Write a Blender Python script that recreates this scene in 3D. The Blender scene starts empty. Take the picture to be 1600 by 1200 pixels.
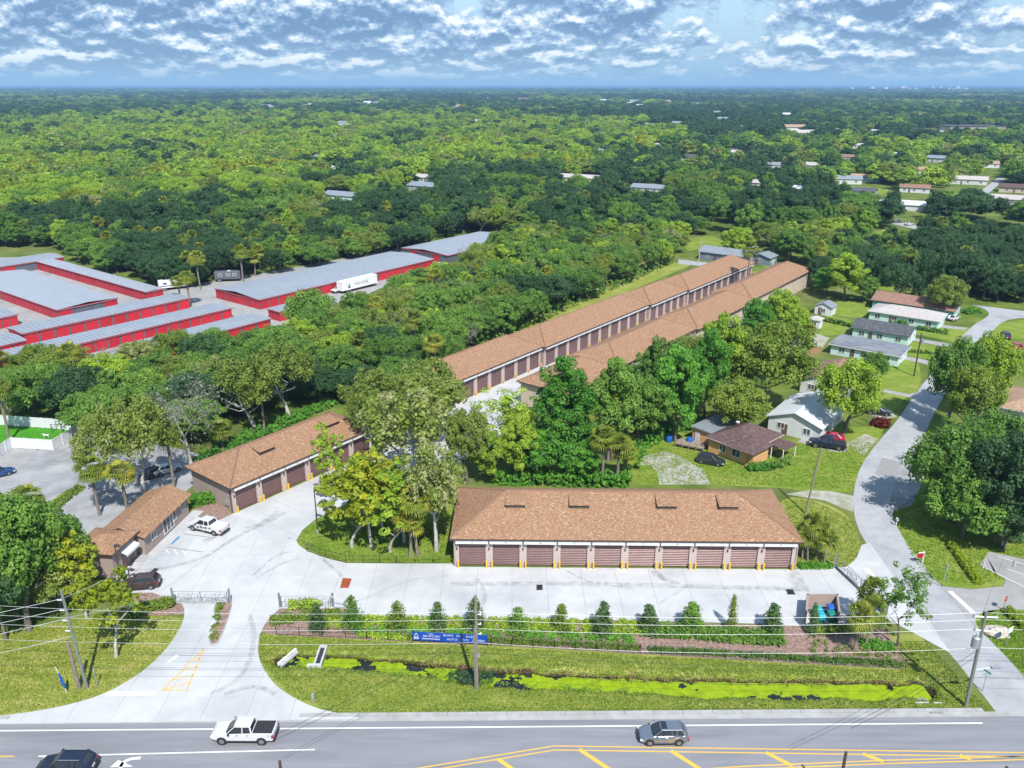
import bpy, bmesh, math, random
import numpy as np
from mathutils import Vector, Matrix, noise

# ------------------------------------------------------------------ camera, world, sun, exposure
HAZE = 0.00010
SC = bpy.context.scene
COL = SC.collection
FPX, HOR, CAMH = 1257.0, 134.0, 60.0
PITCH = math.atan((600 - HOR) / FPX)
cam_d = bpy.data.cameras.new('camera'); cam = bpy.data.objects.new('camera', cam_d); COL.objects.link(cam)
cam.location = (0, 0, CAMH); cam.rotation_euler = (math.pi / 2 - PITCH, 0, 0)
cam_d.sensor_width = 36.0; cam_d.lens = 36.0 * FPX / 1600.0
cam_d.clip_start = 0.5; cam_d.clip_end = 200000.0
SC.camera = cam

SUN_AZ, SUN_EL = math.atan2(0.28, -0.96), math.radians(52)     # azimuth from +Y towards +X
W = bpy.data.worlds.new("World"); SC.world = W; W.use_nodes = True
nt = W.node_tree; nt.nodes.clear()
def N(t, **kw):
    n = nt.nodes.new(t)
    for k, v in kw.items(): setattr(n, k, v)
    return n
def L(a, b): nt.links.new(a, b)
def M(op, a, b=None, c=None, clamp=False):
    n = N('ShaderNodeMath', operation=op, use_clamp=clamp)
    for i, v in enumerate((a, b, c)):
        if v is None: continue
        if isinstance(v, (int, float)): n.inputs[i].default_value = v
        else: L(v, n.inputs[i])
    return n.outputs[0]
def mixc(f, a, b):
    n = N('ShaderNodeMix', data_type='RGBA')
    for s, v in ((n.inputs[0], f), (n.inputs[6], a), (n.inputs[7], b)):
        if isinstance(v, (int, float)): s.default_value = v
        elif isinstance(v, tuple): s.default_value = v + (1,)
        else: L(v, s)
    return n.outputs[2]
def ramp(f, stops):
    n = N('ShaderNodeValToRGB'); e = n.color_ramp.elements
    while len(e) < len(stops): e.new(0.5)
    for k, (p, c) in enumerate(stops):
        e[k].position = p; e[k].color = (c if isinstance(c, tuple) else (c, c, c)) + (1,)
    L(f, n.inputs[0]); return n.outputs[0]
out = N('ShaderNodeOutputWorld'); bg = N('ShaderNodeBackground'); L(bg.outputs[0], out.inputs[0])
sky = N('ShaderNodeTexSky', sky_type='NISHITA', sun_disc=False, sun_elevation=SUN_EL, sun_rotation=SUN_AZ)
sky.air_density = 1.0; sky.dust_density = 0.6; sky.ozone_density = 2.0
SKY_STRENGTH = 0.13
tc = N('ShaderNodeTexCoord'); sep = N('ShaderNodeSeparateXYZ'); L(tc.outputs['Generated'], sep.inputs[0])
dx, dy, dz = sep.outputs
hl = M('SQRT', M('ADD', M('MULTIPLY', dx, dx), M('MULTIPLY', dy, dy)))
ux, uy = M('DIVIDE', dx, hl), M('DIVIDE', dy, hl)
def cloud_vec(lift, sc):
    d = M('ADD', M('MAXIMUM', M('ADD', dz, lift), 0.0), 0.03)
    r = M('POWER', d, -0.15)
    c = N('ShaderNodeCombineXYZ')
    L(M('MULTIPLY', M('MULTIPLY', ux, r), sc * 1.6), c.inputs[0]); L(M('MULTIPLY', M('MULTIPLY', uy, r), sc * 1.6), c.inputs[1])
    L(M('MULTIPLY', d, 1.2), c.inputs[2]); return c.outputs[0]
def fbm(vec, scale, det=7, rough=0.58):
    n = N('ShaderNodeTexNoise'); n.inputs['Scale'].default_value = scale; n.inputs['Detail'].default_value = det
    n.inputs['Roughness'].default_value = rough; L(vec, n.inputs['Vector']); return n.outputs[0]
v0, v1 = cloud_vec(0.0, 1.0), cloud_vec(0.0065, 1.0)
n0, n1 = fbm(v0, 6.6, 9, 0.6), fbm(v1, 6.6, 7, 0.6)
big = fbm(v0, 1.3, 2)
cover = M('SUBTRACT', M('ADD', n0, M('MULTIPLY', M('SUBTRACT', big, 0.5), 0.40)), M('SUBTRACT', M('MULTIPLY', ux, 0.16), 0.055))
dens = ramp(cover, [(0.40, 0.0), (0.475, 0.85), (0.56, 1.0)])
lit = M('ADD', M('MULTIPLY', M('SUBTRACT', n0, n1), 7.5), 0.36, clamp=True)
core = ramp(cover, [(0.50, 0.0), (0.66, 1.0)])
lit = M('SUBTRACT', lit, M('MULTIPLY', core, 0.14), clamp=True)
ccol = ramp(lit, [(0.02, (0.150, 0.262, 0.430)), (0.22, (0.205, 0.330, 0.515)), (0.46, (0.300, 0.435, 0.605)), (0.66, (0.460, 0.580, 0.695)), (0.88, (0.690, 0.740, 0.770))])
skyc = N('ShaderNodeVectorMath', operation='SCALE'); L(sky.outputs[0], skyc.inputs[0]); skyc.inputs['Scale'].default_value = SKY_STRENGTH
hz = ramp(dz, [(0.0, 1.0), (0.05, 0.75), (0.20, 0.0)])
base_sky = mixc(hz, skyc.outputs[0], (0.200, 0.375, 0.590))
horfade = ramp(dz, [(0.006, 0.0), (0.030, 0.75), (0.06, 1.0)])
final = mixc(M('MULTIPLY', dens, horfade), base_sky, ccol)
L(final, bg.inputs[0]); bg.inputs[1].default_value = 1.0

sun_d = bpy.data.lights.new('sun', 'SUN'); sun_d.energy = 4.6; sun_d.angle = math.radians(0.5); sun_d.color = (1.0, 0.955, 0.88)
sun = bpy.data.objects.new('sun', sun_d); COL.objects.link(sun)
sd = Vector((math.sin(SUN_AZ) * math.cos(SUN_EL), math.cos(SUN_AZ) * math.cos(SUN_EL), math.sin(SUN_EL)))
sun.rotation_euler = sd.to_track_quat('Z', 'Y').to_euler()
VS = SC.view_settings
VS.view_transform = 'Standard'; VS.look = 'None'; VS.exposure = 0.5; VS.gamma = 1.0; VS.use_curve_mapping = False

# ------------------------------------------------------------------ survey helpers (photo measurements -> metres on the ground)
cp, sp = math.cos(PITCH), math.sin(PITCH)
def G(px, py, z=0.0):
    u, v = (px - 800) / FPX, (600 - py) / FPX
    d = (u, cp + v * sp, -sp + v * cp); t = (z - CAMH) / d[2]
    return Vector((d[0] * t, d[1] * t, z))
def P(x, y, z=0.0):
    z -= CAMH; f = y * cp - z * sp; up = y * sp + z * cp
    return (800 + FPX * x / f, 600 - FPX * up / f)
def height_of(px, py, top):
    g = G(px, py); lo, hi = 0.0, 59.0
    for i in range(40):
        m = (lo + hi) / 2
        if P(g.x, g.y, m)[1] > top: lo = m
        else: hi = m
    return lo
def scale_at(px, py):            # photo pixels per metre at that ground point
    return (py - HOR) * cp / CAMH
GA = math.radians(37.9)
UA, UN = Vector((math.sin(GA), math.cos(GA), 0)), Vector((math.cos(GA), -math.sin(GA), 0))   # along / across the long garages
def TN(t, n, z=0.0): return UA * t + UN * n + Vector((0, 0, z))
R = random.Random(7)

# ------------------------------------------------------------------ materials
MATS = {}
def mat(name, c1, c2=None, scale=2.0, rough=0.7, metal=0.0, bump=0.0, bscale=None, detail=5, world=False, lo=0.35, hi=0.65, c3=None, s3=0.2, a3=0.5, spec=0.5, coat=0.0, stretch=None, objvar=0.0, emit=None):
    if name in MATS: return MATS[name]
    global nt
    m = bpy.data.materials.new(name); m.use_nodes = True; nt = m.node_tree
    b = nt.nodes['Principled BSDF']
    b.inputs['Roughness'].default_value = rough; b.inputs['Metallic'].default_value = metal
    b.inputs['Specular IOR Level'].default_value = spec; b.inputs['Coat Weight'].default_value = coat
    if world: vec = N('ShaderNodeNewGeometry').outputs['Position']
    else: vec = N('ShaderNodeTexCoord').outputs['Object']
    if stretch:
        mp = N('ShaderNodeMapping'); mp.inputs['Scale'].default_value = stretch; L(vec, mp.inputs[0]); vec = mp.outputs[0]
    col = c1
    if c2:
        n0 = fbm(vec, scale, detail, 0.6)
        col = mixc(ramp(n0, [(lo, 0.0), (hi, 1.0)]), c1, c2)
    if c3:
        n3 = fbm(vec, s3, 4, 0.6)
        col = mixc(M('MULTIPLY', ramp(n3, [(0.45, 0.0), (0.68, 1.0)]), a3), col, c3)
    if objvar:
        oi = N('ShaderNodeObjectInfo')
        hsv = N('ShaderNodeHueSaturation'); L(M('ADD', M('MULTIPLY', oi.outputs['Random'], objvar), 1 - objvar / 2), hsv.inputs['Value'])
        if isinstance(col, tuple): hsv.inputs['Color'].default_value = col + (1,)
        else: L(col, hsv.inputs['Color'])
        col = hsv.outputs[0]
    if isinstance(col, tuple): b.inputs['Base Color'].default_value = col + (1,)
    else: L(col, b.inputs['Base Color'])
    if bump:
        nb = fbm(vec, bscale or scale * 2, 4, 0.65); bp = N('ShaderNodeBump'); bp.inputs['Strength'].default_value = bump
        bp.inputs['Distance'].default_value = 0.05; L(nb, bp.inputs['Height']); L(bp.outputs[0], b.inputs['Normal'])
    MATS[name] = m
    return m
def shingle(name, c1, c2, c3, w=0.42, h=0.2):
    global nt
    m = bpy.data.materials.new(name); m.use_nodes = True; nt = m.node_tree
    b = nt.nodes['Principled BSDF']; b.inputs['Roughness'].default_value = 0.9; b.inputs['Specular IOR Level'].default_value = 0.15
    vec = N('ShaderNodeTexCoord').outputs['Object']
    br = N('ShaderNodeTexBrick'); L(vec, br.inputs['Vector']); br.offset = 0.37; br.squash = 1.0
    br.inputs['Scale'].default_value = 1.0; br.inputs['Mortar Size'].default_value = 0.006; br.inputs['Bias'].default_value = 0.0
    br.inputs['Brick Width'].default_value = w; br.inputs['Row Height'].default_value = h
    br.inputs['Color1'].default_value = (0, 0, 0, 1); br.inputs['Color2'].default_value = (1, 1, 1, 1); br.inputs['Mortar'].default_value = (0, 0, 0, 1)
    f = ramp(br.outputs['Color'], [(0.0, c3), (0.32, c1), (0.7, c1), (1.0, c2)])
    n2 = fbm(vec, 0.35, 3)
    col = mixc(M('MULTIPLY', ramp(n2, [(0.4, 0.0), (0.65, 1.0)]), 0.3), f, c1)
    L(col, b.inputs['Base Color'])
    nb = fbm(vec, 9.0, 3); bp = N('ShaderNodeBump'); bp.inputs['Strength'].default_value = 0.5; bp.inputs['Distance'].default_value = 0.03
    L(nb, bp.inputs['Height']); L(bp.outputs[0], b.inputs['Normal'])
    MATS[name] = m; return m
def leafmat(name, c1, c2, c3=None, trans=0.40):
    global nt
    m = bpy.data.materials.new(name); m.use_nodes = True; nt = m.node_tree
    b = nt.nodes['Principled BSDF']; o = nt.nodes['Material Output']
    b.inputs['Roughness'].default_value = 0.55; b.inputs['Specular IOR Level'].default_value = 0.35
    at = N('ShaderNodeAttribute'); at.attribute_name = 'tint'
    oi = N('ShaderNodeObjectInfo')
    f = M('ADD', M('MULTIPLY', at.outputs['Fac'], 0.62), M('MULTIPLY', oi.outputs['Random'], 0.38), clamp=True)
    col = ramp(f, [(0.08, c1), (0.62, c2), (0.95, c3 or c2)])
    L(col, b.inputs['Base Color'])
    t = N('ShaderNodeBsdfTranslucent'); L(col, t.inputs[0])
    mx = N('ShaderNodeMixShader'); mx.inputs[0].default_value = trans
    L(b.outputs[0], mx.inputs[1]); L(t.outputs[0], mx.inputs[2]); L(mx.outputs[0], o.inputs[0])
    MATS[name] = m; return m

def grassmat(name, dark, mid, dry, mud=False):
    global nt
    m = bpy.data.materials.new(name); m.use_nodes = True; nt = m.node_tree
    b = nt.nodes['Principled BSDF']; b.inputs['Roughness'].default_value = 0.95; b.inputs['Specular IOR Level'].default_value = 0.1
    pos = N('ShaderNodeNewGeometry').outputs['Position']
    mp = N('ShaderNodeMapping'); mp.inputs['Scale'].default_value = (0.45, 1.5, 1.0); L(pos, mp.inputs[0])
    big, medium, fine = fbm(pos, 0.16, 5, 0.62), fbm(mp.outputs[0], 0.9, 7, 0.68), fbm(pos, 4.5, 5, 0.7)
    col = mixc(ramp(fine, [(0.36, 0.0), (0.64, 1.0)]), dark, mid)
    col = mixc(M('MULTIPLY', ramp(medium, [(0.42, 0.0), (0.66, 1.0)]), 0.55), col, dry)
    col = mixc(M('MULTIPLY', ramp(big, [(0.46, 0.0), (0.66, 1.0)]), 0.55), col, dry)
    if mud:
        z = N('ShaderNodeSeparateXYZ'); L(pos, z.inputs[0])
        col = mixc(ramp(M('ADD', M('MULTIPLY', z.outputs[2], -1.0), M('MULTIPLY', M('SUBTRACT', medium, 0.5), 0.9)), [(0.26, 0.0), (0.46, 1.0)]), col, (0.050, 0.042, 0.018))
    L(col, b.inputs['Base Color'])
    bp = N('ShaderNodeBump'); bp.inputs['Strength'].default_value = 1.0; bp.inputs['Distance'].default_value = 0.12; L(fine, bp.inputs['Height']); L(bp.outputs[0], b.inputs['Normal'])
    MATS[name] = m; return m
def stainmat(name, c, k):
    global nt
    m = bpy.data.materials.new(name); m.use_nodes = True; nt = m.node_tree
    b = nt.nodes['Principled BSDF']; b.inputs['Base Color'].default_value = c + (1,); b.inputs['Roughness'].default_value = 0.9
    pos = N('ShaderNodeNewGeometry').outputs['Position']
    L(M('MULTIPLY', ramp(fbm(pos, 1.1, 8, 0.7), [(0.38, 0.0), (0.66, 1.0)]), k), b.inputs['Alpha']); MATS[name] = m
stainmat('tyre_stain', (0.20, 0.205, 0.215), 0.30); stainmat('pale_stain', (0.52, 0.53, 0.55), 0.5)
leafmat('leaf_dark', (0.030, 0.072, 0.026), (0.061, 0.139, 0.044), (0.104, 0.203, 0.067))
leafmat('leaf_mid', (0.083, 0.177, 0.027), (0.161, 0.306, 0.046), (0.255, 0.423, 0.069))
leafmat('leaf_lime', (0.180, 0.300, 0.026), (0.323, 0.473, 0.040), (0.475, 0.610, 0.065))
leafmat('leaf_yellow', (0.176, 0.237, 0.013), (0.314, 0.380, 0.020), (0.462, 0.462, 0.026))
leafmat('leaf_olive', (0.114, 0.191, 0.024), (0.196, 0.291, 0.036), (0.291, 0.369, 0.055))
leafmat('leaf_grey', (0.150, 0.155, 0.125), (0.260, 0.260, 0.225), (0.370, 0.360, 0.320))
leafmat('leaf_bright', (0.056, 0.186, 0.019), (0.117, 0.324, 0.032), (0.202, 0.454, 0.045))
leafmat('leaf_moss', (0.139, 0.210, 0.032), (0.244, 0.324, 0.054), (0.449, 0.444, 0.227))
leafmat('leaf_lawn', (0.150, 0.225, 0.024), (0.270, 0.325, 0.046), (0.460, 0.430, 0.140), 0.2)
leafmat('leaf_lawn_green', (0.107, 0.215, 0.014), (0.215, 0.325, 0.026), (0.400, 0.416, 0.070), 0.2)
leafmat('leaf_palm', (0.099, 0.165, 0.021), (0.246, 0.307, 0.035), (0.509, 0.448, 0.061))
leafmat('leaf_dry', (0.12, 0.075, 0.03), (0.24, 0.16, 0.07), (0.33, 0.25, 0.13), 0.1)
leafmat('leaf_hedge', (0.16, 0.24, 0.010), (0.28, 0.38, 0.015), (0.36, 0.45, 0.03))
leafmat('leaf_conifer', (0.050, 0.105, 0.027), (0.099, 0.188, 0.054), (0.165, 0.270, 0.081))
leafmat('leaf_red', (0.09, 0.015, 0.01), (0.20, 0.03, 0.015), (0.26, 0.07, 0.03))
mat('bark', (0.085, 0.065, 0.05), (0.19, 0.165, 0.14), 3.0, 0.9, bump=0.6)
mat('bark_pale', (0.30, 0.285, 0.265), (0.52, 0.50, 0.47), 2.5, 0.9, bump=0.5)
mat('bark_palm', (0.14, 0.115, 0.095), (0.27, 0.235, 0.20), 4.0, 0.9, bump=0.6)
shingle('shingle_brown', (0.285, 0.168, 0.103), (0.430, 0.290, 0.195), (0.205, 0.112, 0.068), 0.22, 0.12)
shingle('shingle_purple', (0.115, 0.075, 0.075), (0.17, 0.12, 0.115), (0.075, 0.05, 0.05))
shingle('shingle_redbrown', (0.26, 0.155, 0.12), (0.33, 0.21, 0.165), (0.19, 0.105, 0.08))
shingle('shingle_grey', (0.085, 0.09, 0.105), (0.16, 0.165, 0.18), (0.05, 0.055, 0.065))
shingle('shingle_tan', (0.36, 0.24, 0.17), (0.48, 0.34, 0.25), (0.27, 0.17, 0.12))
shingle('shingle_pale', (0.42, 0.39, 0.38), (0.52, 0.49, 0.48), (0.33, 0.31, 0.31))
mat('roof_metal', (0.24, 0.275, 0.325), (0.30, 0.335, 0.38), 0.5, 0.5, 0.25, c3=(0.22, 0.235, 0.26), s3=0.22, a3=0.35, detail=9, stretch=(1, 1, 1))
mat('ridge_brown', (0.20, 0.115, 0.075), (0.26, 0.15, 0.10), 3, 0.9)
mat('seam_metal', (0.38, 0.42, 0.48), None, 1, 0.45, 0.25)
mat('roof_white', (0.60, 0.64, 0.68), (0.52, 0.56, 0.60), 0.7, 0.5, c3=(0.45, 0.47, 0.5), s3=0.3, a3=0.3)
mat('roof_flat_grey', (0.13, 0.15, 0.185), (0.19, 0.21, 0.245), 0.6, 0.8, c3=(0.28, 0.28, 0.29), s3=0.25, a3=0.4)
mat('stucco_taupe', (0.30, 0.235, 0.21), (0.34, 0.27, 0.24), 1.2, 0.9, bump=0.25, bscale=12)
mat('stucco_pier', (0.42, 0.345, 0.325), (0.47, 0.39, 0.365), 1.5, 0.9)
mat('stucco_cream', (0.50, 0.41, 0.34), (0.56, 0.47, 0.40), 0.8, 0.9, c3=(0.38, 0.31, 0.26), s3=0.25, a3=0.35)
mat('door_brown', (0.145, 0.080, 0.079), (0.168, 0.095, 0.093), 0.8, 0.33, 0.15, spec=0.5, objvar=0.12)
mat('white_paint', (0.70, 0.71, 0.72), (0.62, 0.63, 0.64), 1.5, 0.5)
mat('white_metal', (0.78, 0.79, 0.80), (0.66, 0.68, 0.70), 0.6, 0.4, objvar=0.06)
mat('dark_trim', (0.055, 0.042, 0.038), (0.075, 0.058, 0.05), 2, 0.5)
mat('red_door', (0.52, 0.018, 0.032), (0.44, 0.014, 0.026), 0.7, 0.5, objvar=0.25)
mat('red_trim', (0.42, 0.025, 0.035), None, 1, 0.5)
mat('slate_panel', (0.085, 0.095, 0.12), (0.11, 0.12, 0.145), 0.6, 0.6)
mat('yellow_paint', (0.72, 0.47, 0.012), (0.60, 0.38, 0.01), 4, 0.55)
mat('blue_sign', (0.010, 0.075, 0.42), (0.008, 0.06, 0.36), 1, 0.5)
mat('glass_dark', (0.018, 0.024, 0.032), None, 1, 0.06, spec=0.8)
mat('window_glass', (0.05, 0.065, 0.08), (0.09, 0.11, 0.125), 0.8, 0.08, spec=0.8)
mat('tyre', (0.018, 0.018, 0.02), None, 1, 0.85)
mat('rim', (0.42, 0.42, 0.44), None, 1, 0.3, 0.8)
mat('plastic_black', (0.022, 0.022, 0.025), None, 1, 0.6)
mat('lamp_red', (0.42, 0.012, 0.02), None, 1, 0.2)
mat('lamp_clear', (0.72, 0.75, 0.78), None, 1, 0.12, spec=0.8)
mat('wood_pole', (0.16, 0.135, 0.11), (0.27, 0.235, 0.20), 3, 0.9, stretch=(6, 6, 0.5))
mat('wood_pole_green', (0.12, 0.145, 0.12), (0.21, 0.235, 0.20), 3, 0.9, stretch=(6, 6, 0.5))
mat('wood_pole_dark', (0.055, 0.036, 0.034), (0.09, 0.06, 0.055), 3, 0.9, stretch=(6, 6, 0.5))
mat('galvanised', (0.33, 0.36, 0.39), (0.45, 0.48, 0.50), 3, 0.45, 0.5)
mat('gate_grey', (0.23, 0.245, 0.265), (0.29, 0.305, 0.32), 3, 0.5, 0.3)
mat('wire_pale', (0.62, 0.66, 0.66), None, 1, 0.4, 0.3)
mat('wire_black', (0.02, 0.02, 0.022), None, 1, 0.6)
mat('asphalt_road', (0.198, 0.203, 0.228), (0.232, 0.237, 0.260), 0.9, 0.9, bump=0.3, bscale=14, world=True, stretch=(0.10, 1.0, 1), c3=(0.150, 0.154, 0.178), s3=0.6, a3=0.75, detail=12)
mat('asphalt_street', (0.31, 0.32, 0.345), (0.37, 0.38, 0.40), 0.8, 0.92, bump=0.3, bscale=10, world=True, c3=(0.235, 0.243, 0.265), s3=0.16, a3=0.7, detail=10)
mat('asphalt_patch', (0.235, 0.235, 0.242), (0.27, 0.27, 0.275), 1.5, 0.92, world=True)
mat('asphalt_worn', (0.30, 0.31, 0.33), (0.20, 0.205, 0.22), 0.35, 0.92, bump=0.3, bscale=8, world=True, c3=(0.37, 0.375, 0.39), s3=0.12, a3=0.7, detail=10)
mat('concrete', (0.480, 0.490, 0.505), (0.435, 0.445, 0.46), 0.5, 0.85, bump=0.15, bscale=9, world=True, c3=(0.325, 0.34, 0.365), s3=0.11, a3=0.75, detail=10, objvar=0.05)
mat('concrete_old', (0.33, 0.33, 0.335), (0.27, 0.27, 0.272), 0.5, 0.9, bump=0.2, bscale=9, world=True, c3=(0.20, 0.20, 0.2), s3=0.18, a3=0.6, detail=8, objvar=0.06)
mat('concrete_kerb', (0.38, 0.385, 0.39), (0.31, 0.312, 0.315), 0.8, 0.88, world=True, c3=(0.24, 0.235, 0.22), s3=0.3, a3=0.5)
mat('marking_white', (0.70, 0.70, 0.70), (0.50, 0.50, 0.51), 3.0, 0.7, world=True, lo=0.45, hi=0.85)
mat('marking_yellow', (0.70, 0.42, 0.06), (0.55, 0.34, 0.08), 3.0, 0.7, world=True, lo=0.45, hi=0.8)
mat('marking_blue', (0.03, 0.22, 0.42), None, 1, 0.7)
grassmat('grass', (0.115, 0.175, 0.018), (0.220, 0.280, 0.038), (0.370, 0.345, 0.120))
grassmat('grass_green', (0.070, 0.155, 0.011), (0.165, 0.260, 0.024), (0.310, 0.310, 0.080))
grassmat('verge_grass', (0.115, 0.175, 0.018), (0.220, 0.280, 0.038), (0.370, 0.345, 0.120), True)
mat('turf', (0.045, 0.20, 0.012), (0.07, 0.25, 0.018), 0.8, 0.95, bump=0.5, bscale=8, world=True, spec=0.1)
mat('ground_wild', (0.060, 0.105, 0.018), (0.15, 0.20, 0.035), 0.12, 0.95, bump=0.8, bscale=2, world=True, c3=(0.20, 0.17, 0.09), s3=0.03, a3=0.4, detail=9, spec=0.1)
mat('mulch', (0.17, 0.105, 0.085), (0.34, 0.245, 0.215), 3.0, 0.95, bump=0.9, bscale=14, world=True, detail=8, spec=0.1)
mat('sand_gravel', (0.42, 0.415, 0.40), (0.29, 0.285, 0.25), 0.9, 0.95, bump=0.6, bscale=10, world=True, detail=9, c3=(0.16, 0.2, 0.04), s3=0.35, a3=0.8, spec=0.1)
mat('duckweed', (0.20, 0.31, 0.008), (0.27, 0.375, 0.014), 1.6, 0.9, bump=0.8, bscale=10, world=True, spec=0.1, c3=(0.13, 0.19, 0.012), s3=0.9, a3=0.75)
mat('ditch_mud', (0.035, 0.032, 0.018), (0.07, 0.075, 0.025), 1.5, 0.6, bump=0.6, bscale=6, world=True)
mat('bin_teal', (0.02, 0.36, 0.42), None, 1, 0.45); mat('bin_blue', (0.012, 0.10, 0.42), None, 1, 0.45); mat('bin_green', (0.01, 0.20, 0.15), None, 1, 0.45)
mat('rust_grate', (0.36, 0.085, 0.03), (0.25, 0.055, 0.02), 3, 0.8)
mat('iron', (0.045, 0.045, 0.052), (0.07, 0.07, 0.078), 4, 0.6, 0.5)
mat('fence_black', (0.015, 0.015, 0.017), None, 1, 0.5)
mat('vinyl_white', (0.66, 0.68, 0.71), (0.60, 0.62, 0.66), 0.6, 0.45)
mat('rock', (0.34, 0.29, 0.23), (0.55, 0.51, 0.45), 2.5, 0.9, bump=0.8)
mat('orange_wall', (0.62, 0.36, 0.16), (0.56, 0.32, 0.14), 0.8, 0.85)
mat('wall_white', (0.60, 0.62, 0.64), (0.54, 0.56, 0.58), 0.7, 0.8)
mat('wall_teal', (0.16, 0.40, 0.36), (0.13, 0.34, 0.31), 0.7, 0.8)
mat('wall_mint', (0.52, 0.68, 0.66), (0.46, 0.61, 0.60), 0.7, 0.8)
mat('wall_bluegrey', (0.42, 0.47, 0.52), (0.36, 0.41, 0.46), 0.7, 0.8)
mat('wall_slate', (0.14, 0.18, 0.24), (0.17, 0.21, 0.27), 0.7, 0.8)
mat('wood_deck', (0.20, 0.16, 0.125), (0.32, 0.27, 0.22), 2.0, 0.9)
mat('wood_fence', (0.36, 0.22, 0.11), (0.28, 0.17, 0.09), 2.0, 0.9)
def paint(name, c, metal=0.0): return mat(name, c, None, 1, 0.28, metal, coat=0.6)
paint('paint_white', (0.54, 0.55, 0.57)); mat('paint_silver', (0.36, 0.38, 0.42), None, 1, 0.2, 0.85, coat=0.8); paint('paint_navy', (0.012, 0.018, 0.045), 0.2)
paint('paint_brown', (0.085, 0.055, 0.055), 0.4); paint('paint_red', (0.42, 0.012, 0.05)); paint('paint_black', (0.018, 0.02, 0.026))
paint('paint_grey', (0.12, 0.125, 0.135), 0.3); paint('paint_blue', (0.015, 0.06, 0.22), 0.2); paint('paint_plum', (0.09, 0.03, 0.09), 0.3); paint('paint_charcoal', (0.035, 0.042, 0.055), 0.3)

# ------------------------------------------------------------------ mesh helpers
class MB:
    def __init__(s): s.v, s.f, s.mi = [], [], []
    def add(s, vs, fs, m=0):
        o = len(s.v); s.v += [tuple(v) for v in vs]
        for f in fs: s.f.append([i + o for i in f]); s.mi.append(m)
        return s
    def box(s, c, d, m=0, rz=0.0):
        x, y, z = d[0] / 2, d[1] / 2, d[2] / 2; ca, sa = math.cos(rz), math.sin(rz); vs = []
        for k in (-z, z):
            for a, b in ((-x, -y), (x, -y), (x, y), (-x, y)):
                vs.append((c[0] + a * ca - b * sa, c[1] + a * sa + b * ca, c[2] + k))
        return s.add(vs, [(3, 2, 1, 0), (4, 5, 6, 7), (0, 1, 5, 4), (1, 2, 6, 5), (2, 3, 7, 6), (3, 0, 4, 7)], m)
    def prism(s, pts, z0, z1, m=0):
        n = len(pts); a = sum(pts[i][0] * pts[(i + 1) % n][1] - pts[(i + 1) % n][0] * pts[i][1] for i in range(n))
        if a < 0: pts = pts[::-1]
        vs = [(p[0], p[1], z0) for p in pts] + [(p[0], p[1], z1) for p in pts]
        return s.add(vs, [list(range(n, 2 * n))] + [(i, (i + 1) % n, n + (i + 1) % n, n + i) for i in range(n)], m)
    def sheet(s, pts, z, m=0):
        n = len(pts); a = sum(pts[i][0] * pts[(i + 1) % n][1] - pts[(i + 1) % n][0] * pts[i][1] for i in range(n))
        if a < 0: pts = pts[::-1]
        return s.add([(p[0], p[1], z) for p in pts], [list(range(n))], m)
    def tube(s, pts, rad, n=8, m=0, cap=True):
        pts = [Vector(p) for p in pts]; o = len(s.v)
        if not isinstance(rad, (list, tuple)): rad = [rad] * len(pts)
        for i, p in enumerate(pts):
            t = (pts[min(i + 1, len(pts) - 1)] - pts[max(i - 1, 0)]).normalized()
            a = t.cross(Vector((0, 0, 1)) if abs(t.z) < 0.9 else Vector((1, 0, 0))).normalized(); b = t.cross(a)
            for k in range(n):
                w = 2 * math.pi * k / n; s.v.append(tuple(p + (a * math.cos(w) + b * math.sin(w)) * rad[i]))
        for i in range(len(pts) - 1):
            for k in range(n):
                s.f.append([o + i * n + k, o + i * n + (k + 1) % n, o + (i + 1) * n + (k + 1) % n, o + (i + 1) * n + k]); s.mi.append(m)
        if cap:
            s.f.append([o + k for k in range(n)]); s.mi.append(m)
            e = o + (len(pts) - 1) * n; s.f.append([e + k for k in range(n)][::-1]); s.mi.append(m)
        return s
    def bar(s, a, b, w, m=0): return s.tube([a, b], w * 0.7071, 4, m)
    def loft(s, rings, m=0, closed=True):
        n = len(rings[0]); o = len(s.v)
        for r in rings: s.v += [tuple(p) for p in r]
        for i in range(len(rings) - 1):
            for k in range(n if closed else n - 1):
                s.f.append([o + i * n + k, o + i * n + (k + 1) % n, o + (i + 1) * n + (k + 1) % n, o + (i + 1) * n + k]); s.mi.append(m)
        s.f.append([o + k for k in range(n)][::-1]); s.mi.append(m)
        e = o + (len(rings) - 1) * n; s.f.append([e + k for k in range(n)]); s.mi.append(m)
        return s
    def mesh(s, name, mats, smooth=False):
        me = bpy.data.meshes.new(name); me.from_pydata(s.v, [], s.f); me.update()
        for m in (mats if isinstance(mats, (list, tuple)) else [mats]): me.materials.append(MATS[m] if isinstance(m, str) else m)
        if any(s.mi): me.polygons.foreach_set('material_index', s.mi)
        if smooth: me.polygons.foreach_set('use_smooth', [True] * len(me.polygons))
        return me
    def build(s, name, mats, parent=None, loc=None, rz=0.0, smooth=False):
        return put(name, s.mesh(name, mats, smooth), parent, loc, rz)
def put(name, me, parent=None, loc=None, rz=0.0):
    o = bpy.data.objects.new(name, me); COL.objects.link(o)
    if parent: o.parent = parent
    if loc is not None: o.location = loc
    if rz: o.rotation_euler = (0, 0, rz)
    return o
def tag(o, label=None, cat=None, group=None, kind=None):
    if label: o['label'] = label
    if cat: o['category'] = cat
    if group: o['group'] = group
    if kind: o['kind'] = kind
    return o
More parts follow.
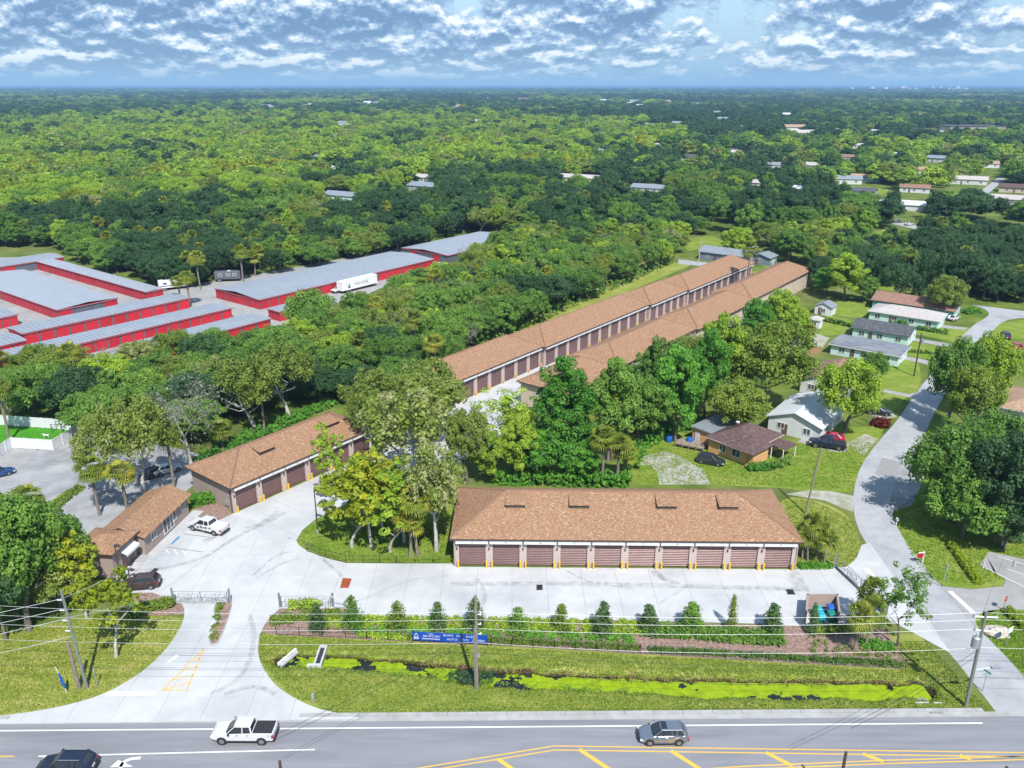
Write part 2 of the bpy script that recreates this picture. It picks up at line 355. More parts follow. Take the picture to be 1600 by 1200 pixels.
def thing(name, label, cat, loc=(0, 0, 0), rz=0.0, group=None, kind=None):
    o = bpy.data.objects.new(name, None); COL.objects.link(o); o.empty_display_size = 0.3
    o.location = loc; o.rotation_euler = (0, 0, rz)
    return tag(o, label, cat, group, kind)
def copy_tree(o, parent=None):
    c = o.copy(); COL.objects.link(c)
    if parent: c.parent = parent
    for ch in KIDS.get(o, []) or list(o.children): copy_tree(ch, c)
    return c
KIDS = {}
def copy_thing(root, loc, rz, label=None, group=None, scale=None):
    c = copy_tree(root); c.location = loc; c.rotation_euler = (0, 0, rz)
    if scale: c.scale = scale
    if label: c['label'] = label
    if group: c['group'] = group
    return c
def gp(pts): return [G(*p) for p in pts]
def struct(name, mb, m, smooth=False): return tag(mb.build(name, m, smooth=smooth), kind='structure')
def smooth_poly(pts, it=2):          # Chaikin, for open polylines
    for _ in range(it):
        q = [pts[0]]
        for a, b in zip(pts, pts[1:]): q += [a * 0.75 + b * 0.25, a * 0.25 + b * 0.75]
        q.append(pts[-1]); pts = q
    return pts
def clip(poly, a, b):                # keep the part left of a->b
    outp = []; n = len(poly)
    def side(p): return (b[0] - a[0]) * (p[1] - a[1]) - (b[1] - a[1]) * (p[0] - a[0])
    for i in range(n):
        p, q = poly[i], poly[(i + 1) % n]; sp_, sq = side(p), side(q)
        if sp_ >= 0: outp.append(p)
        if (sp_ >= 0) != (sq >= 0):
            t = sp_ / (sp_ - sq); outp.append((p[0] + (q[0] - p[0]) * t, p[1] + (q[1] - p[1]) * t))
    return outp
def area(p): return 0.5 * abs(sum(p[i][0] * p[(i + 1) % len(p)][1] - p[(i + 1) % len(p)][0] * p[i][1] for i in range(len(p))))
def slabs(parent, poly, ang, step, z0, z1, m, gap=0.02, name='slab'):
    ca, sa = math.cos(ang), math.sin(ang)
    loc = [(p[0] * ca + p[1] * sa, -p[0] * sa + p[1] * ca) for p in poly]
    x0, x1 = min(p[0] for p in loc), max(p[0] for p in loc); y0, y1 = min(p[1] for p in loc), max(p[1] for p in loc)
    cnt = 0
    for i in range(int(math.floor(x0 / step)), int(math.ceil(x1 / step))):
        for j in range(int(math.floor(y0 / step)), int(math.ceil(y1 / step))):
            X0, X1, Y0, Y1 = i * step + gap, (i + 1) * step - gap, j * step + gap, (j + 1) * step - gap
            q = loc
            for a, b in (((X0, Y0), (X1, Y0)), ((X1, Y0), (X1, Y1)), ((X1, Y1), (X0, Y1)), ((X0, Y1), (X0, Y0))):
                q = clip(q, a, b)
                if len(q) < 3: break
            if len(q) < 3 or area(q) < 0.05: continue
            w = [(p[0] * ca - p[1] * sa, p[0] * sa + p[1] * ca) for p in q]
            d = []
            for p in w:
                if not d or (abs(p[0] - d[-1][0]) + abs(p[1] - d[-1][1])) > 0.01: d.append(p)
            if len(d) > 2 and abs(d[0][0] - d[-1][0]) + abs(d[0][1] - d[-1][1]) < 0.01: d.pop()
            if len(d) < 3: continue
            MB().prism(d, z0, z1 + R.uniform(-0.004, 0.004)).build(name, m, parent); cnt += 1
    return cnt
def inpoly(px, py, poly):
    c = False; n = len(poly); j = n - 1
    for i in range(n):
        xi, yi = poly[i]; xj, yj = poly[j]
        if (yi > py) != (yj > py) and px < (xj - xi) * (py - yi) / (yj - yi) + xi: c = not c
        j = i
    return c
def stripe(parent, pts, width, z, m, name='road_marking'):
    pts = [Vector((p[0], p[1], 0)) for p in pts]; lft, rgt = [], []
    for i, p in enumerate(pts):
        t = (pts[min(i + 1, len(pts) - 1)] - pts[max(i - 1, 0)]).normalized(); nn = Vector((-t.y, t.x, 0)) * (width / 2)
        lft.append(p + nn); rgt.append(p - nn)
    mb = MB()
    for i in range(len(pts) - 1):
        mb.add([(q.x, q.y, z) for q in (rgt[i], rgt[i + 1], lft[i + 1], lft[i])], [(0, 1, 2, 3)])
    return mb.build(name, m, parent)
def text_mesh(body, size, depth=0.0):
    c = bpy.data.curves.new('lettering', 'FONT'); c.body = body; c.size = size; c.align_x = 'CENTER'; c.align_y = 'CENTER'; c.extrude = depth
    c.resolution_u = 2
    o = bpy.data.objects.new('lettering', c); COL.objects.link(o)
    bpy.context.view_layer.update()
    me = bpy.data.meshes.new_from_object(o.evaluated_get(bpy.context.evaluated_depsgraph_get()))
    bpy.data.objects.remove(o); bpy.data.curves.remove(c)
    me.name = 'lettering'; return me
# ------------------------------------------------------------------ the ground, ditch, roads, pavements
HX0, HX1, HY0, HY1 = -40.0, 47.5, 66.0, 78.0
BIG = 32000.0
mb = MB()
xs, ys = [-BIG, -400, HX0, HX1, 400, BIG], [-BIG, -100, HY0, HY1, 700, BIG]
for i in range(5):
    for j in range(5):
        if i == 2 and j == 2: continue
        mb.add([(xs[i], ys[j], 0), (xs[i + 1], ys[j], 0), (xs[i + 1], ys[j + 1], 0), (xs[i], ys[j + 1], 0)], [(0, 1, 2, 3)])
struct('ground', mb, 'ground_wild')

DL = [G(445, 1035, -0.6), G(520, 1037, -0.6), G(640, 1047, -0.6), G(760, 1062, -0.6), G(860, 1067, -0.6), G(1050, 1078, -0.6), G(1250, 1080, -0.6), G(1440, 1083, -0.6)]
def ditch_d(x, y):
    if x <= DL[0].x: yc = DL[0].y; ex = DL[0].x - x
    elif x >= DL[-1].x: yc = DL[-1].y; ex = x - DL[-1].x
    else:
        ex = 0
        for a, b in zip(DL, DL[1:]):
            if a.x <= x <= b.x: yc = a.y + (b.y - a.y) * (x - a.x) / (b.x - a.x); break
    return math.hypot(ex * 0.9, y - yc)
def ditch_z(x, y):
    d = ditch_d(x, y); w = 2.1 + 0.75 * noise.noise((x * 0.35, y * 0.2, 1.0)) + 0.3 * noise.noise((x * 1.3, y * 0.8, 5.0)) - (0.35 if x < -8 else 0)
    t = max(0.0, 1 - d / w); t = min(1.0, t * 1.25); t = t * t * (3 - 2 * t)
    e = min(x - HX0, HX1 - x, y - HY0, HY1 - y); e = max(0.0, min(1.0, e / 0.8))
    return e * (-1.05 * t + 0.05 * noise.noise((x * 1.3, y * 1.3, 0)) * (1 if t > 0.02 else 0.3))
mb = MB(); nx, ny = 225, 34
for j in range(ny + 1):
    for i in range(nx + 1):
        x, y = HX0 + (HX1 - HX0) * i / nx, HY0 + (HY1 - HY0) * j / ny
        mb.v.append((x, y, ditch_z(x, y)))
for j in range(ny):
    for i in range(nx):
        a = j * (nx + 1) + i; mb.f.append([a, a + 1, a + nx + 2, a + nx + 1]); mb.mi.append(0)
tag(mb.build('roadside_verge', 'verge_grass', smooth=True), kind='structure')
# duckweed on the ditch water: broken green mats over dark water
def ditch_y(x):
    for a, b in zip(DL, DL[1:]):
        if a.x <= x <= b.x: return a.y + (b.y - a.y) * (x - a.x) / (b.x - a.x)
    return DL[0].y if x < DL[0].x else DL[-1].y
mb = MB(); mw = MB()
x0, x1 = DL[0].x - 0.5, DL[-1].x + 0.8; n = 150
for side, buf, z, lim in ((0, mw, -0.60, 2.2),):
    up, dn = [], []
    for i in range(n + 1):
        x = x0 + (x1 - x0) * i / n; yc = ditch_y(x)
        up.append((x, yc + lim, z)); dn.append((x, yc - lim, z))
    for i in range(n): buf.add([dn[i], dn[i + 1], up[i + 1], up[i]], [(0, 1, 2, 3)])
struct('ditch_water', mw, mat('ditch_water', (0.012, 0.014, 0.010), None, 1, 0.08, spec=0.6))
rr = random.Random(3)
step = 0.16
for i in range(int((x1 - x0) / step)):
    x = x0 + i * step; yc = ditch_y(x)
    for j in range(-14, 15):
        y = yc + j * step
        cov = noise.noise((x * 0.33, y * 0.55, 4.0)) + 0.35 * noise.noise((x * 1.4, y * 1.4, 2.0)) + 0.12 * noise.noise((x * 5, y * 5, 8.0))
        left = 0.40 if x < G(640, 1047).x else (0.22 if x < G(830, 1060).x else 0.68)
        if cov + left - 0.5 * (abs(y - yc) / 1.7) ** 3 > (0.30 if x < -8 else 0.22): mb.add([(x, y, -0.592), (x + step, y, -0.592), (x + step, y + step, -0.592), (x, y + step, -0.592)], [(0, 1, 2, 3)])
tag(mb.build('duckweed', 'duckweed'), kind='stuff', label='bright lime green duckweed floating on the roadside ditch water')

def RY(x, dy=0.0): return 63.4 + 0.0106 * x + dy
def RX(px, py): g = G(px, py); return g
XW = 260.0
road = MB().sheet([(-XW, RY(-XW, -34)), (XW, RY(XW, -34)), (XW, RY(XW, 0.85)), (-XW, RY(-XW, 0.85))], 0.020)
road = struct('road', road, 'asphalt_road')
gut = MB()
gut.sheet([(-XW, RY(-XW, 0.85)), (XW, RY(XW, 0.85)), (XW, RY(XW, 1.55)), (-XW, RY(-XW, 1.55))], 0.026)
struct('gutter', gut, 'concrete_kerb')
kl = MB(); xk0, xk1 = G(470, 1114).x, G(1535, 1110).x
kx = xk0
kerb = thing('kerb', None, None, kind='structure')
while kx < xk1:
    e = min(kx + 3.0, xk1)
    MB().prism([(kx + 0.015, RY(kx, 1.5)), (e - 0.015, RY(e, 1.5)), (e - 0.015, RY(e, 1.95)), (kx + 0.015, RY(kx, 1.95))], 0.0, 0.14).build('kerb_stone', 'concrete_kerb', kerb)
    kx = e
for a, b in ((-120.0, G(0, 1120).x + 1.0),):
    MB().prism([(a, RY(a, 1.5)), (b, RY(b, 1.5)), (b, RY(b, 1.95)), (a, RY(a, 1.95))], 0.0, 0.14).build('kerb_stone', 'concrete_kerb', kerb)
# painted lines on the road
ZL = 0.026
def line(px_pts, w, m='marking_white', z=ZL, parent=road): return stripe(parent, gp(px_pts), w, z, m)
line([(-250, 1144), (0, 1142), (800, 1136), (1535, 1130)], 0.17)
line([(60, 1182), (492, 1171.5)], 0.15)
line([(-150, 1183), (22, 1182)], 0.13, 'marking_yellow')
for o in (-3.2, 3.2):
    line([(640, 1206 + o), (866, 1169 + o), (1600, 1179.5 + o), (1800, 1182 + o)], 0.13, 'marking_yellow')
for o in (-2.6, 2.6): line([(1050, 1208 + o), (1165, 1200 + o), (1380, 1191 + o), (1600, 1184.5 + o), (1750, 1181 + o)], 0.13, 'marking_yellow')
for a, b in (((778, 1186), (812, 1210)), ((905, 1171), (958, 1206)), ((1048, 1173), (1100, 1206)), ((1197, 1176), (1238, 1197)), ((1348, 1178), (1380, 1190)), ((1500, 1181), (1517, 1186))):
    line([a, b], 0.42, 'marking_yellow', ZL - 0.003)
# turn arrow (bends left) at the bottom edge
arc = smooth_poly(gp([(190, 1206), (188, 1196), (196, 1189), (206, 1185.5), (220, 1184.5)]), 2)
stripe(road, arc, 0.32, ZL, 'marking_white')
q = gp([(172, 1199), (208, 1198), (185, 1188)]); MB().sheet(q, ZL).build('road_marking', 'marking_white', road)

# side street on the right
SL = gp([(1556, 1112), (1500, 1040), (1482, 1019), (1440, 962), (1398, 912), (1368, 868), (1346, 838), (1334, 805), (1333, 768), (1344, 728), (1372, 690), (1404, 655), (1432, 612), (1466, 572), (1496, 533), (1520, 508), (1540, 497), (1547, 490), (1538, 482), (1517, 476)])
SR = gp([(1640, 1112), (1600, 1056), (1545, 998), (1492, 940), (1440, 880), (1405, 832), (1392, 800), (1392, 768), (1412, 730), (1440, 690), (1462, 640), (1492, 590), (1528, 545), (1552, 515), (1570, 500), (1600, 496), (1680, 502), (1680, 482), (1600, 486)])
st = MB(); poly = smooth_poly(SL, 1) + smooth_poly(SR, 1)[::-1]
st.sheet(poly, 0.012)
street = struct('side_street', st, 'asphalt_street')
MB().sheet(gp([(1378, 715), (1407, 722), (1403, 745), (1367, 742)]), 0.017).build('asphalt_patch', 'asphalt_patch', street)
MB().sheet(gp([(1440, 683), (1462, 700), (1445, 745), (1425, 790), (1394, 800), (1392, 768), (1404, 745), (1420, 712)]), 0.0095).build('asphalt_apron', 'asphalt_worn', street)
sb = MB()
# far street pieces between the houses in the upper right
for pl in ([(1504, 312), (1530, 300), (1562, 276), (1574, 276), (1545, 302), (1525, 316)], [(1365, 380), (1385, 368), (1396, 362), (1402, 366), (1392, 376), (1380, 384)], [(1060, 405), (1170, 418), (1172, 424), (1060, 412)], [(1395, 345), (1480, 362), (1600, 372), (1600, 377), (1480, 369), (1395, 350)]):
    sb.sheet(gp(pl), 0.012)
struct('far_street', sb, 'asphalt_street')

# concrete yard in front, in slabs
yard = thing('concrete_yard', None, None, kind='structure')
YP = smooth_poly(gp([(-60, 1132), (-60, 1124), (0, 1119), (60, 1111), (110, 1101), (160, 1086), (200, 1065), (235, 1040), (262, 1012), (280, 985), (289, 962), (287, 946), (277, 940)]), 2)
YP += gp([(262, 935), (238, 926), (205, 927), (186, 915), (180, 900), (198, 880), (297, 802), (309, 809), (343, 813), (366, 802), (463, 845)])
YP += smooth_poly(gp([(463, 845), (467, 853), (480, 861), (508, 872), (540, 880)]), 2)
YP += gp([(620, 881), (705, 881), (713, 886), (1240, 890), (1262, 889), (1305, 887)])
YP += smooth_poly(gp([(1322, 886), (1338, 874), (1346, 852)]), 1)
YP += gp([(1358, 848), (1404, 912), (1446, 963), (1486, 1021), (1452, 1003), (1420, 985), (1388, 969), (1362, 956), (1318, 962), (1310, 975), (1255, 978), (1200, 975), (1000, 970), (800, 967), (644, 967), (564, 964), (539, 951)])
YP += smooth_poly(gp([(440, 949), (420, 966), (407, 987), (402, 1013), (407, 1038), (428, 1070), (457, 1090), (493, 1107), (530, 1115), (560, 1121), (560, 1124)]), 2)
YPx = [(p.x, p.y) for p in YP]
slabs(yard, YPx, 0.0, 4.5, -0.10, 0.045, 'concrete', gap=0.012)
court = thing('concrete_court', None, None, kind='structure')
CPp = gp([(366, 802.5), (560, 716), (600, 697)]) + [TN(108, -101.9), TN(258, -101.9), TN(262, -90), TN(119, -90)] + gp([(792, 640), (782, 690), (730, 716), (700, 740), (640, 767), (575, 776), (545, 786), (512, 801), (491, 813), (473, 828), (463, 844.5)])
slabs(court, [(p.x, p.y) for p in CPp], math.pi / 2 - GA, 4.6, -0.10, 0.045, 'concrete', gap=0.012)
# yard markings
ZC = 0.056
def ymark(pts, w, m): return stripe(yard, gp(pts), w, ZC, m, 'painted_line')
ymark([(165, 1085), (245, 1083.5)], 0.62, 'marking_white')
for a, b in (((318, 1014), (254, 1079)), ((318, 1014), (292, 1079)), ((254, 1079), (292, 1079)), ((302, 1031), (313, 1030)), ((286, 1048), (309, 1042)), ((270, 1063), (302, 1055)), ((256, 1078), (297, 1067))):
    ymark([a, b], 0.13, 'marking_yellow')
ymark([(262, 1035), (270, 1031), (277, 1024)], 0.35, 'marking_white')
for a, b in (((286, 834.5), (337, 841)), ((256, 854.5), (317, 863)), ): ymark([a, b], 0.09, 'dark_trim')
ymark([(267, 851), (280, 839)], 0.42, 'marking_blue')
for a, b in (((258, 857), (264, 865)), ((272, 859), (278, 867)), ((286, 861), (292, 869))): ymark([a, b], 0.12, 'marking_white')
ymark([(1353, 888), (1373, 911)], 0.6, 'marking_white')
# stains and tyre marks worn into the concrete
def stain(pts, w, m='tyre_stain'): return stripe(yard, smooth_poly(gp(pts), 2), w, 0.058, m, 'stain')
stain([(705, 913), (900, 912), (1060, 916), (1250, 921)], 0.9); stain([(1022, 892), (1030, 902), (1060, 914)], 1.1); stain([(1026, 892), (1036, 906), (1058, 914)], 0.5)
stain([(1238, 892), (1246, 905), (1256, 925)], 1.5); stain([(205, 892), (260, 889), (320, 872), (352, 850), (420, 812)], 0.7); stain([(470, 840), (500, 870), (536, 902)], 0.5)
stain([(400, 905), (440, 880), (470, 872)], 0.4); stain([(395, 900), (430, 868), (455, 862)], 0.35); stain([(885, 892), (905, 903), (925, 912), (990, 920)], 0.35); stain([(380, 830), (420, 815), (440, 800)], 1.6); stain([(318, 848), (326, 843), (334, 842)], 1.2)
stain([(330, 1085), (380, 1060), (400, 1000), (390, 960)], 0.6); stain([(350, 1085), (400, 1070), (430, 1085)], 0.6); stain([(560, 940), (640, 905), (700, 900)], 0.5, 'pale_stain'); stain([(750, 950), (760, 930), (745, 905)], 0.6); stain([(1010, 955), (1045, 935), (1075, 915)], 0.5, 'pale_stain')
# lawns
def lawn(name, px, m, z=0.006, sm=0):
    p = gp(px)
    if sm: p = smooth_poly(p + [p[0]], sm)[:-1]
    return struct(name, MB().sheet([(q.x, q.y) for q in p], z), m)
lawn('lawn', [(-120, 1126), (0, 1119), (60, 1110), (110, 1100), (160, 1085), (200, 1064), (235, 1039), (262, 1011), (280, 984), (286, 965), (240, 962), (120, 968), (0, 985), (-120, 990)], 'grass', 0.006)
lawn('island_lawn', [(463, 846), (467, 853), (480, 861), (508, 872), (540, 880), (705, 881), (715, 884), (724, 760), (700, 742), (640, 768), (575, 777), (545, 787), (512, 802), (491, 814), (473, 829)], 'grass_green', 0.008)
lawn('corner_lawn', [(1243, 889), (1262, 888), (1305, 886), (1322, 885), (1338, 873), (1345, 851), (1340, 838), (1330, 812), (1310, 795), (1270, 780), (1225, 776), (1212, 800)], 'grass', 0.008, 1)
lawn('front_house_lawn', [(1000, 757), (980, 725), (1000, 700), (1050, 672), (1120, 690), (1250, 690), (1310, 665), (1345, 668), (1390, 650), (1372, 690), (1344, 728), (1333, 768), (1300, 770), (1215, 762), (1100, 757)], 'grass_green', 0.005)
lawn('street_verge', [(1394, 795), (1450, 740), (1600, 740), (1640, 870), (1600, 872), (1545, 862), (1530, 882), (1570, 905), (1568, 915), (1520, 920), (1470, 915), (1444, 905), (1440, 882), (1407, 834)], 'grass_green', 0.007)
lawn('corner_verge', [(1528, 984), (1524, 968), (1534, 957), (1560, 954), (1640, 955), (1680, 1060), (1602, 1058), (1546, 999)], 'grass_green', 0.007)
for k, pl in enumerate(([(1376, 610), (1372, 575), (1384, 556), (1434, 562), (1440, 590), (1432, 612), (1410, 617)], [(1385, 547), (1398, 530), (1445, 537), (1488, 546), (1468, 562), (1440, 560)], [(1410, 518), (1420, 505), (1500, 512), (1518, 512), (1495, 535)], [(1278, 525), (1290, 492), (1330, 500), (1325, 522)], [(1290, 480), (1310, 468), (1360, 478), (1352, 498), (1300, 492)], [(1335, 445), (1360, 435), (1400, 440), (1395, 455)], [(1365, 608), (1420, 616), (1400, 640), (1380, 650)], [(1560, 505), (1600, 500), (1640, 505), (1640, 530), (1545, 530)], [(1060, 375), (1110, 368), (1140, 380), (1100, 388), (1075, 392)], [(1170, 405), (1230, 398), (1200, 420)], [(1170, 425), (1200, 420), (1195, 432)], [(1325, 290), (1390, 296), (1380, 304), (1330, 300)], [(1470, 310), (1500, 300), (1498, 312), (1475, 322)], [(1355, 366), (1390, 355), (1392, 362), (1360, 380)], [(722, 560), (900, 490), (1010, 444), (1085, 412), (1062, 408), (1000, 428), (880, 478), (735, 532)])):
    lawn('garden_lawn', pl, 'grass_green' if k != 14 else 'grass', 0.006)
# driveways and worn sandy patches
def pave(name, px, m, z=0.010): return struct(name, MB().sheet([(q.x, q.y) for q in gp(px)], z), m)
pave('gravel_drive', [(1000, 712), (1040, 705), (1060, 712), (1100, 735), (1110, 757), (1030, 757), (1028, 738)], 'sand_gravel')
pave('gravel_drive', [(980, 715), (1000, 708), (1024, 714), (1018, 726), (990, 728)], 'sand_gravel', 0.0105)
pave('gravel_drive', [(1228, 772), (1265, 766), (1300, 768), (1334, 775), (1333, 800), (1318, 795), (1290, 782), (1250, 776)], 'sand_gravel')
pave('gravel_drive', [(1328, 690), (1352, 678), (1372, 686), (1350, 712), (1336, 704)], 'sand_gravel')
pave('driveway', [(1246, 690), (1262, 680), (1330, 692), (1322, 706), (1300, 706)], 'concrete_old')
for pl in ([(1376, 607), (1420, 616), (1432, 612), (1425, 622), (1378, 612)], [(1383, 551), (1440, 561), (1468, 568), (1462, 574), (1436, 566), (1382, 556)], [(1416, 526), (1490, 538), (1487, 544), (1414, 530)], [(1458, 506), (1512, 512), (1508, 516), (1456, 510)]):
    pave('driveway', pl, 'concrete_old')
pave('driveway', [(1352, 632), (1390, 640), (1402, 652), (1380, 655), (1350, 645)], 'sand_gravel')
pave('patio', [(1258, 540), (1270, 520), (1296, 528), (1286, 543)], 'sand_gravel')
# the lot behind the office on the left, and the storage lot behind it
pave('worn_lot', [(-80, 900), (-80, 690), (0, 700), (62, 704), (138, 662), (240, 690), (330, 715), (300, 760), (290, 768), (135, 845), (100, 850), (60, 840)], 'asphalt_worn', 0.008)
pave('lot_slab', [(-60, 775), (0, 757), (60, 704), (20, 690), (-60, 720)], 'concrete_old', 0.014)
lawn('artificial_turf', [(-60, 705), (0, 694), (20, 686), (80, 690), (128, 664), (40, 660), (-60, 654)], 'turf', 0.012)
lawn('planted_strip', [(80, 800), (100, 782), (130, 765), (128, 758), (100, 768), (70, 790)], 'grass', 0.013)
lot = thing('storage_lot', None, None, kind='structure')
LP = [(q.x, q.y) for q in gp([(-120, 640), (-120, 405), (0, 402), (80, 402), (250, 452), (330, 440), (420, 425), (605, 392), (640, 382), (800, 372), (780, 385), (700, 410), (600, 448), (560, 466), (500, 480), (430, 530), (240, 565), (100, 600)])]
slabs(lot, LP, math.pi / 2 - GA, 9.0, -0.1, 0.02, 'concrete_old', gap=0.015)
# planting bed along the front
lawn('mulch_bed', [(539, 951), (440, 949), (420, 966), (407, 988), (430, 992), (540, 998), (640, 1003), (800, 1010), (1000, 1022), (1200, 1034), (1415, 1046), (1420, 1030), (1395, 1000), (1362, 957), (1318, 963), (1255, 979), (1000, 971), (800, 968), (644, 968), (564, 965)], 'mulch', 0.030)
lawn('mulch_bed', [(299, 803), (309, 810), (343, 814), (364, 803), (340, 785), (318, 776)], 'mulch', 0.012)
lawn('mulch_bed', [(205, 927), (238, 926), (262, 935), (277, 940), (287, 946), (288, 960), (240, 962), (205, 958)], 'mulch', 0.016)
# concrete lot across the side street, with parking bays
rl = thing('car_park', None, None, kind='structure')
RL = [(q.x, q.y) for q in gp([(1441, 883), (1445, 906), (1470, 916), (1520, 921), (1568, 916), (1571, 905), (1531, 883), (1545, 862), (1600, 874), (1700, 905), (1700, 952), (1560, 953), (1534, 956), (1524, 968), (1527, 985), (1492, 941)])]
slabs(rl, RL, math.pi / 2 - GA, 5.2, -0.10, 0.035, 'concrete_old', gap=0.015)
stripe(rl, gp([(1484, 924), (1522, 959)]), 0.6, 0.048, 'marking_white', 'painted_line')
stripe(rl, gp([(1540, 888), (1600, 917)]), 0.12, 0.048, 'marking_white', 'painted_line')
for a, b in (((1573, 889), (1620, 905)), ((1560, 870), (1640, 895))): stripe(rl, gp([a, b]), 0.12, 0.048, 'marking_white', 'painted_line')
# drain gratings
def grate(px, m, label):
    p = gp(px); c = sum(p, Vector()) / 4
    t = thing('drain_grate', label, 'drain grate', (c.x, c.y, 0.045)); fr = MB(); sl = MB()
    q = [v - c for v in p]
    for a, b in zip(q, q[1:] + q[:1]): fr.bar((a.x, a.y, 0.012), (b.x, b.y, 0.012), 0.07)
    for i in range(1, 9):
        f = i / 9; a = q[0].lerp(q[1], f); b = q[3].lerp(q[2], f); sl.bar((a.x, a.y, 0.012), (b.x, b.y, 0.012), 0.06)
    sl.build('bars', m, t); fr.build('frame', 'concrete_kerb' if m != 'rust_grate' else m, t)
    MB().sheet([(v.x, v.y) for v in q], 0.006).build('pit', m, t)
grate([(536, 904), (549, 905), (544, 919), (532, 919)], 'rust_grate', 'rusty orange drain grate set into the concrete yard')
grate([(838, 914), (848, 914), (848, 923), (838, 923)], 'iron', 'small square black drain grate in the yard before the brown doors')
grate([(1227, 921), (1239, 921), (1243, 930), (1231, 930)], 'iron', 'black drain grate beside the bin enclosure')
grate([(241, 888), (250, 889), (241, 897), (232, 896)], 'iron', 'dark drain grate in the paving behind the brown hatchback')
# ------------------------------------------------------------------ buildings
def hip_roof(W, D, h, ov, rise, x0=0.0, y0=0.0, th=0.14):
    a, b, c, d = x0 - ov, x0 + W + ov, y0 - ov, y0 + D + ov
    ins = min((d - c) / 2, (b - a) / 2); ym = (c + d) / 2
    rl, rr_ = a + ins, b - ins
    mb = MB()
    if (b - a) >= (d - c):
        top = [(a, c, h), (b, c, h), (b, d, h), (a, d, h), (rl, ym, h + rise), (rr_, ym, h + rise)]
        fs = [(0, 1, 5, 4), (1, 2, 5), (2, 3, 4, 5), (3, 0, 4)]
    else:
        xm = (a + b) / 2; i2 = (b - a) / 2
        top = [(a, c, h), (b, c, h), (b, d, h), (a, d, h), (xm, c + i2, h + rise), (xm, d - i2, h + rise)]
        fs = [(0, 1, 4), (1, 2, 5, 4), (2, 3, 5), (3, 0, 4, 5)]
    mb.add(top, fs)
    mb.add([(a, c, h - 0.02), (b, c, h - 0.02), (b, d, h - 0.02), (a, d, h - 0.02)], [(3, 2, 1, 0)])
    return mb
def gable_roof(W, D, h, ov, rise, axis='x', x0=0.0, y0=0.0):
    a, b, c, d = x0 - ov, x0 + W + ov, y0 - ov, y0 + D + ov; t = 0.12
    if axis == 'x':
        ym = (c + d) / 2
        prof = [(c, h), (ym, h + rise), (d, h), (d, h - t), (ym, h + rise - t), (c, h - t)]
        r1, r2 = [(a, y, z) for y, z in prof], [(b, y, z) for y, z in prof]
    else:
        xm = (a + b) / 2
        prof = [(a, h), (xm, h + rise), (b, h), (b, h - t), (xm, h + rise - t), (a, h - t)]
        r1, r2 = [(x, d, z) for x, z in prof], [(x, c, z) for x, z in prof]
    mb = MB(); mb.add(r1 + r2, [(0, 6, 7, 1), (1, 7, 8, 2), (2, 8, 9, 3), (3, 9, 10, 4), (4, 10, 11, 5), (5, 11, 6, 0), (0, 1, 4, 5), (1, 2, 3, 4), (6, 11, 10, 7), (7, 10, 9, 8)])
    return mb
def fascia(W, D, h, ov, x0=0.0, y0=0.0, t=0.2):
    a, b, c, d = x0 - ov - 0.03, x0 + W + ov + 0.03, y0 - ov - 0.03, y0 + D + ov + 0.03; mb = MB()
    for p, q in (((a, c), (b, c)), ((b, c), (b, d)), ((b, d), (a, d)), ((a, d), (a, c))):
        cx, cy = (p[0] + q[0]) / 2, (p[1] + q[1]) / 2
        mb.box((cx, cy, h - t / 2 - 0.03), (abs(p[0] - q[0]) + 0.06 if p[1] == q[1] else 0.05, abs(p[1] - q[1]) - 0.06 if p[0] == q[0] else 0.05, t))
    return mb
DOOR_MESH = {}
def roll_door(w, h, ribs, m):
    k = (round(w, 2), round(h, 2), ribs, m)
    if k in DOOR_MESH: return DOOR_MESH[k]
    pr = []
    for i in range(ribs):
        z = h * i / ribs; e = h / ribs
        pr += [(0.0, z), (-0.020, z + e * 0.10), (-0.020, z + e * 0.90), (0.0, z + e * 0.99)]
    pr.append((0.0, h))
    mb = MB(); n = len(pr)
    mb.v = [(-w / 2, y, z) for y, z in pr] + [(w / 2, y, z) for y, z in pr]
    for i in range(n - 1): mb.f.append([i, n + i, n + i + 1, i + 1]); mb.mi.append(0)
    DOOR_MESH[k] = mb.mesh('roll_up_door', m); return DOOR_MESH[k]
bol = MB(); bol.tube([(0, 0, 0), (0, 0, 1.05), (0, 0, 1.12)], [0.12, 0.12, 0.05], 10); BOLLARD = bol.mesh('bollard', 'yellow_paint')
def bollard(w, label, group):
    return tag(put('bollard', BOLLARD, None, (w.x, w.y, 0.045)), label, 'bollard', group)
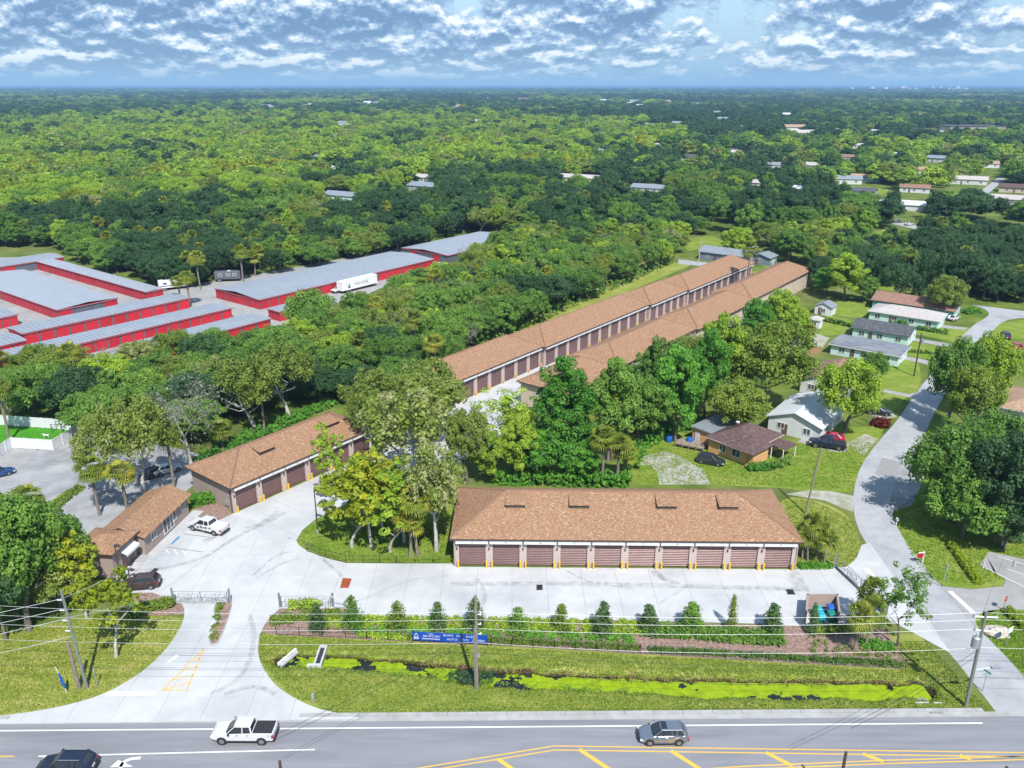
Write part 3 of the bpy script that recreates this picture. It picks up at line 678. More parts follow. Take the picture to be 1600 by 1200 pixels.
def garage_section(t, x0, yo, nb, bay, D, h, rise, front=True, ov=0.6, numbers=None, lamps=True, mats=('stucco_taupe', 'stucco_pier', 'door_brown'), jog=0.0):
    W = nb * bay; dh = h - 0.62; dw = bay - 0.95
    wall = MB().box((x0 + W / 2, yo + D / 2 + 0.15, (h - 0.04) / 2), (W, D - 0.3, h - 0.04)); wall.build('wall', mats[0], t)
    hip_roof(W, D, h, ov, rise, x0, yo).build('roof', 'shingle_brown', t)
    fascia(W, D, h, ov, x0, yo).build('fascia', 'dark_trim', t)
    a_, b_, c_, d_ = x0 - ov, x0 + W + ov, yo - ov, yo + D + ov; i_ = min((d_ - c_) / 2, (b_ - a_) / 2); ym_ = (c_ + d_) / 2; cap = MB()
    for p_, q_ in (((a_, c_, h), (a_ + i_, ym_, h + rise)), ((a_, d_, h), (a_ + i_, ym_, h + rise)), ((b_, c_, h), (b_ - i_, ym_, h + rise)), ((b_, d_, h), (b_ - i_, ym_, h + rise)), ((a_ + i_, ym_, h + rise), (b_ - i_, ym_, h + rise))):
        cap.bar((p_[0], p_[1], p_[2] + 0.01), (q_[0], q_[1], q_[2] + 0.01), 0.17)
    cap.build('ridge_cap', 'ridge_brown', t)
    if not front: return
    dm = roll_door(dw, dh, 15, mats[2])
    pm = MB().box((0, 0, 0), (0.95, 0.30, h - 0.10)).mesh('pier', mats[1])
    hm = MB().box((0, 0.24, 0), (bay - 0.22, 0.56, 0.52)).mesh('header_panel', 'white_paint')
    bm = MB().box((0, 0, 0), (dw, 0.30, 0.55)).mesh('lintel', mats[0])
    lm = MB().box((0, 0, 0), (0.14, 0.12, 0.34)).mesh('wall_lamp', 'plastic_black')
    half = MB().box((0, 0, 0), (0.475, 0.30, h - 0.10)).mesh('pier', mats[1])
    for i in range(nb + 1):
        if i in (0, nb): put('pier', half, t, (x0 + i * bay + (0.2375 if i == 0 else -0.2375), yo + 0.15, (h - 0.10) / 2))
        else: put('pier', pm, t, (x0 + i * bay, yo + 0.15, (h - 0.10) / 2))
        if lamps and i < nb: put('wall_lamp', lm, t, (x0 + i * bay + (0.2375 if i == 0 else 0), yo - 0.06, 2.75))
    for i in range(nb):
        xc = x0 + (i + 0.5) * bay
        put('roll_up_door', dm, t, (xc, yo + 0.24, 0.045))
        put('lintel', bm, t, (xc, yo + 0.152, dh + 0.045 + 0.275))
        hp = put('header_panel', hm, t, (xc, yo - 0.51, h - 0.50))
        if numbers:
            me = NUMS.setdefault(numbers[i], text_mesh(numbers[i], 0.36))
            if not me.materials: me.materials.append(MATS['slate_panel'])
            o = put('number', me, hp, (0, -0.046, -0.04)); o.rotation_euler = (math.pi / 2, 0, 0)
NUMS = {}
_o = 'first second third fourth fifth sixth seventh eighth ninth tenth eleventh twelfth thirteenth fourteenth fifteenth sixteenth seventeenth eighteenth nineteenth'.split()
ORDW = _o + [a + ('' if not b else ' ' + b) for a, a0 in (('twentieth', 'twenty'), ('thirtieth', 'thirty'), ('fortieth', 'forty'), ('fiftieth', 'fifty')) for a, b in [(a, '')] + [(a0, q) for q in _o[:9]]]
def downspout(t, x, y, h, m='stucco_pier'):
    MB().bar((x, y, 0.1), (x, y, h - 0.2), 0.13).build('downspout', m, t)
def vent(t, x, yo, h, ov, D, rise, w=2.5):
    half = D / 2 + ov; sl = rise / half
    zr = lambda y: h + (y - yo + ov) * sl
    y1, y2 = yo + D / 2 - 0.2, yo + D / 2 - 2.7
    a, b = x - w / 2, x + w / 2; zt1, zt2 = zr(y1) + 0.03, zr(y2) + 0.70
    mb = MB(); mb.add([(a, y2, zr(y2) - 0.2), (b, y2, zr(y2) - 0.2), (b, y2, zt2 - 0.06), (a, y2, zt2 - 0.06), (a, y1, zt1 - 0.1), (b, y1, zt1 - 0.1)], [(0, 1, 2, 3), (0, 3, 4), (1, 5, 2)])
    v = mb.build('roof_vent', 'dark_trim', t)
    MB().add([(a - 0.15, y2 - 0.3, zt2 - 0.03), (b + 0.15, y2 - 0.3, zt2 - 0.03), (b + 0.15, y1, zt1), (a - 0.15, y1, zt1), (a - 0.15, y2 - 0.3, zt2 - 0.11), (b + 0.15, y2 - 0.3, zt2 - 0.11), (b + 0.15, y1, zt1 - 0.08), (a - 0.15, y1, zt1 - 0.08)],
             [(0, 1, 2, 3), (4, 7, 6, 5), (0, 4, 5, 1), (1, 5, 6, 2), (3, 7, 4, 0)]).build('vent_roof', 'shingle_brown', v)
    lv = MB()
    for k in range(3): lv.box((x, y2 - 0.03, zr(y2) + 0.08 + k * 0.16), (w - 0.2, 0.04, 0.05))
    lv.build('louvre', 'wood_pole', v)

# the long brown roofed garage facing the road
p0, p1 = G(712, 884.5), G(1240, 889.5); d2 = p1 - p0; RZ2 = math.atan2(d2.y, d2.x); W2 = d2.length
g2 = thing('storage_garage', 'wide brown shingled garage with ten brown roll-up doors facing the concrete yard', 'garage', p0, RZ2)
D2, H2 = 13.3, 4.5; RISE2 = 3.35
garage_section(g2, 0, 0, 10, W2 / 10, D2, H2, RISE2, numbers=['10', '09', '08', '07', '06', '05', '04', '03', '02', '01'])
for px in (806, 905, 1040, 1135): vent(g2, (G(px, 780, 7.3) - p0).dot(d2.normalized()), 0, H2, 0.6, D2, RISE2)
downspout(g2, -0.1, -0.1, H2); downspout(g2, W2 + 0.1, -0.1, H2)
for i in range(10):
    for s in (-1, 1):
        x = (i + 0.5) * W2 / 10 + s * (W2 / 20 - 0.36); w = p0 + Vector((math.cos(RZ2) * x + math.sin(RZ2) * 0.4, math.sin(RZ2) * x - math.cos(RZ2) * 0.4, 0))
        bollard(w, 'yellow bollard at the %s edge of the %s door of the ten door garage' % ('left' if s < 0 else 'right', ORDW[i]), 'yellow bollards before the ten door garage')
# building behind the office
c1 = G(367, 801.5); B1L = 6; bay1 = 4.62
g1 = thing('storage_garage', 'brown roofed garage with six brown doors standing beside the small office', 'garage', c1, math.pi / 2 - GA)
garage_section(g1, 0, 0, B1L, bay1, 10.8, 4.5, 2.75, numbers=['16', '15', '14', '13', '12', '11'])
for px, py in ((396, 690), (497, 650)):
    q = G(px, py, 7.0) - c1; vent(g1, q.dot(UA), 0, 4.5, 0.6, 10.8, 2.75, 2.7)
downspout(g1, -0.1, -0.1, 4.5); downspout(g1, -0.1, 0.5, 4.5, 'dark_trim')
mtr = MB().box((0, 0, 1.3), (0.22, 0.6, 0.8)).box((0, 0.5, 1.1), (0.2, 0.4, 0.5)); mtr.build('meter_box', 'galvanised', g1, (-0.13, 1.4, 0))
for i in range(B1L):
    for s in (-1, 1):
        w = c1 + UA * ((i + 0.5) * bay1 + s * (bay1 / 2 - 0.36)) + UN * 0.4
        bollard(w, 'yellow bollard at the %s edge of the %s door beside the office' % ('left' if s < 0 else 'right', ORDW[i]), 'yellow bollards before the garage beside the office')
# the two long parallel garages
ga = thing('long_garage', 'long stepped brown roofed garage whose row of doors faces the right', 'garage', TN(108.8, -101.2), math.pi / 2 - GA)
SA = ((0.0, 7, 4.53, 0.0), (32.2, 10, 4.7, -0.8), (79.8, 5, 4.15, -1.5), (101.2, 10, 4.7, -2.1))
for x0, nb, bay, jog in SA:
    garage_section(ga, x0, jog, nb, bay, 11.0, 5.0, 2.9, lamps=False)
kb = 0
for x0, nb, bay, jog in SA:
    for i in range(nb):
        kb += 1; w = TN(108.8, -101.2) + UA * (x0 + (i + 0.93) * bay) - UN * (jog - 0.4)
        bollard(w, 'yellow bollard at the %s door from the near end of the left long garage' % ORDW[kb - 1], 'yellow bollards along the left long garage')
gb = thing('long_garage', 'long stepped brown roofed garage with plain cream back wall facing the houses', 'garage', TN(257.0, -91.0), math.pi / 2 - GA + math.pi)
for x0, nb, bay, jog, fr in ((0.0, 10, 4.75, -0.5, 1), (48.2, 8, 4.35, 0.5, 1), (83.7, 8, 4.4, -0.2, 1), (119.5, 4, 4.6, 0.5, 1)):
    garage_section(gb, x0, jog, nb, bay, 11.5, 5.3, 2.9, lamps=False, mats=('stucco_cream', 'stucco_pier', 'door_brown'))
cf = MB()
for x0 in (47.8, 83.3, 119.0): cf.box((x0, 11.5, 2.6), (0.5, 0.6, 5.1))
cf.build('corner_pier', 'stucco_taupe', gb)
dsm = MB().bar((0, 0, 0.1), (0, 0, 5.1), 0.12).mesh('downspout', 'stucco_pier')
for x in range(6, 136, 9): put('downspout', dsm, gb, (x, 12.05, 0))

def window(parent, c, w, h, axis='x', side=-1, panes=2, frame='white_paint'):
    """c: centre on the wall face; axis: direction along the wall; side: sign of the outward normal"""
    fr = MB(); t = 0.09
    def bx(u, z, du, dz_, dd, off, buf):
        if axis == 'x': buf.box((c[0] + u, c[1] + side * off, c[2] + z), (du, dd, dz_))
        else: buf.box((c[0] + side * off, c[1] + u, c[2] + z), (dd, du, dz_))
    bx(0, h / 2, w + t, t, 0.1, 0.03, fr); bx(0, -h / 2, w + t, t, 0.1, 0.03, fr)
    for k in range(panes + 1): bx(-w / 2 + w * k / panes, 0, t, h - t, 0.1, 0.03, fr)
    f = fr.build('window', frame, parent)
    for k in range(panes):
        pb = MB(); bx(-w / 2 + w * (k + 0.5) / panes, 0, w / panes - t, h - t, 0.03, 0.02, pb); pb.build('pane', 'window_glass', f)
    return f
def door(parent, c, w, h, m, axis='x', side=-1):
    d = MB(); hd = MB()
    if axis == 'x': d.box((c[0], c[1] + side * 0.03, h / 2), (w, 0.08, h)); hd.box((c[0] + w * 0.38, c[1] + side * 0.1, 1.0), (0.08, 0.06, 0.12))
    else: d.box((c[0] + side * 0.03, c[1], h / 2), (0.08, w, h)); hd.box((c[0] + side * 0.1, c[1] + w * 0.38, 1.0), (0.06, 0.08, 0.12))
    o = d.build('door', m, parent); hd.build('handle', 'galvanised', o); return o
def gable_wall(t, W, D, h, rise, axis, m, x0=0, y0=0):
    mb = MB().box((x0 + W / 2, y0 + D / 2, h / 2 - 0.03), (W, D, h - 0.06))
    if axis == 'x':
        for x in (x0, x0 + W): mb.add([(x, y0, h - 0.06), (x, y0 + D, h - 0.06), (x, y0 + D / 2, h + rise - 0.2)], [(0, 1, 2)])
    elif axis == 'y':
        for y in (y0, y0 + D): mb.add([(x0, y, h - 0.06), (x0 + W, y, h - 0.06), (x0 + W / 2, y, h + rise - 0.2)], [(0, 1, 2)])
    return mb.build('wall', m, t)
# office
of0 = G(229, 868); ofd = (G(296, 803) - of0); ofr = math.atan2(ofd.y, ofd.x); OW = ofd.length
of = thing('office_building', 'small taupe office with brown shingle roof and lower side wing', 'office', of0, ofr)
gable_wall(of, OW, 6.0, 3.1, 1.35, 'x', 'stucco_taupe')
gable_roof(OW, 6.0, 3.1, 0.55, 1.35, 'x').build('roof', 'shingle_brown', of)
window(of, (OW * 0.30 - 1.2, 0, 1.9), 1.1, 1.2); window(of, (OW * 0.52, 0, 1.6), 2.6, 2.2, panes=3); window(of, (OW * 0.66, 0, 1.9), 0.9, 1.5, panes=1); window(of, (OW * 0.88, 0, 2.0), 0.9, 1.1)
MB().box((-3.0, 3.6, 1.9), (5.0, 5.2, 3.8)).build('wing_wall', 'stucco_taupe', of)
hip_roof(5.0, 5.2, 3.82, 0.55, 1.05, -5.5, 1.0).build('wing_roof', 'shingle_brown', of)
fascia(5.0, 5.2, 3.82, 0.55, -5.5, 1.0, 0.14).build('wing_fascia', 'dark_trim', of)
door(of, (-1.6, 1.0, 0), 1.0, 2.1, 'door_brown'); door(of, (-3.0, 1.0, 0), 1.1, 2.1, 'door_brown')
MB().add([(-4.0, 0.98, 3.0), (-1.0, 0.98, 3.0), (-1.0, 0.0, 2.55), (-4.0, 0.0, 2.55), (-4.0, 0.0, 2.2), (-1.0, 0.0, 2.2)], [(0, 3, 2, 1), (3, 4, 5, 2)]).build('awning', 'white_paint', of)
MB().box((-0.9, 0.2, 0.12), (1.6, 1.5, 0.16)).build('step', 'concrete_kerb', of)
MB().box((OW * 0.5, -0.9, 0.06), (OW + 2, 1.7, 0.10)).build('walkway', 'concrete', of)
# red and grey self storage sheds
def shed(label, corner, L_, D_, nf, nl, h=3.0, front='red_door', lm='red_door', solid=(), solidl=()):
    c = G(corner[0], corner[1], h); c.z = 0
    t = thing('storage_shed', label, 'storage shed', c, math.pi / 2 - GA, 'red and grey self storage sheds')
    MB().box((L_ / 2, D_ / 2, h / 2 - 0.1), (L_ - 0.1, D_ - 0.1, h - 0.2)).build('wall', 'slate_panel', t)
    sm_ = MB(); ns = max(2, int(L_ / 1.2)); ax = 'x' if L_ >= D_ * 0.8 else 'y'; rise = 0.035 * min(L_, D_)
    rf = gable_roof(L_, D_, h, 0.25, rise, ax)
    for i in range(ns + 1 if ax == 'x' else 0):
        x = L_ * i / ns
        for a, b in ((-0.25, D_ / 2), (D_ / 2, D_ + 0.25)):
            z0 = h + (rise if a > 0 else 0); z1 = h + (rise if b < D_ else 0)
            sm_.add([(x - 0.11, a, z0 + 0.005), (x + 0.11, a, z0 + 0.005), (x + 0.11, b, z1 + 0.005), (x - 0.11, b, z1 + 0.005), (x, a, z0 + 0.09), (x, b, z1 + 0.09)], [(0, 4, 5, 3), (4, 1, 2, 5)])
    for i in range(int(D_ / 1.2) if ax == 'y' else 0):
        y = 1.2 * i + 0.4
        for a, b in ((-0.25, L_ / 2), (L_ / 2, L_ + 0.25)):
            z0 = h + (rise if a > 0 else 0); z1 = h + (rise if b < L_ else 0)
            sm_.add([(a, y - 0.11, z0 + 0.005), (a, y + 0.11, z0 + 0.005), (b, y + 0.11, z1 + 0.005), (b, y - 0.11, z1 + 0.005), (a, y, z0 + 0.09), (b, y, z1 + 0.09)], [(0, 3, 5, 4), (4, 5, 2, 1)])
    rf.build('roof', 'roof_metal', t)
    tag(sm_.build('seam', 'seam_metal', t), kind='stuff')
    tr = MB().box((L_ / 2, -0.28, h - 0.12), (L_ + 0.6, 0.05, 0.22)).box((-0.28, D_ / 2, h - 0.12 + 0.0), (0.05, D_ + 0.4, 0.22)).box((L_ + 0.28, D_ / 2, h - 0.12), (0.05, D_ + 0.4, 0.22)); tr.build('trim', 'red_trim', t)
    MB().box((L_ / 2, -0.03, h - 0.36), (L_ - 0.1, 0.06, 0.14)).build('eave_band', 'white_paint', t)
    dhh = h - 0.55
    if nf:
        b = L_ / nf; dm = roll_door(b * 0.86, dhh, 10, front)
        for i in range(nf):
            if i in solid: continue
            put('roll_up_door', dm, t, ((i + 0.5) * b, 0.02, 0.03))
    if nl:
        b = D_ / nl; dm = roll_door(b * 0.86, dhh, 10, lm)
        for i in range(nl):
            if i in solidl: continue
            o = put('roll_up_door', dm, t, (0.02, (i + 0.5) * b, 0.03)); o.rotation_euler = (0, 0, -math.pi / 2)
    return t
def dist(a, b, d, h=3.0):
    return abs((G(*b, h) - G(*a, h)).dot(d))
shed('grey roofed red storage shed, shortest and nearest the road of the three parallel sheds', (217, 550), dist((217, 550), (421, 497), UA), 8.5, 8, 3)
shed('long grey roofed red storage shed in the middle of the three parallel sheds', (15, 562), dist((15, 562), (362, 481), UA), 8.5, 18, 3)
shed('grey roofed red storage shed, farthest back of the three parallel sheds', (35, 521), dist((35, 521), (297, 465.5), UA), 8.5, 12, 2)
shed('low red storage shed joined on at the left edge of the picture', (-90, 560), dist((-90, 560), (33, 528), UA), 9.5, 6, 2, h=2.8)
shed('broad grey roofed storage shed with narrow red doors along its left side', (89, 484), dist((89, 484), (179, 464), UA), 62, 4, 30, solid=(1, 2), solidl=(18, 19, 20, 21, 22, 23))
shed('long thin red storage shed at the foot of the dark oaks', (228, 456), dist((228, 456), (248, 449), UA), dist((228, 456), (75, 405), UN), 2, 26)
shed('small red storage shed at the far left edge below the trees', (-60, 426), dist((-60, 426), (78, 396), UA), 12, 8, 3, solid=(4, 5))
shed('very large grey roofed red storage shed beside the white box trailer', (405, 468), dist((405, 468), (655, 401), UA), dist((405, 468), (339, 450), UN), 22, 10)
shed('flat grey roofed slate storage shed at the far end of the storage lot', (700, 399), dist((700, 399), (800, 369), UA), dist((700, 399), (629, 387), UN), 8, 6, solid=(0, 1, 2, 3, 4, 5, 6, 7), solidl=(0, 2, 3, 5))
shed('little red storage shed cut off by the left edge, beside the broad grey roof', (-80, 512), dist((-80, 512), (32, 493), UA), 10, 8, 2)
shed('short red storage shed half hidden behind green trees below the large shed', (436, 487), 9, 5, 3, 2, h=2.8)

# houses
HROT = math.atan2(UN.y, UN.x)
def house(label, px, W, D, h, rise, kind, roofm, wallm, axis='x', rz=HROT, wins=3, z=0.0, ov=0.5, name='house', side_wins=2, loc=None, group=None, parts=True):
    o = loc or G(*px)
    t = thing(name, label, name if name == 'house' else name.replace('_', ' '), o, rz, group)
    if kind == 'gable': gable_wall(t, W, D, h, rise, axis, wallm); gable_roof(W, D, h, ov, rise, axis).build('roof', roofm, t)
    elif kind == 'hip': MB().box((W / 2, D / 2, h / 2 - 0.03), (W, D, h - 0.06)).build('wall', wallm, t); hip_roof(W, D, h, ov, rise).build('roof', roofm, t); fascia(W, D, h, ov, t=0.14).build('fascia', 'white_paint', t)
    else:
        MB().box((W / 2, D / 2, h / 2 - 0.03), (W, D, h - 0.06)).build('wall', wallm, t)
        MB().box((W / 2, D / 2, h + 0.09), (W + 2 * ov, D + 2 * ov, 0.2)).build('roof', roofm, t)
        fascia(W, D, h + 0.05, ov, t=0.2).build('fascia', 'white_paint', t)
    if parts:
        for i in range(wins): window(t, (W * (i + 0.5) / wins, 0, h * 0.55), 1.3, 1.15)
        for i in range(side_wins): window(t, (W, D * (i + 0.5) / side_wins, h * 0.55), 1.3, 1.15, 'y', 1)
        door(t, (W * 0.33, 0, 0), 0.95, 2.05, 'door_brown')
        door(t, (W, D * 0.5, 0), 0.95, 2.05, 'white_paint', 'y', 1)
    return t
# orange house with the purple hip roof
c0, ca_, cb_ = G(1166, 728), G(1084, 697), G(1229, 719)
hr = math.atan2((c0 - ca_).y, (c0 - ca_).x); HW = (c0 - ca_).length
h1 = thing('house', 'pale orange house with dark purple hip roof and a flat roofed annexe', 'house', ca_, hr)
HD = abs((cb_ - c0).dot(Vector((-math.sin(hr), math.cos(hr), 0)))) + 3.0
MB().box((HW / 2 + 1.5, HD / 2, 1.4), (HW - 3, HD, 2.8)).build('wall', 'orange_wall', h1)
hip_roof(HW - 3, HD, 2.85, 0.5, 2.1, 3.0, 0).build('roof', 'shingle_purple', h1)
fascia(HW - 3, HD, 2.85, 0.5, 3.0, 0, 0.14).build('fascia', 'stucco_cream', h1)
MB().box((HW - 1.0, HD / 2 - 2.5, 1.38), (4.0, 4.6, 2.76)).build('wing_wall', 'orange_wall', h1)
hip_roof(4.4, 5.6, 2.88, 0.5, 1.4, HW - 3.2, -0.7).build('wing_roof', 'shingle_purple', h1)
MB().box((0.6, HD / 2 + 0.5, 1.35), (4.6, HD - 2.5, 2.7)).build('annexe_wall', 'orange_wall', h1)
MB().box((0.6, HD / 2 + 0.5, 2.8), (5.2, HD - 1.8, 0.18)).build('annexe_roof', 'roof_metal', h1)
door(h1, (-0.6, 1.75, 0), 0.95, 2.1, 'white_paint')
window(h1, (HW * 0.55, 0, 1.6), 1.2, 1.3); window(h1, (HW - 1.2, -0.01 - 0.0, 1.6), 1.9, 1.3) if False else window(h1, (HW * 0.80, 0, 1.6), 1.6, 1.3)
vp = MB().box((HW * 0.5, HD / 2 - 0.2, 4.95), (0.5, 0.5, 0.25)); vp.build('roof_vent', 'white_paint', h1)
porch = MB()
for x, y in ((HW + 1.2, HD * 0.55), (HW + 3.4, HD * 0.55), (HW + 3.4, HD * 0.95)): porch.bar((x, y, 0), (x, y, 2.4), 0.12)
porch.build('porch_post', 'white_paint', h1)
MB().box((HW + 2.2, HD * 0.75, 2.45), (3.2, 3.6, 0.12)).build('porch_roof', 'shingle_purple', h1)
# white roofed house
house('pale house with a bright white metal roof beside the parked cars', (1199, 672), 9.5, 13.5, 2.9, 1.9, 'gable', 'roof_white', 'wall_white', 'y', wins=2)
house('white walled house with a red brown gable roof', (1249, 612), 9.0, 13, 2.9, 2.0, 'gable', 'shingle_redbrown', 'wall_white', 'y', wins=2)
house('low house under a flat blue grey roof', (1297, 553), 15, 8.5, 2.6, 0, 'flat', 'roof_flat_grey', 'wall_mint', wins=3)
house('house with a grey shingle gable roof and pale green walls', (1331, 527), 13, 8.5, 2.7, 1.6, 'gable', 'shingle_grey', 'wall_mint', 'x', wins=3)
house('mint green house with a pale hip roof', (1357, 500), 17, 9, 2.7, 1.5, 'hip', 'shingle_pale', 'wall_mint', wins=4)
house('teal house with a red brown gable roof beyond the pale roof', (1362, 482), 21, 9.5, 2.7, 1.7, 'gable', 'shingle_redbrown', 'wall_teal', 'x', wins=4)
house('house with a tan roof cut off by the right edge', (1556, 660), 18, 13, 3.4, 2.4, 'hip', 'shingle_tan', 'wall_white', wins=3)
house('little grey and white garden shed with a gabled blue grey roof', (1272, 490), 4.6, 4.2, 2.3, 1.2, 'gable', 'roof_metal', 'wall_white', 'y', wins=1, side_wins=0, name='garden_shed', ov=0.3)
house('small white garden shed with a pinkish lid roof', (1262, 512), 2.8, 3.0, 2.5, 0.7, 'hip', 'shingle_pale', 'wall_white', wins=1, side_wins=0, name='garden_shed', ov=0.25)
house('grey metal garden shed beside the brown wooden fence', (1230, 552), 3.4, 3.6, 2.5, 0.5, 'gable', 'roof_metal', 'wall_bluegrey', 'y', wins=0, side_wins=0, name='garden_shed', ov=0.2)
house('slate blue house with grey metal roof behind the far end of the long garages', (1092, 405), 19, 9, 3.0, 1.6, 'gable', 'roof_metal', 'wall_slate', 'x', wins=3)
house('small slate shed with pale metal roof behind the long garages', (1172, 412), 7, 7, 2.8, 1.2, 'gable', 'roof_metal', 'wall_slate', 'y', wins=1, name='garden_shed')
house('blue grey house with pale roof among trees above the long garages', (1188, 372), 14, 8, 2.8, 1.4, 'gable', 'roof_metal', 'wall_slate', 'x', wins=2)
far_h = [((985, 300), 30, 11, 'roof_metal', 'wall_white', 'white and blue grey roofed house in the middle of the wood'), ((868, 283), 38, 12, 'shingle_pale', 'stucco_cream', 'wide cream house in the middle of the wood'),
 ((636, 297), 24, 12, 'roof_metal', 'wall_bluegrey', 'blue grey roofed house in the left middle of the wood'), ((505, 312), 26, 10, 'roof_metal', 'wall_mint', 'pale green roofed shed in the wood above the dark oaks'), ((514, 270), 16, 9, 'roof_white', 'wall_white', 'long white roofed house in the left wood'),
 ((484, 250), 15, 9, 'roof_metal', 'wall_white', 'small grey roofed house in the left wood'), ((1326, 306), 14, 8, 'shingle_grey', 'wall_white', 'grey roofed house with a lawn behind it'), ((1366, 326), 28, 9, 'roof_white', 'wall_white', 'house with a long white roof right of centre'),
 ((1405, 300), 16, 8, 'shingle_redbrown', 'wall_white', 'house with a red brown roof beyond the long white roof'), ((1538, 318), 26, 12, 'shingle_pale', 'wall_white', 'pale house beside the far straight street'), ((1560, 300), 24, 12, 'shingle_purple', 'stucco_cream', 'brown roofed house beyond the far straight street'),
 ((1303, 250), 22, 10, 'shingle_redbrown', 'wall_white', 'low brown roofed house in the trees upper right'), ((1328, 283), 18, 8, 'shingle_tan', 'wall_mint', 'mint house with a tan roof on an open lawn'), ((1222, 302), 16, 8, 'roof_white', 'wall_white', 'white roofed house between dark oaks'), ((1160, 292), 16, 8, 'shingle_pale', 'wall_white', 'pale roofed house at the edge of the dark oaks'),
 ((1345, 208), 34, 14, 'roof_white', 'wall_white', 'white house in the far trees upper right'), ((640, 283), 20, 9, 'shingle_pale', 'wall_white', 'pale roofed house behind the blue grey roof'), ((700, 262), 18, 9, 'roof_metal', 'wall_white', 'metal roofed house in the centre of the far wood'), ((1140, 243), 18, 9, 'shingle_pale', 'wall_white', 'pale house beyond the lime green trees')]
for px, w, d, rm, wm, lab in far_h:
    house(lab, px, w, d, 3.0, 1.8, 'gable', rm, wm, 'x', wins=3, rz=HROT + 0.15, side_wins=0)
more = [(1130, 240), (1182, 229), (1242, 237), (1300, 207), (1522, 262), (1150, 202), (1096, 218), (1202, 217), (1332, 232), (1402, 227), (1442, 252), (1386, 247), (1252, 264), (1192, 264), (1292, 287), (1482, 287), (1424, 272), (1060, 250), (1020, 232), (930, 240)]
mr = random.Random(8)
for k, px in enumerate(sorted(more)):
    wd = mr.uniform(15, 24); rm = mr.choice(('shingle_pale', 'roof_white', 'shingle_tan', 'roof_metal', 'shingle_grey')); far_h.append((px, wd, 9, rm, 'wall_white', ''))
    house('pale house among the trees of the right hand suburb, %s from left' % ORDW[k], px, wd, 9, 3.2, 2.0, 'gable', rm, 'wall_white', 'x', wins=3, rz=HROT + mr.uniform(-.2, .5), side_wins=0, group='suburb houses')
# tiny houses towards the horizon
hw = MB().box((0, 0, 1.7), (16, 9, 3.4)).mesh('wall', 'wall_white'); roofs = {m: gable_roof(16, 9, 3.4, 0.5, 1.8, 'x', -8, -4.5).mesh('roof', m) for m in ('roof_white', 'shingle_pale', 'shingle_tan', 'roof_metal')}
hr_ = random.Random(21); FARH = []
spots = [(364, 172), (372, 171), (400, 169), (415, 169), (423, 171), (440, 168), (478, 168), (486, 166), (560, 165), (572, 163), (585, 165), (590, 163), (622, 167), (708, 171), (716, 168), (742, 152), (760, 157), (798, 157), (818, 158), (880, 170), (960, 176), (985, 165), (990, 161), (1000, 168), (1040, 158), (1045, 162), (1075, 163), (1084, 166), (1095, 160), (1100, 163), (1122, 180), (1160, 170), (1190, 168), (1236, 157), (1270, 167), (1290, 177), (1325, 182), (1368, 155), (1382, 156), (1420, 155), (1128, 190), (1225, 183), (1270, 180), (533, 196), (538, 201), (748, 193), (945, 160), (300, 168), (282, 186), (1015, 200), (1060, 196), (1240, 205), (1255, 214)]
for ks, (px, py) in enumerate(sorted(spots)):
    g = G(px, py); s = 1.25 + 0.6 * hr_.random() + max(0, (172 - py)) * 0.05
    t = thing('house', 'tiny pale far house, %s from the left among the woods towards the horizon' % ORDW[ks], 'house', g, hr_.uniform(-0.5, 0.5), 'tiny far houses'); t.scale = (s, s, s)
    put('wall', hw, t); put('roof', roofs[hr_.choice(list(roofs))], t); FARH.append((g, 14 * s))
def big_box(label, px0, px1, base, h, D, m='wall_white', rm='roof_white'):
    a, b = G(px0, base), G(px1, base); t = thing('warehouse', label, 'warehouse', a, math.atan2((b - a).y, (b - a).x)); w = (b - a).length
    MB().box((w / 2, D / 2, h / 2), (w, D, h)).build('wall', m, t); MB().box((w / 2, D / 2, h + 0.3), (w + 2, D + 2, 0.6)).build('roof', rm, t)
    wm = MB().box((0, 0, 0), (w / 24, 0.6, h * 0.3)).mesh('window', 'window_glass')
    for k in range(12): put('window', wm, t, (w * (k + 0.5) / 12, -0.1, h * 0.45))
    FARH.append((a, 20)); FARH.append((b, 20)); FARH.append(((a + b) / 2, w * 0.4))
big_box('large pale warehouse far off near the right horizon', 1478, 1572, 151.5, 14, 120)
big_box('white warehouse on the horizon right of centre', 1280, 1320, 149.5, 13, 100)
big_box('small white warehouse near the horizon right of centre', 1225, 1255, 148, 10, 80)
big_box('pale block with a blue grey roof behind dark trees at the right', 1484, 1570, 206, 7, 45, 'stucco_cream', 'shingle_grey')
big_box('long low pale roof behind the dark trees at the right', 1432, 1478, 208, 5, 25, 'wall_white', 'shingle_grey')
# beach towers on the horizon
tr_ = random.Random(5)
for kt, px in enumerate((1330, 1362, 1383, 1386, 1409, 1414, 1420, 1430, 1446, 1452, 1456, 1468, 1481, 1486, 1490, 1495, 1502, 1508)):
    D = 9000.0; x = (px - 800) / FPX * (D * cp + CAMH * sp); h = tr_.uniform(22, 57); w = tr_.uniform(16, 44)
    t = thing('tower_block', 'pale beach tower block, %s from the left on the right horizon' % ORDW[kt], 'tower', (x, D, 0), 0, 'beach towers on the horizon')
    MB().box((0, 0, h / 2), (w, 30, h)).build('wall', 'wall_white', t)
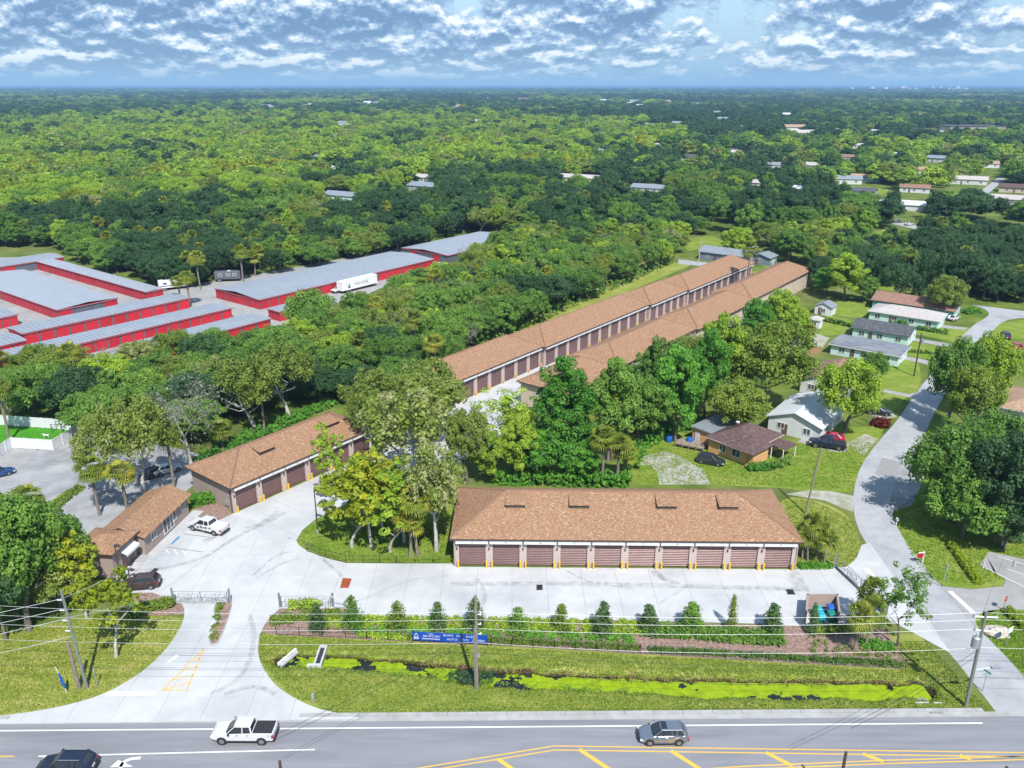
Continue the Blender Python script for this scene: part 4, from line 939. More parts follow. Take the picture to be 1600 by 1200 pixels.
# ------------------------------------------------------------------ vehicles
def ring(x, w, zb, zm, zt, tw):
    return [(x, -w * 0.90, zb), (x, -w, zb + 0.12), (x, -w, zm), (x, -w * 0.97, zt - 0.05), (x, -tw, zt), (x, tw, zt), (x, w * 0.97, zt - 0.05), (x, w, zm), (x, w, zb + 0.12), (x, w * 0.90, zb)]
WH = {}
def wheel_meshes(r, w):
    k = (r, w)
    if k not in WH:
        t = MB().tube([(0, -w / 2, 0), (0, -w * 0.42, 0), (0, w * 0.42, 0), (0, w / 2, 0)], [r * 0.93, r, r, r * 0.93], 18)
        rm = MB()
        for s in (-1, 1): rm.tube([(0, s * w * 0.35, 0), (0, s * (w / 2 + 0.012), 0)], [r * 0.64, r * 0.60], 14)
        hub = MB()
        for s in (-1, 1):
            for a in range(5):
                an = a * 2 * math.pi / 5 + 0.3; ca, sa = math.cos(an), math.sin(an)
                hub.box((ca * r * 0.38, s * (w / 2 + 0.014), sa * r * 0.38), (r * 0.16, 0.012, r * 0.16))
        WH[k] = (t.mesh('tyre', 'tyre'), rm.mesh('rim', 'rim'), hub.mesh('rim_gap', 'plastic_black'))
    return WH[k]
def vehicle(kind, label, px, heading, col, cat=None, L_=None, cover='plastic_black', loc=None, group=None, glassy=True, scale=1.0):
    g = loc or G(*px); name = {'pickup': 'pickup_truck', 'suv': 'parked_car', 'sedan': 'parked_car'}[kind]
    if cat is None: cat = 'pickup' if kind == 'pickup' else 'car'
    t = thing(name, label, cat, (g.x, g.y, g.z + 0.045), heading, group); t.scale = (scale,) * 3
    if kind == 'sedan':
        st_ = [(-2.38, .70, .42, .62, .88, .60), (-2.25, .84, .26, .66, .98, .70), (-1.5, .90, .20, .70, 1.02, .74), (0.0, .91, .18, .70, .99, .76), (0.95, .91, .18, .68, .96, .76), (1.25, .90, .20, .66, .92, .74), (2.0, .85, .22, .60, .78, .66), (2.3, .74, .30, .52, .66, .52), (2.38, .66, .38, .50, .58, .46)]
        gh = (-1.80, 1.10, -1.15, 0.25, 0.97, 1.42, .78, .58); wx = (1.42, -1.38); wr = 0.33; hwid = .90
    elif kind == 'suv':
        st_ = [(-2.32, .76, .45, .70, 1.02, .66), (-2.2, .88, .30, .76, 1.12, .74), (-1.5, .93, .24, .80, 1.14, .78), (0.0, .94, .22, .80, 1.10, .80), (0.95, .94, .22, .78, 1.06, .80), (1.3, .93, .24, .74, 1.02, .78), (2.0, .88, .28, .68, .90, .68), (2.26, .78, .36, .60, .76, .56), (2.34, .70, .42, .56, .66, .48)]
        gh = (-2.10, 1.15, -1.70, 0.30, 1.10, 1.66, .82, .62); wx = (1.40, -1.42); wr = 0.37; hwid = .94
    else:
        st_ = [(-3.02, .92, .55, .85, 1.26, .86), (-2.9, .97, .45, .90, 1.34, .90), (-1.0, .98, .42, .92, 1.34, .90), (0.6, .98, .42, .92, 1.30, .88), (1.45, .98, .42, .92, 1.28, .86), (2.6, .96, .46, .88, 1.22, .80), (2.95, .92, .55, .80, 1.10, .72), (3.05, .86, .60, .76, .98, .66)]
        gh = (-0.98, 1.62, -0.82, 0.72, 1.31, 1.96, .90, .70); wx = (1.98, -1.88); wr = 0.42; hwid = .98
    MB().loft([ring(*s_) for s_ in st_]).build('body', col, t, smooth=False)
    b0, b1, r0, r1, zb, zt, wb, wt = gh
    zb2 = zb - 0.06
    lo_ = [(b0, -wb, zb2), (b1 - 0.12, -wb, zb2), (b1, -wb * 0.6, zb2), (b1, wb * 0.6, zb2), (b1 - 0.12, wb, zb2), (b0, wb, zb2)]
    hi_ = [(r0, -wt, zt), (r1 - 0.06, -wt, zt), (r1, -wt * 0.6, zt), (r1, wt * 0.6, zt), (r1 - 0.06, wt, zt), (r0, wt, zt)]
    gl = MB(); gl.loft([lo_, hi_]); gl.build('window', 'glass_dark', t)
    rf = MB(); rf.loft([[(p[0] * 1.0 + (0.05 if p[0] > 0 else -0.06), p[1] * 1.05, zt - 0.005) for p in hi_], [(p[0], p[1] * 1.0, zt + 0.03) for p in hi_], [(p[0] * 0.9, p[1] * 0.75, zt + 0.055) for p in hi_]]); rf.build('roof_panel', col, t)
    pl = MB()
    for s in (-1, 1):
        pl.bar((b1 - 0.13, s * (wb + 0.01), zb2), (r1 - 0.06, s * (wt + 0.01), zt), 0.07)
        pl.bar((b0 + 0.02, s * (wb + 0.01), zb2), (r0 + 0.02, s * (wt + 0.01), zt), 0.16 if kind != 'pickup' else 0.12)
        xm = (r0 + r1) / 2 - 0.02; pl.bar((xm, s * (wb + 0.012), zb2), (xm, s * (wt + 0.012), zt), 0.08)
        if kind == 'suv': pl.bar((r0 + 0.55, s * (wb + 0.01), zb2), (r0 + 0.40, s * (wt + 0.01), zt), 0.09)
        pl.bar((b0, s * (wb + 0.015), zb2 + 0.03), (b1 - 0.12, s * (wb + 0.015), zb2 + 0.03), 0.05)
    pl.build('pillar', col, t)
    mr = MB().box((b1 - 0.45, 0, zb + 0.06), (0.02, 0.02, 0.02)); mr = MB()
    for s in (-1, 1): MB().box((b1 - 0.42, s * (hwid + 0.12), zb + 0.08), (0.16, 0.22, 0.16)).build('mirror', col if kind != 'pickup' else 'plastic_black', t)
    ty, rm, hb = wheel_meshes(wr, 0.24)
    for x in wx:
        for s in (-1, 1):
            MB().tube([(x, s * (hwid - 0.22), wr + 0.03), (x, s * (hwid + 0.006), wr + 0.03)], [wr + 0.07] * 2, 18).build('wheel_arch', 'plastic_black', t)
            w = put('wheel', ty, t, (x, s * (hwid - 0.09), wr)); put('rim', rm, w); put('rim_gap', hb, w)
    f, b = st_[-1], st_[0]
    for s in (-1, 1):
        MB().box((st_[-2][0] - 0.10, s * (st_[-2][1] - 0.02), st_[-2][4] - 0.13), (0.32, 0.20, 0.13)).build('headlight', 'lamp_clear', t)
        MB().box((b[0] + 0.05, s * (b[1] - 0.02), b[4] - 0.22), (0.16, 0.22, 0.30 if kind == 'pickup' else 0.18)).build('tail_light', 'lamp_red', t)
    MB().box((f[0] + 0.02, 0, f[2] + 0.10), (0.12, f[1] * 1.5, 0.26)).build('grille', 'plastic_black', t)
    MB().box((b[0] - 0.03, 0, b[2] + 0.02), (0.16, b[1] * 1.9, 0.20)).build('rear_bumper', 'plastic_black', t)
    sk = MB()
    for s in (-1, 1): sk.box(((wx[0] + wx[1]) / 2, s * (hwid - 0.02), st_[3][2] + 0.02), (wx[0] - wx[1] - 2 * wr - 0.2, 0.08, 0.12))
    sk.build('side_step', 'plastic_black', t)
    hd = MB()
    for s in (-1, 1):
        for x in (xm - 0.15, xm + 0.85): hd.box((x - 0.35, s * (hwid + 0.01), st_[3][4] - 0.14), (0.22, 0.03, 0.04))
    hd.build('door_handle', 'plastic_black' if col == 'paint_white' else 'rim', t)
    if kind == 'pickup':
        MB().box((-1.98, 0, 1.345), (1.88, 1.66, 0.05)).build('bed_cover', cover, t)
        MB().box((-3.04, 0, 1.08), (0.03, 1.3, 0.36)).build('tailgate', col, t)
    else:
        pltm = MB().box((b[0] - 0.01, 0, b[4] - 0.32), (0.04, 0.42, 0.16)); pltm.build('number_plate', 'white_paint', t)
    return t
PI = math.pi
v = vehicle('pickup', 'white crew cab pickup with black bed cover driving on the main road', (384, 1153), PI - 0.01, 'paint_white')
for x_, txt in ((-2.62, '4X4'),):
    me = text_mesh(txt, 0.17); me.materials.append(MATS['plastic_black'])
    o = put('badge', me, v, (x_, 0.978, 1.16)); o.rotation_euler = (math.pi / 2, 0, math.pi)
v = vehicle('suv', 'silver sport utility car with black sunroof driving on the main road', (1035, 1155), PI + 0.01, 'paint_silver')
MB().box((-0.02, 0, 1.722), (0.55, 1.0, 0.012)).build('sunroof', 'glass_dark', v)
v = vehicle('suv', 'dark navy sport utility car cut off by the bottom edge, on the main road', (106, 1205), PI, 'paint_navy', scale=1.1)
rk = MB()
for s in (-1, 1): rk.bar((-1.6, s * 0.6, 1.76), (0.2, s * 0.6, 1.76), 0.05)
rk.build('roof_rail', 'rim', v)
v = vehicle('pickup', 'white decorated pickup with white bed cover parked beside the office', (326, 829), PI + math.radians(-22), 'paint_white', cover='white_paint')
dc = MB()
for x_, z_, w_, h_ in ((0.3, 0.95, 0.5, 0.3), (0.95, 0.85, 0.35, 0.35), (-0.4, 1.0, 0.6, 0.22), (-1.2, 1.1, 0.4, 0.2), (1.7, 1.0, 0.3, 0.3)): dc.box((x_, 0.985, z_), (w_, 0.012, h_))
dc.build('decal', 'slate_panel', v)
vehicle('suv', 'brown hatchback parked by the left gate behind the yellow tree', (221, 917), PI + math.radians(9), 'paint_brown')
vehicle('suv', 'charcoal wagon parked on grass before the pale orange house', (1110, 724), math.radians(-25), 'paint_charcoal')
vehicle('pickup', 'dark navy pickup with an open bed on the driveway beside the red car', (1292, 699), math.radians(180 - 20), 'paint_navy')
vehicle('sedan', 'red sedan parked beside the dark navy pickup', (1297, 688), math.radians(180 - 20), 'paint_red')
vehicle('sedan', 'black sedan parked under the yellow green tree by the street', (1372, 647), math.radians(-20), 'paint_black')
vehicle('sedan', 'black car parked in front of the flat grey roofed house', (1365, 557), math.radians(-30), 'paint_black')
vehicle('suv', 'silver wagon parked in front of the mint green house', (1456, 502), math.radians(-22), 'paint_silver')
vehicle('suv', 'plum coloured car parked on the grass right of the street', (1570, 528), math.radians(70), 'paint_plum')
vehicle('pickup', 'bright red pickup parked at the right edge beyond the yellow tree', (1588, 549), math.radians(160), 'paint_red', cover='paint_red')
vehicle('sedan', 'black sedan parked below the red pickup at the right edge', (1600, 562), math.radians(165), 'paint_black')
vehicle('suv', 'white car parked in shade below the tan roofed house', (1540, 672), math.radians(-15), 'paint_white')
vehicle('sedan', 'red car parked under the big oaks right of the street', (1468, 722), math.radians(170), 'paint_red')
vehicle('suv', 'white van parked beyond the red car under the big oaks', (1478, 704), math.radians(170), 'paint_white')
vehicle('sedan', 'blue car on the worn lot at the left edge', (-2, 744), math.radians(40), 'paint_blue')
vehicle('sedan', 'white sedan half hidden behind the palms left of the office', (262, 738), math.radians(40), 'paint_white')
vehicle('sedan', 'dark car in the shade of the large oak behind the worn lot', (243, 742), math.radians(60), 'paint_charcoal')
vehicle('sedan', 'dark car deep in shade under the right hand oaks', (1512, 803), math.radians(150), 'paint_black')
for k, (px, hd, c, lab) in enumerate((((1388, 520), -20, 'paint_grey', 'grey car on the drive of the grey shingle house'), ((1490, 500), 40, 'paint_white', 'white car at the kerb by the rounded corner garden'), ((1175, 388), 10, 'paint_white', 'white car parked behind the long garages'), ((1420, 352), 30, 'paint_white', 'white car outside the long white roofed house'), ((1402, 348), 10, 'paint_grey', 'grey car outside the long white roofed house'), ((1508, 352), 0, 'paint_white', 'white car by the far straight street'))):
    vehicle('sedan', lab, px, math.radians(hd), c)
# campers and a box trailer in the storage lot
def trailer(label, px, rz, L_, W_, h, m='white_metal', text=None, name='box_trailer', cat='trailer'):
    g = G(*px); t = thing(name, label, cat, (g.x, g.y, 0.02), rz)
    MB().loft([[(x, y, z) for y, z in ((-W_ / 2, 0.9), (-W_ / 2, 0.8 + h - 0.1), (-W_ / 2 + 0.1, 0.8 + h), (W_ / 2 - 0.1, 0.8 + h), (W_ / 2, 0.8 + h - 0.1), (W_ / 2, 0.9))] for x in (-L_ / 2, L_ / 2)]).build('body', m, t)
    ty, rm, hb = wheel_meshes(0.45, 0.3)
    for x in (-L_ * 0.36, -L_ * 0.28):
        for s in (-1, 1): w = put('wheel', ty, t, (x, s * (W_ / 2 - 0.1), 0.45)); put('rim', rm, w)
    MB().box((-L_ * 0.1, 0, 0.78), (L_ * 0.8, 0.9, 0.16)).build('chassis', 'plastic_black', t)
    MB().box((L_ * 0.38, 0, 0.4), (0.3, 1.4, 0.8)).build('landing_leg', 'plastic_black', t)
    if text:
        me = text_mesh(text, 1.15); me.materials.append(MATS['slate_panel']); o = put('lettering', me, t, (0.6, -W_ / 2 - 0.02, 0.9 + h * 0.45)); o.rotation_euler = (math.pi / 2, 0, 0)
        lg = MB().add([(-4.9, -W_ / 2 - 0.02, 1.5), (-3.9, -W_ / 2 - 0.02, 1.5), (-4.4, -W_ / 2 - 0.02, 2.9)], [(0, 1, 2)]).box((-4.4, -W_ / 2 - 0.015, 1.6), (1.1, 0.02, 0.3)); lg.build('logo', 'slate_panel', t)
    return t
trailer('long white box trailer lettered in black beside the large red storage shed', (559, 452), math.pi / 2 - GA, 14.5, 2.5, 2.9, text='WELCOME')
vehicle('pickup', 'small white truck in front of the long white box trailer', (532, 456), math.pi / 2 - GA + PI, 'paint_white', cover='white_paint')
def camper(label, px, rz, m='white_metal'):
    t = trailer(label, px, rz, 8.0, 2.5, 2.5, m, name='camper_trailer', cat='camper')
    for x in (-2.2, 0.2, 2.2): window(t, (x, -1.25, 2.3), 1.1, 0.7, panes=1)
    MB().box((0, -1.27, 1.5), (7.6, 0.03, 0.25)).build('stripe', 'slate_panel', t); MB().box((0.5, 0, 3.4), (0.9, 0.7, 0.2)).build('roof_unit', 'white_paint', t)
camper('white and grey camper at the foot of the dark oaks in the storage lot', (270, 452), math.radians(30)); camper('slate grey camper left of the very large shed', (357, 439), math.radians(10), 'slate_panel')

# ------------------------------------------------------------------ poles, wires, lamps, signs, fences
def upole(label, base, top, r=0.17, m='wood_pole', name='utility_pole', lean=True):
    g = G(*base); h = height_of(base[0], base[1], top[1])
    tp = Vector((g.x, g.y, h))
    if lean:
        u, v = (top[0] - 800) / FPX, (600 - top[1]) / FPX; d = Vector((u, cp + v * sp, -sp + v * cp)); k = g.y / d.y
        tp = Vector((0, 0, CAMH)) + d * k
    t = thing(name, label, 'utility pole', g)
    MB().tube([(0, 0, -0.3), tuple(tp - g)], [r, r * 0.72], 10).build('pole', m, t)
    return t, tp - g
def fit(t, mb, name, m): return mb.build(name, m, t)
pc, tc_ = upole('weathered wooden utility pole standing in front of the blue banner', (745, 1076), (743, 930), 0.19)
ca = MB()
for z in (7.0, 8.2, 9.4): ca.tube([(0.22, 0, z), (0.5, 0, z)], 0.05, 8); ca.tube([(0.5, 0, z - 0.02), (0.5, 0, z + 0.2)], [0.09, 0.06], 8)
fit(pc, ca, 'insulator', 'white_paint'); fit(pc, MB().box((0.25, 0, 4.3), (0.3, 0.25, 0.3)), 'junction_box', 'galvanised')
fit(pc, MB().tube([(-0.19, -0.1, 0.1), (-0.15, -0.1, 8)], 0.04, 6), 'conduit', 'galvanised')
pr_, tr_p = upole('green tinted utility pole with a grey transformer at the street corner', (1509, 1104), (1541, 956), 0.2, 'wood_pole_green')
lv = tr_p / tr_p.z
ar = MB(); z = tr_p.z - 0.6
for zz, w in ((z, 1.2), (z - 1.6, 0.8)): ar.bar(tuple(lv * zz + Vector((-w, 0.1, 0.0))), tuple(lv * zz + Vector((w, -0.1, 0.0))), 0.13)
fit(pr_, ar, 'crossarm', 'white_paint')
ins = MB()
for zz, w in ((z, -1.1), (z, 1.1), (z - 1.6, 0.75), (z - 1.6, -0.75)): p = lv * zz; ins.tube([(p.x + w, p.y, p.z), (p.x + w, p.y, p.z + 0.35)], [0.1, 0.06], 8)
fit(pr_, ins, 'insulator', 'galvanised')
p = lv * (tr_p.z - 3.4); fit(pr_, MB().tube([(p.x - 0.55, p.y - 0.2, p.z - 0.6), (p.x - 0.55, p.y - 0.2, p.z + 0.5), (p.x - 0.55, p.y - 0.2, p.z + 0.62)], [0.38, 0.38, 0.2], 14).tube([(p.x - 0.62, p.y - 0.2, p.z + 0.6), (p.x - 0.62, p.y - 0.2, p.z + 0.95)], 0.07, 8), 'transformer', 'galvanised')
fit(pr_, MB().bar(tuple(lv * 4.6), tuple(lv * 4.9 + Vector((1.6, -0.3, 0.3))), 0.09).box(tuple(lv * 4.9 + Vector((1.9, -0.35, 0.32))), (0.9, 0.35, 0.18)), 'street_lamp_arm', 'galvanised')
pl_, tl_ = upole('tall leaning green tinted utility pole on the left lawn', (136, 1075), (95, 922), 0.19, 'wood_pole_green')
lv2 = tl_ / tl_.z; ins = MB()
for k in range(4):
    p = lv2 * (tl_.z - 1.2 - k * 1.25); ins.tube([tuple(p + Vector((-0.15, 0, 0))), tuple(p + Vector((-0.6, -0.1, 0.1)))], [0.05, 0.08], 8)
fit(pl_, ins, 'insulator', 'white_paint')
pl2, _ = upole('shorter brown wooden stub pole leaning beside the green tinted pole', (124, 1076), (106, 1004), 0.24, 'bark_palm')
upole('wooden utility pole with a guy wire beside the gravel drive', (1258, 803), (1283, 700), 0.16)
pst, tst = upole('dark utility pole with a transformer on the lawn by the street', (1428, 588), (1440, 520), 0.17, 'wood_pole_dark')
fit(pst, MB().tube([tuple(tst + Vector((0.45, 0, -2.6))), tuple(tst + Vector((0.45, 0, -1.5)))], 0.36, 12), 'transformer', 'galvanised'); fit(pst, MB().bar(tuple(tst + Vector((-0.8, 0, -0.5))), tuple(tst + Vector((0.8, 0, -0.5))), 0.12), 'crossarm', 'wood_pole')
upole('pale utility pole beside the street before the dark oaks', (1537, 466), (1543, 418), 0.18, 'wood_pole')
upole('slender pole left of the red leaved bushes', (1357, 668), (1359, 618), 0.1, 'wood_pole'); upole('slender pole right beside the red leaved bushes', (1366, 664), (1370, 620), 0.1, 'wood_pole')
upole('pale utility pole at the far left end of the long garages', (1091, 411), (1096, 374), 0.16, 'bark_pale')
for lab, px, ptop in (('dark pole top rising beside the yellow hatched median', (1306, 1262), (1306, 1175)), ('dark pole top at the bottom edge beside the turn lane', (448, 1275), (448, 1189)), ('dark pole top just showing at the bottom right edge', (1548, 1290), (1548, 1198))):
    upole(lab, px, ptop, 0.17, 'wood_pole_dark', lean=False)
def lamp(label, base, top):
    g = G(*base); h = height_of(base[0], base[1], top[1]); t = thing('street_lamp', label, 'lamp post', g)
    MB().tube([(0, 0, 0), (0, 0, h)], [0.11, 0.08], 8).build('pole', 'dark_trim', t)
    MB().box((0.55, -0.3, h + 0.03), (0.9, 0.45, 0.12), rz=-0.5).build('lamp_head', 'dark_trim', t); MB().tube([(0, 0, 0), (0, 0, 0.35)], 0.2, 10).build('base', 'concrete_kerb', t)
lamp('dark lamp post beside the brown hatchback', (190, 908), (179, 851)); lamp('dark lamp post at the tip of the grass island', (497, 832), (489, 765)); lamp('dark lamp post in the court behind the island trees', (725, 700), (723, 650))
lamp('short dark lamp post beside the office paving', (203, 905), (206, 888))

def plane_pt(px, py):
    u, v = (px - 800) / FPX, (600 - py) / FPX; d = Vector((u, cp + v * sp, -sp + v * cp))
    y0, x0 = 68.8, -3.7
    for k in ((-0.0475, 0.0) if u * 65 > -3.7 else (0.0, 0.0)):
        t = (y0 - k * x0) / (d.y - k * d.x); break
    return Vector((0, 0, CAMH)) + d * t
def wire(label, pts, m='wire_pale', r=0.016, group=None):
    mb = MB(); c = pts[0]; mb.tube([tuple(p - c) for p in pts], r, 5, cap=False)
    return tag(mb.build('power_line', m, None, tuple(c)), label, 'cable', group)
def sag(a, b, s, n=14): return [a.lerp(b, i / n) - Vector((0, 0, s * 4 * (i / n) * (1 - i / n))) for i in range(n + 1)]
for k, (m, rows) in enumerate((('wire_pale', (946, 959, 955, 967, 957, 962)), ('wire_pale', (961, 971, 968, 979, 968, 971)), ('wire_pale', (975, 985, 982, 993, 982, 985)), ('wire_pale', (999, 1007, 1004, 1022, 1012, 1014)), ('wire_black', (1014, 1025, 1019, 1041, 1031, 1034)), ('wire_black', (1039, 1047, 1043, 1071, 1058, 1060)))):
    A_, B_, C_ = [plane_pt(*q) for q in ((-10, rows[0]), (743, rows[2]), (1538, rows[4]))]
    D_ = plane_pt(1720, rows[5] + 3); m1, m2 = plane_pt(400, rows[1]), plane_pt(1180, rows[3])
    E_ = A_ + (A_ - m1) * 0.5; E_.z = A_.z + 0.5
    pts = [E_] + sag(A_, B_, max(0.05, (A_.z + B_.z) / 2 - m1.z), 18) + sag(B_, C_, max(0.05, (B_.z + C_.z) / 2 - m2.z), 18)[1:] + [D_]
    wire(('topmost pale wire strung between the roadside poles', 'second pale wire from the top between the roadside poles', 'third pale wire from the top between the roadside poles', 'lowest pale wire strung between the roadside poles', 'upper black cable strung between the roadside poles', 'lowest black cable strung between the roadside poles')[k], pts, m)
Lb = G(136, 1075)
for k, (z, s) in enumerate(((1.0, 'topmost'), (2.2, 'second'), (3.4, 'third'), (5.6, 'lowest'))):
    a = Lb + lv2 * (tl_.z - z); b = Vector((a.x - 30, a.y - 9.5, a.z - 0.8)); wire('%s pale wire slanting down left from the leaning pole' % s, sag(a, b, 0.5), 'wire_pale', 0.022)
for k, (z, tgt) in enumerate(((1.0, (-38, 96, 5.5)), (3.3, (-36, 84, 3.5)))):
    a = Lb + lv2 * (tl_.z - z); wire(('upper' if k == 0 else 'lower') + ' wire running right from the leaning pole over the tree', sag(a, Vector(tgt), 0.4), 'wire_pale', 0.02)
pcb = G(745, 1076)
for k, z in enumerate((7.2, 7.9)):
    a = pcb + Vector((0, 0, z)); b = G(448, 1275) + Vector((0, 0, 8.6 + k * 0.5)); wire(('lower' if k == 0 else 'upper') + ' thin dark wire crossing the road from the middle pole', sag(a, b, 0.5), 'wire_black', 0.018)
prb = G(1509, 1104)
for k, z in enumerate((6.4, 7.2)):
    a = prb + lv * z; b = G(1306, 1262) + Vector((0, 0, 8.9 + k * 0.5)); wire(('lower' if k == 0 else 'upper') + ' thin dark wire crossing the road from the corner pole', sag(a, b, 0.5), 'wire_black', 0.018)
a = G(1258, 803); wire('pale guy wire staying the pole beside the gravel drive', [a + Vector((0.6, 0.3, 6.5)), a + Vector((-5.0, 2.5, 0.0))], 'wire_black', 0.02)

# blue banner on the front fence
ba, bb = G(645, 1004), G(761, 1010); bd = bb - ba; bw = bd.length
t = thing('banner', 'long blue banner with white lettering hung on the front fence', 'banner', ba, math.atan2(bd.y, bd.x))
MB().box((bw / 2, 0, 0.95), (bw, 0.04, 1.15)).build('sheet', 'blue_sign', t)
def letters(txt, x, z, size, sx=1.0):
    me = text_mesh(txt, size); me.materials.append(MATS['white_paint']); o = put('lettering', me, t, (x, -0.028, z)); o.rotation_euler = (math.pi / 2, 0, 0); o.scale = (sx, 1, 1)
k = bw / 116.0
letters('CALL', k * 29, 1.34, 0.26, 1.1); letters('386-402-4201', k * 30, 1.02, 0.40, 0.92)
letters('BOATS', k * 56, 1.24, 0.40, 0.95); letters('RVs', k * 73, 1.22, 0.40, 0.95); letters('BIKES', k * 90, 1.20, 0.40, 0.95)
letters('AUTOS', k * 62, 0.72, 0.40, 0.95); letters('TOYS', k * 81, 0.72, 0.40, 0.95); letters('CAMPERS', k * 103, 0.72, 0.40, 0.86)
lg = MB()
for i in range(20): lg.box((k * 15.5 + i * k * 1.4, -0.03, 0.66), (k * 0.9, 0.01, 0.14))
lg.add([(k * 2.5, -0.03, 1.0), (k * 6, -0.03, 1.42), (k * 9.5, -0.03, 1.0), (k * 8.4, -0.03, 1.0), (k * 6, -0.03, 1.28), (k * 3.6, -0.03, 1.0)], [(0, 1, 4, 5), (1, 2, 3, 4)])
for x in (3, 5, 7, 9): lg.box((k * x, -0.03, 0.72), (k * 1.3, 0.01, 0.34))
lg.build('logo', 'white_paint', t)
for x in (0, bw): MB().bar((x, 0.05, 0), (x, 0.05, 1.6), 0.07).build('post', 'fence_black', t)

def fence(label, px, h, m, rail=0.035, step=2.4, mesh=True, name='fence', rails=(0.12, 0.97), z=0.0, posts=0.06):
    pts = gp(px); o = pts[0]; t = thing(name, label, 'fence', (o.x, o.y, z)); rl_ = MB(); wm = MB()
    pm = MB().bar((0, 0, 0), (0, 0, h), posts).mesh('post', m)
    for a, b in zip(pts, pts[1:]):
        d = (b - a).length; n = max(1, int(round(d / step)))
        for i in range(n + (1 if b is pts[-1] else 0)): p = a.lerp(b, i / n) - o; put('post', pm, t, tuple(p))
        for f in rails: rl_.bar(tuple(a - o + Vector((0, 0, h * f))), tuple(b - o + Vector((0, 0, h * f))), rail)
        if mesh:
            nn = int(d / 0.22)
            for i in range(nn):
                p = a.lerp(b, i / nn) - o; wm.bar(tuple(p + Vector((0, 0, 0.1))), tuple(p + Vector((0, 0, h * 0.96))), 0.012)
    rl_.build('rail', m, t)
    if mesh: tag(wm.build('picket_wire', m, t), kind='stuff')
    return t
fence('low black fence along the edge of the grass island', [(480, 862), (510, 872), (541, 880), (620, 880), (706, 880)], 1.25, 'fence_black')
fence('black fence in front of the planting bed, behind the grass bank', [(432, 992), (540, 997), (640, 1002), (800, 1010), (1000, 1021), (1200, 1033), (1414, 1045)], 1.25, 'fence_black', mesh=True)
fence('short black fence beside the palms at the right end of the ten door garage', [(1242, 842), (1265, 868), (1303, 884)], 1.4, 'fence_black')
# white vinyl fence round the dog run: panels one by one
def vinyl(label, px, h=2.0):
    pts = gp(px); o = pts[0]; t = thing('vinyl_fence', label, 'fence', o)
    pm = MB().bar((0, 0, 0), (0, 0, h + 0.12), 0.16).mesh('post', 'vinyl_white')
    for a, b in zip(pts, pts[1:]):
        d = b - a; n = max(1, int(round(d.length / 2.4))); rz = math.atan2(d.y, d.x); L_ = d.length / n
        pn = MB().box((L_ / 2, 0, h / 2 + 0.03), (L_ - 0.18, 0.05, h - 0.1)).box((L_ / 2, 0, h), (L_ - 0.16, 0.09, 0.1)).mesh('panel', 'vinyl_white')
        for i in range(n):
            q = a.lerp(b, i / n) - o; put('post', pm, t, tuple(q)); put('panel', pn, t, tuple(q), rz)
    put('post', pm, t, tuple(pts[-1] - o)); return t
vinyl('white vinyl fence in front of the artificial turf, turning the corner', [(-60, 740), (0, 714), (20, 700), (84, 704), (127, 678)])
vinyl('white vinyl fence behind the artificial turf', [(-60, 660), (0, 664), (84, 670), (136, 676)])
fr = thing('play_frame', 'dark metal agility frame on the artificial turf', 'play equipment', G(92, 676)); 
for i, (x, y) in enumerate(((-1.2, 0), (-1.2, 1.6), (0.6, 0.1), (0.6, 1.7))): MB().bar((x, y, 0), (x, y, 1.7), 0.14).build('post', 'slate_panel', fr)
MB().bar((-1.2, 0, 1.6), (0.6, 0.1, 1.6), 0.08).bar((-1.2, 1.6, 1.6), (0.6, 1.7, 1.6), 0.08).bar((-1.2, 0, 0.8), (-1.2, 1.6, 0.8), 0.08).bar((0.6, 0.1, 0.8), (0.6, 1.7, 0.8), 0.08).build('rail', 'slate_panel', fr)
# the white dog on the turf: one skinned body
def dog(px):
    me = bpy.data.meshes.new('dog')
    vs = [(-0.30, 0, .52), (0.0, 0, .50), (0.30, 0, .55), (0.46, 0, .74), (0.60, 0, .80), (0.74, 0, .76),
          (0.30, .10, .42), (0.30, .11, .22), (0.31, .11, .03), (0.30, -.10, .42), (0.34, -.11, .22), (0.33, -.11, .03),
          (-0.30, .10, .42), (-0.38, .11, .24), (-0.33, .11, .03), (-0.30, -.10, .42), (-0.24, -.11, .26), (-0.32, -.11, .03), (-0.46, 0, .60), (-0.58, 0, .74), (0.56, .07, .90), (0.56, -.07, .90)]
    es = [(0, 1), (1, 2), (2, 3), (3, 4), (4, 5), (2, 6), (6, 7), (7, 8), (2, 9), (9, 10), (10, 11), (0, 12), (12, 13), (13, 14), (0, 15), (15, 16), (16, 17), (0, 18), (18, 19), (4, 20), (4, 21)]
    rs = [.14, .13, .16, .10, .11, .05, .08, .05, .045, .08, .05, .045, .10, .055, .045, .10, .055, .045, .04, .02, .03, .03]
    me.from_pydata(vs, es, []); o = put('dog', me, None, tuple(G(*px) + Vector((0, 0, 0.014))), math.radians(190))
    o.modifiers.new('skin', 'SKIN'); sv = me.skin_vertices[0].data
    for i, r in enumerate(rs): sv[i].radius = (r, r)
    sv[1].use_root = True
    o.modifiers.new('subdivision', 'SUBSURF').levels = 2
    me.materials.append(MATS['wall_white'])
    return tag(o, 'white dog standing on the artificial turf', 'dog')
dog((73, 684))
